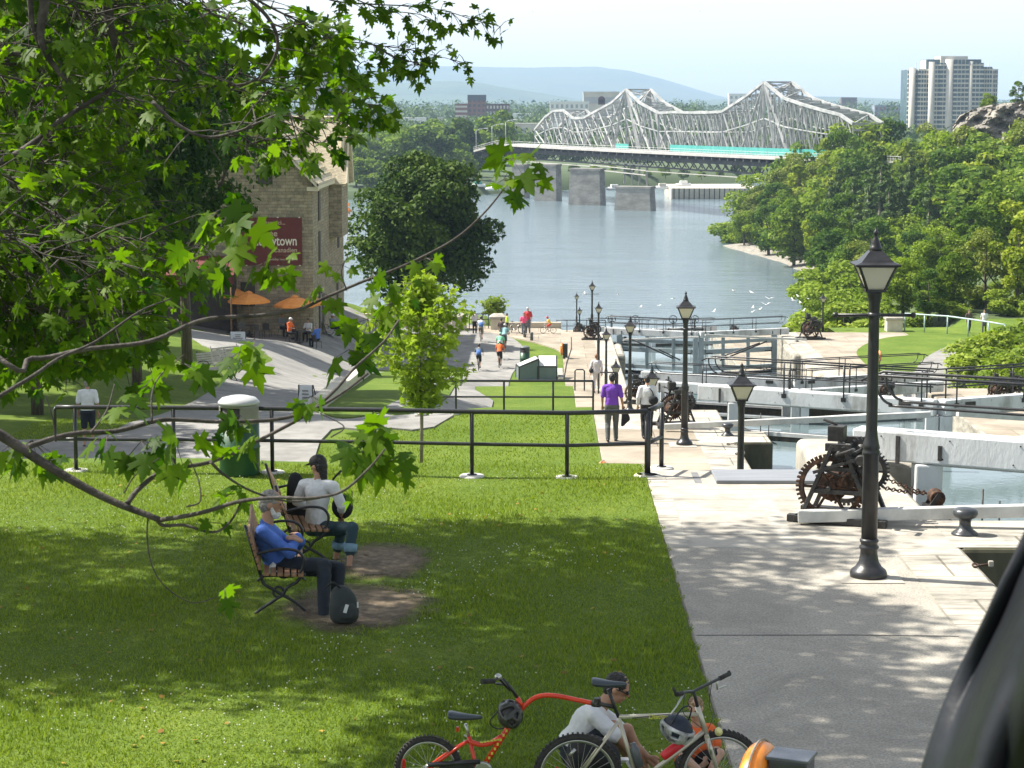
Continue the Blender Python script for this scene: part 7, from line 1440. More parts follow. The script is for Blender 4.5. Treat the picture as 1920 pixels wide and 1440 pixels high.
# main bicycle built from its joints in the picture plane, upright at its true size
rw = WB_(1083, 1456); fw = WB_(1349, 1462, .10); st = WB_(1160, 1345); stt = WB_(1140, 1292); bb = WB_(1196, 1468); hd0 = WB_(1322, 1370, .06); hd1 = WB_(1309, 1330, .05)
BR = Vector((rw.x, YB_, rw.z - .335)); bike = thing("mountain_bicycle", "champagne coloured mountain bicycle with knobbly tyres in the bottom foreground", "bicycle", tuple(BR))
L_ = lambda p: Vector(p) - BR
Rw = .335
wheel(bike, (0, 0, .335), Rw, name="rear_wheel"); fwl = L_(fw); fwl.z = .335
fwe = thing("front_wheel_tmp", None, None); COL.objects.unlink(fwe); bpy.data.objects.remove(fwe)
wf = wheel(bike, (0, 0, 0), Rw, name="front_wheel"); wf.location = fwl; wf.rotation_euler = (0, 0, .18)
b = MB(); T_ = lambda a, c, r: b.tube([a, c], r, 12)
seat_l, bb_l, h0, h1 = L_(st), L_(bb), L_(hd0), L_(hd1); bb_l.y = 0; seat_l.y = 0
T_(seat_l, bb_l, .0155); T_(L_(WB_(1160, 1344)), L_(WB_(1312, 1339, .05)), .0165); T_(bb_l, h0, .019); T_(h1 + V3(-.006, 0, .02), h0 + V3(.012, 0, -.035), .021)
for y in (-.05, .05): T_(V3(0, y, .335), seat_l + V3(0, y * .5, -.03), .009); T_(V3(0, y, .335), bb_l + V3(0, y * .6, 0), .010)
b.build("frame", M_champ, bike)
b = MB(); c0 = h0 + V3(.012, 0, -.04); b.tube([c0 + V3(0, -.06, 0), c0 + V3(0, .06, 0)], .02, 8)
for y in (-.06, .06): b.tube([c0 + V3(0, y, 0), fwl + V3(-.01, y, 0)], [.019, .013], 10)
b.build("fork", M_champ, bike)
b = MB(); T_(seat_l, L_(stt), .0135); b.build("seat_post", M_black, bike); saddle(bike, L_(WB_(1140, 1283)), rev=1)
b = MB(); s0 = h1; s1 = L_(WB_(1303, 1305, .05)); s2 = L_(WB_(1300, 1296, .05)); b.tube([s0, s1, s2], .013, 8); ha = L_(WB_(1268, 1302, -.16)); hb2 = L_(WB_(1368, 1263, .42)); b.tube(catmull([ha, s2.lerp(ha, .4) + V3(0, 0, .005), s2, s2.lerp(hb2, .35), hb2], 4), .012, 8); b.build("handlebar", M_black, bike)
for e_, q_, w_ in ((ha, .35, L_(WB_(1263, 1291, -.2))), (hb2, .28, L_(WB_(1366, 1258, .42)))): b = MB(); b.tube([e_, e_.lerp(s2, q_)], .018, 10); b.tube([e_, w_], .0115, 8); b.build("grip", M_tyre, bike)
b = MB(); b.tube([ha.lerp(s2, .45), L_(WB_(1268, 1325, -.15)), L_(WB_(1257, 1340, -.2))], [.009, .007, .005], 6); b.tube([hb2.lerp(s2, .35), L_(WB_(1345, 1292, .3)), L_(WB_(1362, 1285, .4))], [.009, .008, .006], 6); b.build("brake_lever", M_rim, bike)
b = MB(); [b.tube(catmull(q, 6), .0028, 5) for q in ([ha.lerp(s2, .5), L_(WB_(1281, 1335, -.1)), L_(WB_(1296, 1350, 0)), h0], [hb2.lerp(s2, .5), L_(WB_(1330, 1320, .25)), L_(WB_(1336, 1345, .15)), L_(WB_(1328, 1366, .1))], [s2, L_(WB_(1290, 1315, 0)), h1 + V3(-.1, -.02, -.01), seat_l + V3(.1, -.02, 0)])]; b.build("cable", M_black, bike)
b = MB(); b.lathe([(.07, -.004), (.095, 0), (.07, .004)], 28, bb_l + V3(0, -.045, 0), RX(PI / 2)); b.tube([bb_l, bb_l + V3(0, -.07, 0), bb_l + V3(.08, -.075, -.14)], .011, 8); b.box(bb_l + V3(.08, -.12, -.14), (.09, .08, .02)); b.tube([bb_l, bb_l + V3(0, .07, 0), bb_l + V3(-.08, .075, .14)], .011, 8); b.box(bb_l + V3(-.08, .12, .14), (.09, .08, .02)); b.build("crankset", M_rim, bike)
b = MB(); b.tube([V3(0, -.045, .375), bb_l + V3(0, -.045, .09)], .004, 5); b.tube([V3(0, -.045, .295), bb_l + V3(0, -.045, -.09)], .004, 5); [b.lathe([(r, -.03 - .006 * k), (r, -.034 - .006 * k)], 20, (0, 0, .335), RX(PI / 2)) for k, r in enumerate((.055, .045, .035))]; b.build("chain", M_black2, bike)
bt = h0.lerp(bb_l, .48) + V3(-.01, 0, .045); dr = (bb_l - h0).normalized(); b = MB(); Qd = dr.to_track_quat('Z', 'Y').to_matrix(); b.lathe([(0, -.10), (.030, -.098), (.036, -.085), (.036, .07), (.028, .09), (0, .092)], 16, bt, Qd); b.build("red_bottle", pm("red_plastic", (0.62, 0.02, 0.03), (.7, .03, .04), 4, .35), bike); b = MB(); bt2 = bb_l.lerp(seat_l, .42) + V3(.05, 0, 0); Q2 = (seat_l - bb_l).to_track_quat('Z', 'Y').to_matrix(); b.lathe([(0, -.09), (.034, -.088), (.034, .06), (.022, .075), (.022, .1), (0, .102)], 16, bt2, Q2); b.build("grey_bottle", pm("grey_plastic", (0.10, 0.11, 0.12), rough=.3), bike)
b = MB(); b.lathe([(0, -.02), (.028, -.018), (.03, .02), (0, .03)], 14, h0 + V3(.10, -.02, -.0), RX(PI / 2)); b.build("head_lamp", pm("lamp_yellow", (0.75, 0.7, 0.3), rough=.3), bike)
b = MB(); b.tube([V3(-.02, -.01, .55), V3(-.06, -.01, .50)], .013, 8) ; b.build("rear_brake", M_rim, bike); b = MB(); b.tube([h0 + V3(.035, -.07, -.08), h0 + V3(.045, -.08, -.16)], .01, 8); b.tube([h0 + V3(.035, .07, -.08), h0 + V3(.045, .08, -.16)], .01, 8); b.build("front_brake", M_rim, bike)
b = MB(); b.lathe([(0, -.004), (.05, 0), (0, .004)], 3, V3(-.13, -.02, .36), RX(PI / 2)); b.box(V3(-.175, -.03, .365), (.028, .012, .11), R=RY(.5)); b.build("reflector", pm("red_reflector", (0.6, 0.01, 0.02), rough=.2), bike)
dtop = (h1 - seat_l); ang = math.atan2(-dtop.z, dtop.x)
tx = text("lettering", "Discovery", .052, pm("yellow_decal", (0.62, 0.60, 0.08), rough=.4), bike, L_(WB_(1216, 1347)) + V3(0, -.0175, 0), (PI / 2, 0, 0), sx=1.0, depth=.001); tx.rotation_euler = (PI / 2, -.03, 0)
# --- red trailer bicycle
YT = 15.8; tw_ = at(803, 1440, YT); TR = Vector((tw_.x, YT, tw_.z - .25)); tb_ = thing("trailer_bicycle", "red child trailer bicycle hitched behind the champagne bicycle", "bicycle", tuple(TR)); T2 = lambda px, py, dy=0.0: at(px, py, YT + dy) - TR
wheel(tb_, (0, 0, .25), .255, spokes=20, tr=.024)
b = MB(); hub = V3(0, 0, .25)
for y in (-.045, .045): b.tube([hub + V3(0, y, 0), T2(855, 1402) + V3(0, y * .6, 0), T2(880, 1388)], .012, 10); b.tube([hub + V3(0, y, 0), T2(900, 1436) + V3(0, y * .5, 0)], .010, 8)
b.tube([T2(879, 1380), T2(893, 1440), T2(898, 1462)], .016, 10); b.tube(catmull([T2(880, 1390), T2(900, 1396), T2(920, 1393), T2(942, 1380)], 5), .020, 12)
b.tube([T2(905, 1440), T2(940, 1385), T2(960, 1352)], .021, 12); b.tube([T2(905, 1440), T2(898, 1462)], .02, 8); b.tube(catmull([T2(960, 1352), T2(982, 1325), T2(1000, 1310), T2(1020, 1304), T2(1045, 1305), T2(1075, 1311), T2(1118, 1320, -.1)], 6), .0185, 14); b.tube([T2(981, 1328), T2(970, 1308)], .018, 10); b.build("frame", M_redf, tb_)
b = MB(); b.tube([T2(1112, 1319, -.1), T2(1124, 1320, -.15)], .026, 10); b.tube([T2(1124, 1320, -.15), T2(1150, 1325, -.2)], .017, 8); b.box(T2(1120, 1313, -.12), (.05, .05, .035)); b.build("hitch", M_black2, tb_)
b = MB(); b.tube([T2(970, 1308), T2(958, 1290), T2(942, 1272)], [.013, .012, .011], 8); a1, a2 = T2(903, 1278, -.26), T2(965, 1300, .30); mm = T2(934, 1272, 0); b.tube(catmull([a1, T2(925, 1276, -.2), T2(935, 1272, -.12), T2(952, 1290, 0), T2(958, 1294, .1), T2(948, 1284, .26), T2(930, 1282, .34)], 5), .011, 8); b.build("handlebar", M_black, tb_)
b = MB(); b.tube([a1, T2(927, 1277, -.19)], .019, 10); b.build("grip", M_tyre, tb_); b = MB(); b.ell(T2(934, 1269, -.12), (.028, .028, .025)); b.build("bell", M_rim, tb_)
b = MB(); b.tube([T2(879, 1382), T2(873, 1357)], .012, 8); b.build("seat_post", M_rim, tb_); saddle(tb_, T2(870, 1345), rev=1)
b = MB(); b.tube([hub + V3(0, -.05, .04), T2(900, 1428, -.05)], .02, 8); b.box(hub.lerp(T2(900, 1428), .55) + V3(0, -.06, -.01), (.26, .012, .05), R=RY(-math.atan2((T2(900, 1428) - hub).z, (T2(900, 1428) - hub).x))); b.build("chain_guard", M_black, tb_)
b = MB(); b.tube([T2(898, 1462), T2(870, 1440)], .01, 8); b.tube([T2(870, 1378), T2(882, 1386)], .008, 6); b.lathe([(.06, -.004), (.075, 0), (.06, .004)], 24, T2(905, 1445, -.04), RX(PI / 2)); b.build("crankset", M_rim, tb_); b = MB(); b.box(T2(858, 1367), (.02, .02, .035)); b.box(T2(757, 1433, -.03), (.02, .01, .08)); b.build("reflector", pm("red_reflector", (0.6, 0.01, 0.02), rough=.2), tb_)
b = MB(); [b.box(T2(903, 1391).lerp(T2(935, 1386), k / 5) + V3(0, -.022, .003), (.022, .002, .012)) for k in range(6)]; [b.box(T2(912, 1428).lerp(T2(955, 1360), k / 8) + V3(0, -.022, 0), (.016, .002, .02)) for k in range(8)]; b.build("yellow_decal", MATS["yellow_decal"], tb_)
helmet("black and silver helmet hanging from the handlebar of the red trailer bicycle", tuple(at(955, 1340, YT - .05)), (.5, .7, .4), pm("helmet_black", (.02, .022, .02), (.06, .06, .05), 14, .3), M_black2, 1.0)
helmet("white and black helmet with blue vents hanging under the champagne top tube", tuple(at(1270, 1366, YB_ - .05)), (PI + .25, .2, .8), pm("helmet_white", (.03, .03, .03), (.7, .7, .7), 7, .3), pm("helmet_lining", (.008, .008, .009), (.015, .03, .06), 16, .6), 1.1)
# --- man sitting on the grass and child
Y2 = 16.6; J = dict(hip=A(1068, 1404, Y2), neck=A(1122, 1322, Y2), head=A(1156, 1290, Y2), sl=A(1122, 1335, Y2 + .18), sr=A(1112, 1340, Y2 - .18), er=A(1160, 1385, Y2 - .24), el=A(1175, 1378, Y2 + .2), wr=A(1196, 1430, Y2 - .18), wl=A(1215, 1420, Y2 + .10), hl=A(1075, 1412, Y2 + .1), hr=A(1075, 1414, Y2 - .1), kl=A(1176, 1368, Y2 + .14), kr=A(1150, 1362, Y2 - .16), al=A(1216, 1452, Y2 + .12), ar=A(1202, 1468, Y2 - .14), tl=A(1250, 1462, Y2 + .12), tr=A(1236, 1480, Y2 - .12), fr=A(1206, 1446, Y2 - .14), fl=A(1228, 1432, Y2 + .06))
figure("man in a white shirt and sunglasses sitting bent forward on the grass behind the bicycles", J, .98, (.93, -.1, -.42), SKIN2, C_white, C_navy, HK, sleeve=.42, leg=.4, vox=.008, shades=True)
Y3 = 16.4; J = dict(hip=A(1296, 1428, Y3), neck=A(1308, 1352, Y3), head=A(1304, 1328, Y3 - .05), sl=A(1330, 1368, Y3 + .02), sr=A(1282, 1370, Y3 - .02), er=A(1270, 1398, Y3 - .12), el=A(1345, 1398, Y3 - .05), wr=A(1278, 1418, Y3 - .22), wl=A(1330, 1420, Y3 - .15), hl=A(1308, 1432, Y3 - .04), hr=A(1284, 1432, Y3 - .04), kl=A(1350, 1412, Y3 - .2), kr=A(1288, 1425, Y3 - .35), al=A(1320, 1468, Y3 - .3), ar=A(1330, 1462, Y3 - .45), tl=A(1305, 1475, Y3 - .34), tr=A(1348, 1470, Y3 - .5))
figure("long haired child in an orange shirt sitting on the grass behind the front wheel", J, .72, (-.35, -.9, -.25), SKIN, C_orange, C_black, HBl, sleeve=.42, leg=.42, vox=.008, longhair=True)
t = MB(); t.loft([((-.16, 0, .0), V3(.0, .12, 0), V3(0, 0, .14)), ((0, 0, .05), V3(0, .15, 0), V3(0, 0, .2)), ((.2, 0, .03), V3(0, .13, 0), V3(0, 0, .16)), ((.3, 0, 0), V3(0, .06, 0), V3(0, 0, .08))], 14); ob = t.build("black_bag", C_black, sub=1); ob.location = A(1095, 1428, 16.2); tag(ob, "black bag on the grass behind the rear wheel of the champagne bicycle", "bag")
# ================================================================ cyclists and far people
def small_bike(label, loc, rz, s=1.0, fm=None, group="bicycles near the river"):
    t = thing("bicycle", label, "bicycle", loc, rz, group); fm = fm or M_black2; R = .33; b = MB(); wb = 1.04
    for x, nm in ((-wb / 2, 0), (wb / 2, 1)):
        w = MB(); w.torus((x, 0, R), R - .02, .022, RX(PI / 2), 28, 6); wh = w.build("wheel", M_tyre, t); w = MB(); [w.tube([(x, 0, R), (x + math.cos(a) * .3, 0, R + math.sin(a) * .3)], .003, 4) for a in np.arange(0, 6.28, PI / 6)]; w.torus((x, 0, R), R - .045, .008, RX(PI / 2), 28, 5); w.build("spokes", M_rim, wh)
    bb, se, h_ = V3(-.05, 0, .28), V3(-.2, 0, .72), V3(.36, 0, .76)
    for a, c in ((bb, se), (se, h_), (bb, h_), (V3(-wb / 2, 0, R), se), (V3(-wb / 2, 0, R), bb), (h_, V3(wb / 2, 0, R)), (se, V3(-.22, 0, .86)), (h_, V3(.33, 0, .95))): b.tube([a, c], .018, 6)
    b.build("frame", fm, t); b = MB(); b.tube(catmull([(.28, -.28, .97), (.36, -.1, .98), (.33, 0, .96), (.36, .1, .98), (.28, .28, .97)], 4), .014, 6); b.build("handlebar", M_black, t); b = MB(); b.ell((-.22, 0, .89), (.13, .06, .03)); b.build("saddle", M_sad, t)
    b = MB(); b.tube([bb + V3(.12, -.08, -.12), bb + V3(0, -.06, 0), bb + V3(0, .06, 0), bb + V3(-.12, .08, .12)], .012, 6); b.build("crank", M_rim, t); t.scale = (s, s, s); return t
def rider(label, px, pyw, zf, h, head_dir, shirt, pants, hat=None, hm=None, lb="", Y=None, pack=None, legl=.55, skin=SKIN, fm=None, upright=False):
    """cyclist riding along heading head_dir; wheel contact at the pixel"""
    if zf is None: q = H2(px, pyw); p = Vector((q.x, q.y, q.z + .10))
    else: p = gp(px, pyw, zf)
    f = Vector((*head_dir, 0)).normalized(); r = Vector((f.y, -f.x, 0)); s = h / 1.75; rz = math.atan2(f.y, f.x); small_bike("bicycle ridden by the " + lb, tuple(p), rz, s, fm)
    P = lambda x, y, z: p + r * x * s + f * y * s + V3(0, 0, z * s); ln = 0 if upright else .12
    J = dict(hip=P(0, -.22, .98), neck=P(0, .02 + ln, 1.47), head=P(0, .10 + ln, 1.60), sl=P(-.19, 0 + ln, 1.40), sr=P(.19, 0 + ln, 1.40), el=P(-.27, .14 + ln, 1.16), er=P(.27, .14 + ln, 1.16), wl=P(-.27, .30, .99), wr=P(.27, .30, .99), hl=P(-.09, -.2, .95), hr=P(.09, -.2, .95), kl=P(-.11, .16, .78), kr=P(.11, .08, .62), al=P(-.10, .06, .42), ar=P(.10, -.08, .22), tl=P(-.10, .20, .38), tr=P(.10, .06, .17))
    fg = figure(label, J, s, (f.x, f.y, -.1), skin, shirt, pants, HK, sleeve=.42, leg=legl, vox=.03, hat=hat, hatmat=hm)
    if pack: b = MB(); b.loft([(P(0, -.26, .98) - fg.location, r * .15 * s, f * .06 * s), (P(0, -.22, 1.15) - fg.location, r * .17 * s, f * .10 * s), (P(0, -.12, 1.36) - fg.location, r * .14 * s, f * .07 * s)], 12); b.build("backpack", pack, fg)
    return fg
HMW = pm("white_helmet", (.75, .75, .75), rough=.3); HMK = pm("dark_helmet", (.03, .03, .035), rough=.3); HMR = pm("red_helmet", (.6, .03, .08), rough=.3); HMB = pm("pale_helmet", (.6, .65, .7), rough=.3)
rider("cyclist in a blue tank top riding away on the left of the asphalt path", 898, 696, None, 1.62, (.02, 1), C_slate, C_black, 'helmet', HMK, "cyclist in the blue top", pack=C_bpack)
rider("cyclist in an orange vest riding away on the right of the asphalt path", 937, 691, None, 1.70, (.05, 1), C_orange, C_black, 'helmet', HMB, "cyclist in the orange vest")
rider("cyclist in a mint top just ahead of the orange vest", 938, 674, None, 1.7, (.05, 1), C_green, C_black, 'helmet', pm("mint_helmet", (.35, .65, .5), rough=.3), "cyclist in the mint top")
rider("cyclist in pale teal with a white helmet leading on the asphalt path", 946, 657, None, 1.72, (.1, 1), C_teal, C_slate, 'helmet', HMW, "cyclist in pale teal")
rider("cyclist in white with a blue backpack near the river railing", 902, 642, None, 1.72, (0, 1), C_white, C_khaki, 'helmet', HMK, "cyclist with the blue backpack", pack=C_bpack)
J, s, f, P = standing(890, 618, -11, 1.7, (0, 1), stride=.03, Y=152.5); figure("dark haired person standing by the river railing left of the blue backpack", J, s, f, SKIN2, C_lilac, C_black, HK, vox=.03)
J, s, f, P = standing(940, 640, -11, 1.62, (.2, 1), stride=.03); figure("person in a brown shirt standing beside the lime vest", J, s, f, SKIN2, C_brown, C_khaki, HK, vox=.03, leg=.5)
J, s, f, P = standing(951, 626, -11, 1.50, (-1, .2), stride=.02); figure("crouched looking person in a lime vest before the stone pier", J, s, f, SKIN, C_hiv, C_black, HK, vox=.03)
small_bike("parked bicycle with pale tyres right of the lime vest", tuple(gp(966, 626, -10.9)), .05, 1.0, M_rim)
J, s, f, P = standing(990, 627, -11, 1.98, (-.2, -1), stride=.03); figure("tall person in a red shirt and grey shorts standing with a bicycle", J, s, f, SKIN, C_red, C_slate, HK, vox=.03, hat='helmet', hatmat=HMB, leg=.95)
J, s, f, P = standing(982, 629, -11, 1.62, (0, -1), stride=.02); figure("person in a pink shirt holding a bicycle in front of the one in red", J, s, f, SKIN, C_pink, C_slate, HK, vox=.03, leg=.95)
small_bike("bicycle held by the person in the pink shirt, facing the camera", tuple(gp(983, 631, -10.9)), -PI / 2 + .1, 1.0)
rider("child in a yellow shirt and red helmet on a bicycle by the low wall", 1028, 625, -10.9, 1.22, (-1, -.1), C_yel, C_red, 'helmet', HMR, "child in yellow", upright=True, fm=M_rim)
for px, fc, sh, pn, lb, h in ((1816, (.3, -1), C_brown, C_black, "walker in dark clothes on the far right path behind the teal railing", 1.7), (1845, (-.2, -1), C_white, C_grey, "walker in a white top on the far right path behind the teal railing", 1.7)):
    J, s, f, P = standing(px, 622, -11, h, fc, Y=153.8, stride=.08); figure(lb, J, s, f, SKIN, sh, pn, HK, vox=.03)
def sitter(label, px, Y, face, shirt, pants, hair, hat=None, hm=None, h=1.75, z=None, leg=1.0):
    x = at(px, 600, Y).x; p = Vector((x, Y, hz(x, Y) + .10 if z is None else z)); s = h / 1.75; f = Vector((*face, 0)).normalized(); r = Vector((f.y, -f.x, 0)); P = lambda a, b_, c: p + r * a * s + f * b_ * s + V3(0, 0, c * s)
    J = dict(hip=P(0, -.08, .56), neck=P(0, -.06, 1.12), head=P(0, -.01, 1.27), sl=P(-.19, -.08, 1.05), sr=P(.19, -.08, 1.05), el=P(-.24, .05, .80), er=P(.24, .05, .80), wl=P(-.14, .28, .78), wr=P(.14, .28, .78), hl=P(-.09, -.04, .53), hr=P(.09, -.04, .53), kl=P(-.12, .40, .52), kr=P(.12, .40, .52), al=P(-.12, .38, .09), ar=P(.12, .42, .09), tl=P(-.12, .54, .04), tr=P(.12, .58, .04))
    return figure(label, J, s, (f.x, f.y, -.1), SKIN2, shirt, pants, hair, sleeve=.5, leg=leg, vox=.028, hat=hat, hatmat=hm)
sitter("cafe guest in an orange shirt and pale cap at the patio table", 545, 129.9, (.9, -.45), C_orange, C_black, HG, 'cap', C_white, 1.85)
sitter("cafe guest in a blue shirt with his back turned at the patio table", 593, 130.2, (-.8, .6), C_blue, C_navy, HG, h=1.9)
sitter("cafe guest in a white top behind the patio table", 577, 132.0, (-.3, -1), C_white, C_black, HK, h=1.8)
sitter("dark haired cafe guest in grey at the left of the patio table", 530, 131.8, (.6, -1), C_slate, C_black, HK, h=1.8)
sitter("person in a white sun hat sitting by the museum door", 624, 138.2, (.95, -.5), C_slate, C_navy, HK, 'hat', C_white, 1.8)
bn = dup(bw, (at(616, 600, 138.2).x - .1, 137.6, hz(-13, 138) + .05), .4, "bench by the museum door under the person in the white hat"); 
# ================================================================ birds
def gull(label, px, py, Y, rz, flap):
    p = at(px, py, Y); b = MB(); b.loft([((-.22, 0, 0), V3(0, .02, 0), V3(0, 0, .02)), ((-.08, 0, 0), V3(0, .07, 0), V3(0, 0, .06)), ((.1, 0, 0), V3(0, .07, 0), V3(0, 0, .065)), ((.22, 0, .03), V3(0, .035, 0), V3(0, 0, .04)), ((.30, 0, .02), V3(0, .01, 0), V3(0, 0, .01))], 8)
    for s in (-1, 1): b.add([(.08, s * .05, .03), (.10, s * .35, .03 + flap * .6), (-.02, s * .72, .03 + flap), (-.08, s * .35, .02 + flap * .5), (-.08, s * .05, .03), (.08, s * .05, .0), (.10, s * .35, .0 + flap * .6), (-.08, s * .35, -.01 + flap * .5), (-.08, s * .05, 0)], [(0, 1, 3, 4), (1, 2, 3), (5, 8, 7, 6), (6, 7, 2)])
    ob = b.build("gull", pm("white_feathers", (.8, .8, .8), rough=.7)); ob.location = p; ob.rotation_euler = (random.uniform(-.3, .3), 0, rz); ob.scale = (.6, .6, .6); return tag(ob, label, "bird", "white gulls over the water")
random.seed(3)
gl = [(1376, 545), (1409, 548), (1436, 571), (1412, 577), (1424, 580), (1497, 556), (1501, 568), (1506, 583), (1410, 585), (1262, 560), (1201, 576), (1235, 573), (1338, 584), (1160, 552), (1095, 551), (1442, 560), (1487, 563), (1515, 560)]
for i, (x, y) in enumerate(gl): gull(f"white gull over the river, {['first','second','third','fourth','fifth','sixth','seventh','eighth','ninth','tenth','eleventh','twelfth','thirteenth','fourteenth','fifteenth','sixteenth','seventeenth','last'][i]} in the loose flock", x, y, 190 + random.uniform(-8, 12), random.uniform(0, 6.28), random.uniform(.05, .3))
gull("dark speck of a gull high in the pale sky above the right truss", 1311, 22, 260, 1.0, .3); gull("gull flying high in the pale sky above the left truss", 1000, 22, 300, 2.0, .3)
# ================================================================ foreground maple
L_map = leafmat("maple_leaf", (0.020, 0.058, 0.004), (0.120, 0.190, 0.010), 0.5, (1.5, 1.8, 0.35), .5)
L_map2 = leafmat("maple_leaf_tip", (0.035, 0.085, 0.010), (0.12, 0.20, 0.02), 0.42, (1.5, 1.8, 0.35), .45)
M_limb = pm("maple_bark", (0.022, 0.017, 0.013), (0.085, 0.072, 0.06), 14, .85, .5, 40, stretch=(1, 1, 1))
TB = Vector((-9.0, 10.5, 0.0)); mt = thing("maple_tree", "large maple in front whose leafy branches hang across the upper left of the view", "tree", tuple(TB))
rng = np.random.default_rng(42); random.seed(42)
LP_P, LP_D, LP_N, LP_S = [], [], [], []
_ci = CR.inverted()
def addleaf(p, d, n, s):
    q = _ci @ (Vector(p) - Vector((0, 0, CAMZ))); u_, v_ = 960 - FPX * q.x / q.z, 720 + FPX * q.y / q.z
    if 118 < u_ < 212 and 700 < v_ < 800: return
    LP_P.append(tuple(p)); LP_D.append(tuple(d)); LP_N.append(tuple(n)); LP_S.append(s)
def rv(k=1.0): return Vector(rng.normal(size=3)) * k
br_b = MB()
def branch(pts, r0, r1, n=6):
    C = catmull([Vector(p) for p in pts], n); N = len(C); br_b.tube(C, [r0 + (r1 - r0) * i / (N - 1) for i in range(N)], 8); return C
def twigs(C, every, size, spread, drop=.3, t0=0.2, cnt=3, face=(0, -.35, 1)):
    """short leaf bearing twigs along a branch"""
    N = len(C); i = int(N * t0)
    while i < N:
        p = C[i]; tan = (C[min(i + 1, N - 1)] - C[max(i - 1, 0)]).normalized()
        for k in range(cnt):
            d = (tan * .6 + rv(.7) + Vector((0, 0, -drop))).normalized(); L = spread * rng.uniform(.5, 1.2); e = p + d * L
            if L > size * .8: br_b.tube([p, p.lerp(e, .5) + Vector((0, 0, .01)), e], [.004, .003, .0018], 4, cap=False)
            for q in range(2):
                dd = (d + rv(.6) + Vector((0, 0, -.35))).normalized(); nn = Vector(face) + rv(.55); s = size * rng.uniform(.7, 1.25); e2 = e + dd * s * .3; br_b.tube([e, e2], .0012, 3, cap=False); addleaf(e2, dd, nn, s)
        i += every
def PX(lst, Y, dY=0.0): n = len(lst); return [at(x, y, Y + dY * i / max(1, n - 1)) for i, (x, y) in enumerate(lst)]
YF = 7.6
main = branch([(-8.7, 11, 4.5), (-6, 10.4, 5.4), (-4.2, 9.5, 5.2), (-2.8, 8.2, 4.7)] + PX([(-60, 782), (0, 815), (100, 880), (200, 935), (300, 975)], YF), .035, .011)
B1 = branch(PX([(52, 838), (100, 822), (150, 812), (220, 808), (290, 790), (330, 787), (420, 791), (520, 786), (585, 768), (640, 738), (690, 700)], YF, .6), .011, .005)
B2 = branch(PX([(238, 945), (262, 915), (310, 882), (395, 866), (480, 828), (570, 780), (625, 735), (665, 690), (720, 640), (748, 600)], YF, .9), .010, .004)
B3 = branch(PX([(300, 975), (345, 968), (390, 958), (450, 940), (520, 933), (580, 934), (640, 922), (690, 880), (722, 842)], YF, -.3), .009, .0035)
B4 = branch(PX([(290, 968), (305, 985), (345, 985), (400, 998), (430, 980), (448, 950), (455, 925)], YF, .1), .007, .003)
B4b = branch(PX([(395, 866), (420, 890), (470, 920), (540, 940), (600, 934)], YF, .3), .006, .003)
B5 = branch(PX([(278, 960), (276, 1010), (285, 1060), (310, 1100), (360, 1130), (410, 1118)], YF, .1), .0035, .0015)
B6 = branch([(-8.7, 11, 4.6), (-6, 10.8, 5.6), (-4.0, 10, 5.6)] + PX([(-40, 640), (60, 672), (160, 655), (280, 640), (380, 600), (480, 592), (560, 580), (610, 558), (680, 528), (760, 497), (850, 450), (905, 402), (940, 360), (962, 325)], 8.6, .6), .013, .003)
B7 = branch(PX([(-30, 760), (60, 706), (110, 672), (180, 640), (260, 585), (320, 560)], 8.2, .6), .009, .003)
B8 = branch(PX([(105, 828), (100, 790), (85, 740)], YF), .004, .002); B9 = branch(PX([(285, 790), (285, 740), (300, 705), (345, 665)], YF, .2), .004, .002); B10 = branch(PX([(170, 812), (200, 770), (215, 720)], YF, .2), .004, .002); B11 = branch(PX([(350, 950), (375, 940), (372, 900), (355, 860)], YF, .1), .0035, .002); branch(PX([(232, 925), (255, 890), (300, 858)], YF), .003, .0015); branch(PX([(620, 820), (645, 800), (600, 775)], YF), .003, .0015); branch(PX([(650, 545), (640, 510), (652, 480)], 8.9), .004, .002)
# hand placed leaf groups in the open part of the picture
def cluster(cx, cy, r, n, size, Y=YF, down=.5):
    for _ in range(n):
        a = rng.uniform(0, 6.28); q = rng.uniform(.1, 1) ** .5; size_ = size * .82; p = at(cx + r * q * math.cos(a), cy + r * q * math.sin(a) * .75, Y + rng.uniform(-.12, .095)); c = at(cx, cy - r * .3, Y)
        br_b.tube([c, p], [.0018, .0011], 3, cap=False); d = (p - c).normalized() * .9 + rv(.35) + Vector((0, 0, -down)); addleaf(p, d, Vector((0, -.7, .8)) + rv(.55), size_ * rng.uniform(.65, 1.25))
for c_ in ((712, 838, 48, 9, .13), (668, 836, 26, 4, .12), (745, 868, 34, 4, .12), (690, 800, 24, 3, .11), (330, 842, 42, 6, .115), (265, 838, 38, 6, .12), (200, 828, 30, 4, .11), (60, 838, 42, 7, .105), (15, 845, 26, 4, .10), (95, 870, 24, 3, .09), (450, 788, 30, 4, .12), (455, 850, 30, 3, .10), (420, 822, 24, 3, .09), (440, 925, 24, 4, .08), (425, 935, 20, 3, .07), (405, 985, 16, 2, .06), (585, 750, 26, 4, .085), (660, 925, 14, 3, .06), (422, 1112, 20, 3, .08), (345, 690, 28, 4, .11), (285, 720, 30, 4, .11), (450, 668, 30, 5, .12), (478, 640, 22, 3, .11), (235, 760, 30, 4, .11)):
    cluster(*c_[:4], c_[4], YF + .1)
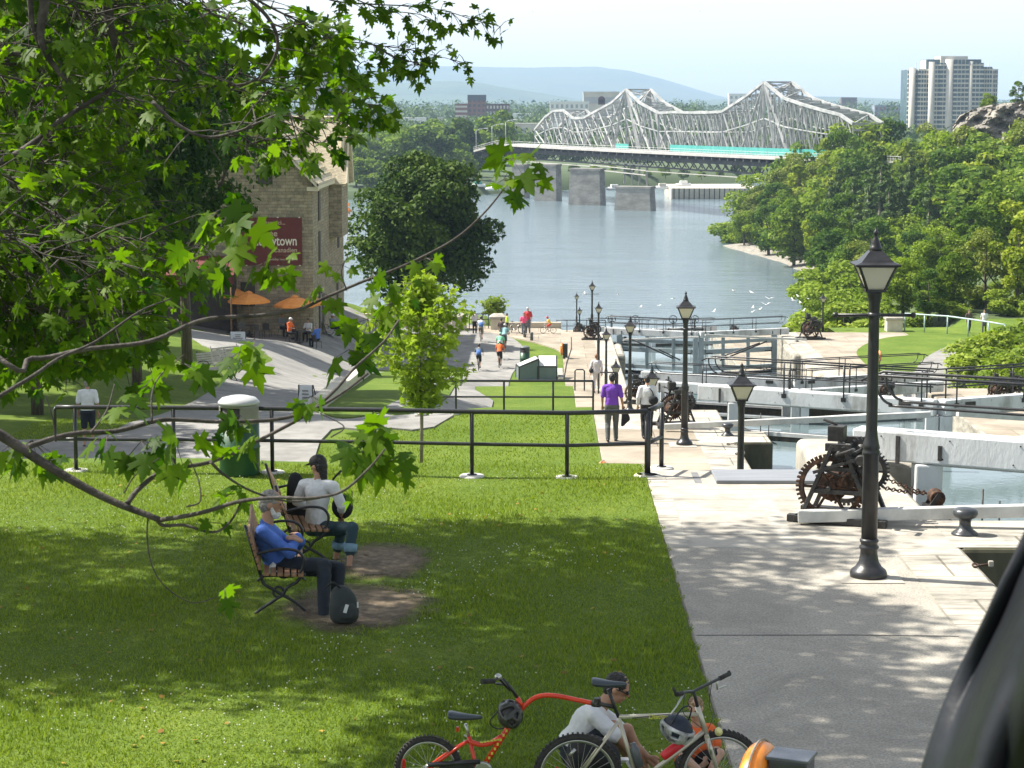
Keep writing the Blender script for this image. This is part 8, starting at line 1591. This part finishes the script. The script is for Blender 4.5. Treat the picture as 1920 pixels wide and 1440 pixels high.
for c_ in ((962, 312, 40, 6, .115), (985, 350, 34, 5, .11), (945, 345, 30, 4, .10), (1000, 300, 24, 3, .10), (770, 540, 30, 4, .09), (735, 580, 38, 6, .11), (705, 610, 34, 5, .11), (655, 665, 34, 4, .13), (700, 515, 22, 3, .09), (640, 505, 28, 4, .09), (600, 555, 30, 4, .10), (540, 520, 22, 3, .10), (500, 500, 30, 4, .12), (450, 430, 44, 7, .14), (410, 405, 36, 5, .14), (380, 470, 40, 6, .13), (520, 490, 28, 3, .11), (430, 500, 30, 4, .12), (800, 490, 20, 3, .08), (690, 610, 40, 5, .12)):
    cluster(*c_[:4], c_[4], 8.9)
# overhanging mass: limbs entering from the left and above
def mask_x(y): return float(np.interp(y, [-200, 0, 50, 100, 150, 205, 235, 270, 300, 340, 400, 470, 540, 600, 660, 720, 780], [470, 400, 400, 380, 350, 320, 310, 300, 300, 330, 360, 370, 370, 320, 220, 60, 0]))
for k in range(178):
    y1 = (rng.uniform(-40, 640) if k < 150 else rng.uniform(430, 690)) if k > 26 else rng.uniform(-60, 330); xe = (mask_x(y1) if k < 150 else 300 - max(0, y1 - 620) * 2.6) * rng.uniform(.25, 1.0); Y = rng.uniform(10.5, 19) if y1 < 420 else rng.uniform(9.2, 14)
    x0 = -90 - rng.uniform(0, 60); y0 = y1 - rng.uniform(30, 190) if rng.random() < .75 else y1 + rng.uniform(10, 70)
    if xe > 260 and rng.random() < .4 and y1 < 260: x0 = rng.uniform(0, 200); y0 = -160
    m1 = ((x0 * 2 + xe) / 3 + rng.uniform(-20, 20), (y0 * 2 + y1) / 3 + rng.uniform(-25, 15)); m2 = ((x0 + xe * 2) / 3 + rng.uniform(-20, 20), (y0 + y1 * 2) / 3 + rng.uniform(-5, 28))
    C = branch(PX([(x0, y0), m1, m2, (xe, y1)], Y, rng.uniform(-.5, 1.5)), .0007 * Y, .002, 7); twigs(C, 2, .072, .14 + Y * .011, .25, .06, 4)
# big dark limbs showing through the leaves
for lst, Y, r in (([(205, -60), (203, 30), (212, 70), (222, 110)], 11, .035), ([(92, -60), (80, 30), (76, 70), (95, 115), (135, 160)], 10.5, .028), ([(52, -60), (60, 40), (75, 90)], 10.5, .018), ([(-60, 30), (20, 42), (90, 52), (160, 55), (215, 65), (300, 45)], 11.5, .016), ([(-60, 90), (30, 101), (70, 104)], 11, .02), ([(-40, 320), (20, 295), (70, 262), (110, 228), (190, 178), (215, 160)], 10.5, .02), ([(285, 190), (330, 232), (385, 257), (440, 248), (480, 232), (540, 205)], 10, .010), ([(420, -40), (500, 30), (520, 90), (480, 150), (400, 160), (300, 148)], 12, .012), ([(205, 40), (260, 70), (330, 110), (400, 145), (450, 160), (490, 150)], 12, .010)):
    C = branch(PX(lst, Y), r, r * .4); twigs(C, 3, .085, .26, .3, .3, 2)
# sprays against the sky and over the museum roof
for lst, Y, sz in (([(560, -30), (620, 0), (700, 8), (780, 12), (840, 22), (890, 38), (938, 50)], 19, .085), ([(600, -40), (660, -5), (720, 18), (790, 28), (830, 50)], 20, .08), ([(500, 40), (580, 70), (640, 76), (700, 84), (760, 92), (800, 100), (872, 118)], 18, .085), ([(700, 84), (740, 108), (780, 118), (790, 125)], 18, .085), ([(440, 60), (520, 80), (580, 95), (640, 112), (680, 128)], 14, .09), ([(420, 120), (500, 130), (580, 138), (640, 150), (700, 165)], 15, .09), ([(400, 200), (500, 190), (600, 195), (680, 205), (728, 215)], 19, .085), ([(430, 130), (520, 160), (600, 170), (660, 182), (700, 200)], 14, .085), ([(330, 150), (420, 165), (480, 175), (550, 160), (600, 130)], 12, .095), ([(400, 250), (470, 240), (540, 220), (600, 232), (640, 222)], 13, .085), ([(440, 280), (500, 262), (560, 262), (610, 268)], 13, .085), ([(380, 20), (440, 40), (500, 62), (560, 70), (600, 90)], 12, .11), ([(430, -30), (500, 10), (560, 40), (600, 62), (620, 75)], 12, .095)):
    C = branch(PX(lst, Y, .5), .008, .002, 8); twigs(C, 3, sz, .13 if Y > 16 else .17, .25, .2, 3, face=(0, -.3, 1))
br_b.build("branch", M_limb, mt, TB)
maple_leaves("foliage", LP_P, LP_D, LP_N, LP_S, L_map, mt, o=TB, rng=rng, fold=.22)
# trunk, limbs and the crown above the frame that shades the lawn
b = MB(); b.tube(catmull([(0, 0, -.3), (0, 0, .3), (.05, .1, 2.2), (.3, .5, 4.5), (.9, 1.8, 6.8), (2.2, 5, 9)], 5), [.5] * 5 + [.36] * 5 + [.32] * 5 + [.27] * 5 + [.2] * 5 + [.12], 16)
for e in ((4.8, 17, 10.4),):
    b.tube(catmull([(.3, .5, 4.4), Vector(e) * .5 + Vector((0, 0, 2.6)), e], 5), [.08] * 5 + [.03] * 5 + [.012], 8)
b.build("trunk", M_bark, mt)
Cn = []; Rn = []
for k in range(185):
    x = rng.uniform(-17.5, -5.4); y = rng.uniform(21.8, 28.9); z = rng.uniform(8.4, 12.2)
    if x < -9 and rng.random() < .2: continue
    Cn.append((x - TB.x, y - TB.y, z)); Rn.append(rng.uniform(.8, 1.3))
for k in range(96): x = rng.uniform(-8.3, -1.4); y = rng.uniform(16.5, 22.6); z = rng.uniform(8.0, 11.5); Cn.append((x - TB.x, y - TB.y, z)); Rn.append(rng.uniform(.65, 1.05))
V, F, T = leafcloud(rng, Cn, Rn, [215] * len(Cn), .19); np_mesh("crown", V, F, L_map2, mt, T)
# ---------------------------------------------------------------- grass blades and clover
def inpoly(P, x, y):
    c = np.zeros(len(x), bool); j = len(P) - 1
    for i in range(len(P)):
        a = ((P[i][1] > y) != (P[j][1] > y)) & (x < (P[j][0] - P[i][0]) * (y - P[i][1]) / (P[j][1] - P[i][1] + 1e-12) + P[i][0]); c ^= a; j = i
    return c
dirt = [[tuple(gp(*p))[:2] for p in pp] for pp in DIRT]
n = 170000; y = 15.2 + 16.6 * rng.random(n) ** 1.0; x = -(y * .27 + .3) + rng.random(n) * (y * .27 + .3 + 1.66); keep = x < 1.575 + .045 * np.sin(y * 7.3) * np.sin(y * 2.1 + 1) + .02 * rng.random(n); 
wn_ = np.array([noise.noise(Vector((a * 2.2, c * 2.2, 4))) + .5 * noise.noise(Vector((a * 7, c * 7, 1))) for a, c in zip(x, y)])
for (ex, ey, ea, ec) in DELL: rr = np.sqrt(((x - ex) / ea) ** 2 + ((y - ey) / ec) ** 2) + .55 * wn_; keep &= rng.random(n) < np.clip((rr - .72) / .45, .015, 1)
x, y = x[keep], y[keep]; n = len(x); z = np.array([hz(a, c) + bumpy(a, c) for a, c in zip(x, y)]); h = rng.uniform(.018, .05, n) * (1 + .5 * np.sin(x * 1.7) * np.sin(y * 1.3)); a = rng.uniform(0, PI, n); w = .0065; ln = rng.normal(size=(n, 2)) * .018
V = np.stack([np.stack([x - w * np.cos(a), y - w * np.sin(a), z], 1), np.stack([x + w * np.cos(a), y + w * np.sin(a), z], 1), np.stack([x + ln[:, 0], y + ln[:, 1], z + h], 1)], 1).reshape(-1, 3)
L_gr = leafmat("grass_blade", (0.075, 0.135, 0.011), (0.275, 0.335, 0.05), 0.35, (1.3, 1.4, .4), .6)
tag(np_mesh("lawn_grass", V, np.arange(3 * n).reshape(-1, 3), L_gr, None, np.clip(rng.normal(.5, .22, n), 0, 1), k=3), kind='stuff')
m = 2600; cy = 15.4 + 15.8 * rng.random(m); cx = -(cy * .27) + rng.random(m) * (cy * .27 + 1.5); dens = np.array([noise.noise(Vector((a * .5, c * .5, 7))) + .55 * noise.noise(Vector((a * 2.1, c * 2.1, 2))) for a, c in zip(cx, cy)]) + .25 * (cy < 20) * (cx < -.5) + .12 * (cy > 26); k_ = dens > .26; k_ &= ~(inpoly(dirt[0], cx, cy) | inpoly(dirt[1], cx, cy)); cx, cy = cx[k_], cy[k_]
b = MB()
for a, c in zip(cx, cy): b.ell((a, c, hz(a, c) + bumpy(a, c) + .04), (.008, .008, .007), None, 5, 4)

LFp = [];
for _ in range(150): yy = 15.6 + 15 * rng.random(); xx = -(yy * .26) + rng.random() * (yy * .26 + 1.5); LFp.append((xx, yy, (hb(xx, yy) if xx < 1.5 else .006) + .02 * (xx < 1.5) + .006))
L_fall = leafmat("fallen_leaf", (0.16, 0.07, 0.02), (0.42, 0.30, 0.06), 0.1); fl_ = maple_leaves("fallen_leaves", LFp, rng.normal(size=(len(LFp), 3)) * np.array([1, 1, .15]), np.array([[0, 0, 1]] * len(LFp)) + rng.normal(size=(len(LFp), 3)) * .25, rng.uniform(.03, .06, len(LFp)), L_fall, None, rng=rng, simple=True); tag(fl_, kind='stuff')
tag(b.build("clover_flowers", pm("clover_white", (.62, .62, .5), rough=.9)), kind='stuff')
# tufts along the edge of the walk and in front of the second fence
n = 60000; y = 41 + 20 * rng.random(n); x = -14 + 15.5 * rng.random(n); z = np.array([hz(a, c) for a, c in zip(x, y)]) ; h = rng.uniform(.02, .06, n); a = rng.uniform(0, PI, n); w = .014
px_ = np.array([(p[0], p[1]) for p in poly]); keep = ~inpoly(px_, x, y); x, y, z, h, a = x[keep], y[keep], z[keep], h[keep], a[keep]; n = len(x)
V = np.stack([np.stack([x - w * np.cos(a), y - w * np.sin(a), z], 1), np.stack([x + w * np.cos(a), y + w * np.sin(a), z], 1), np.stack([x, y, z + h], 1)], 1).reshape(-1, 3)
tag(np_mesh("lawn_grass", V, np.arange(3 * n).reshape(-1, 3), L_gr, None, np.clip(rng.normal(.5, .22, n), 0, 1), k=3), kind='stuff')
# ---------------------------------------------------------------- air
hm_ = bpy.data.materials.new("haze"); hm_.use_nodes = True; n_ = hm_.node_tree; n_.nodes.clear(); out = n_.nodes.new("ShaderNodeOutputMaterial"); pv = n_.nodes.new("ShaderNodeVolumePrincipled")
pv.inputs['Color'].default_value = (0.56, 0.76, 1.0, 1); pv.inputs['Density'].default_value = 0.00011; pv.inputs['Anisotropy'].default_value = 0.0; n_.links.new(pv.outputs[0], out.inputs['Volume'])
b = MB(); b.bx(-5200, 5200, -400, 12600, -60, 235); hzb = b.build("haze", hm_); tag(hzb, kind='stuff')
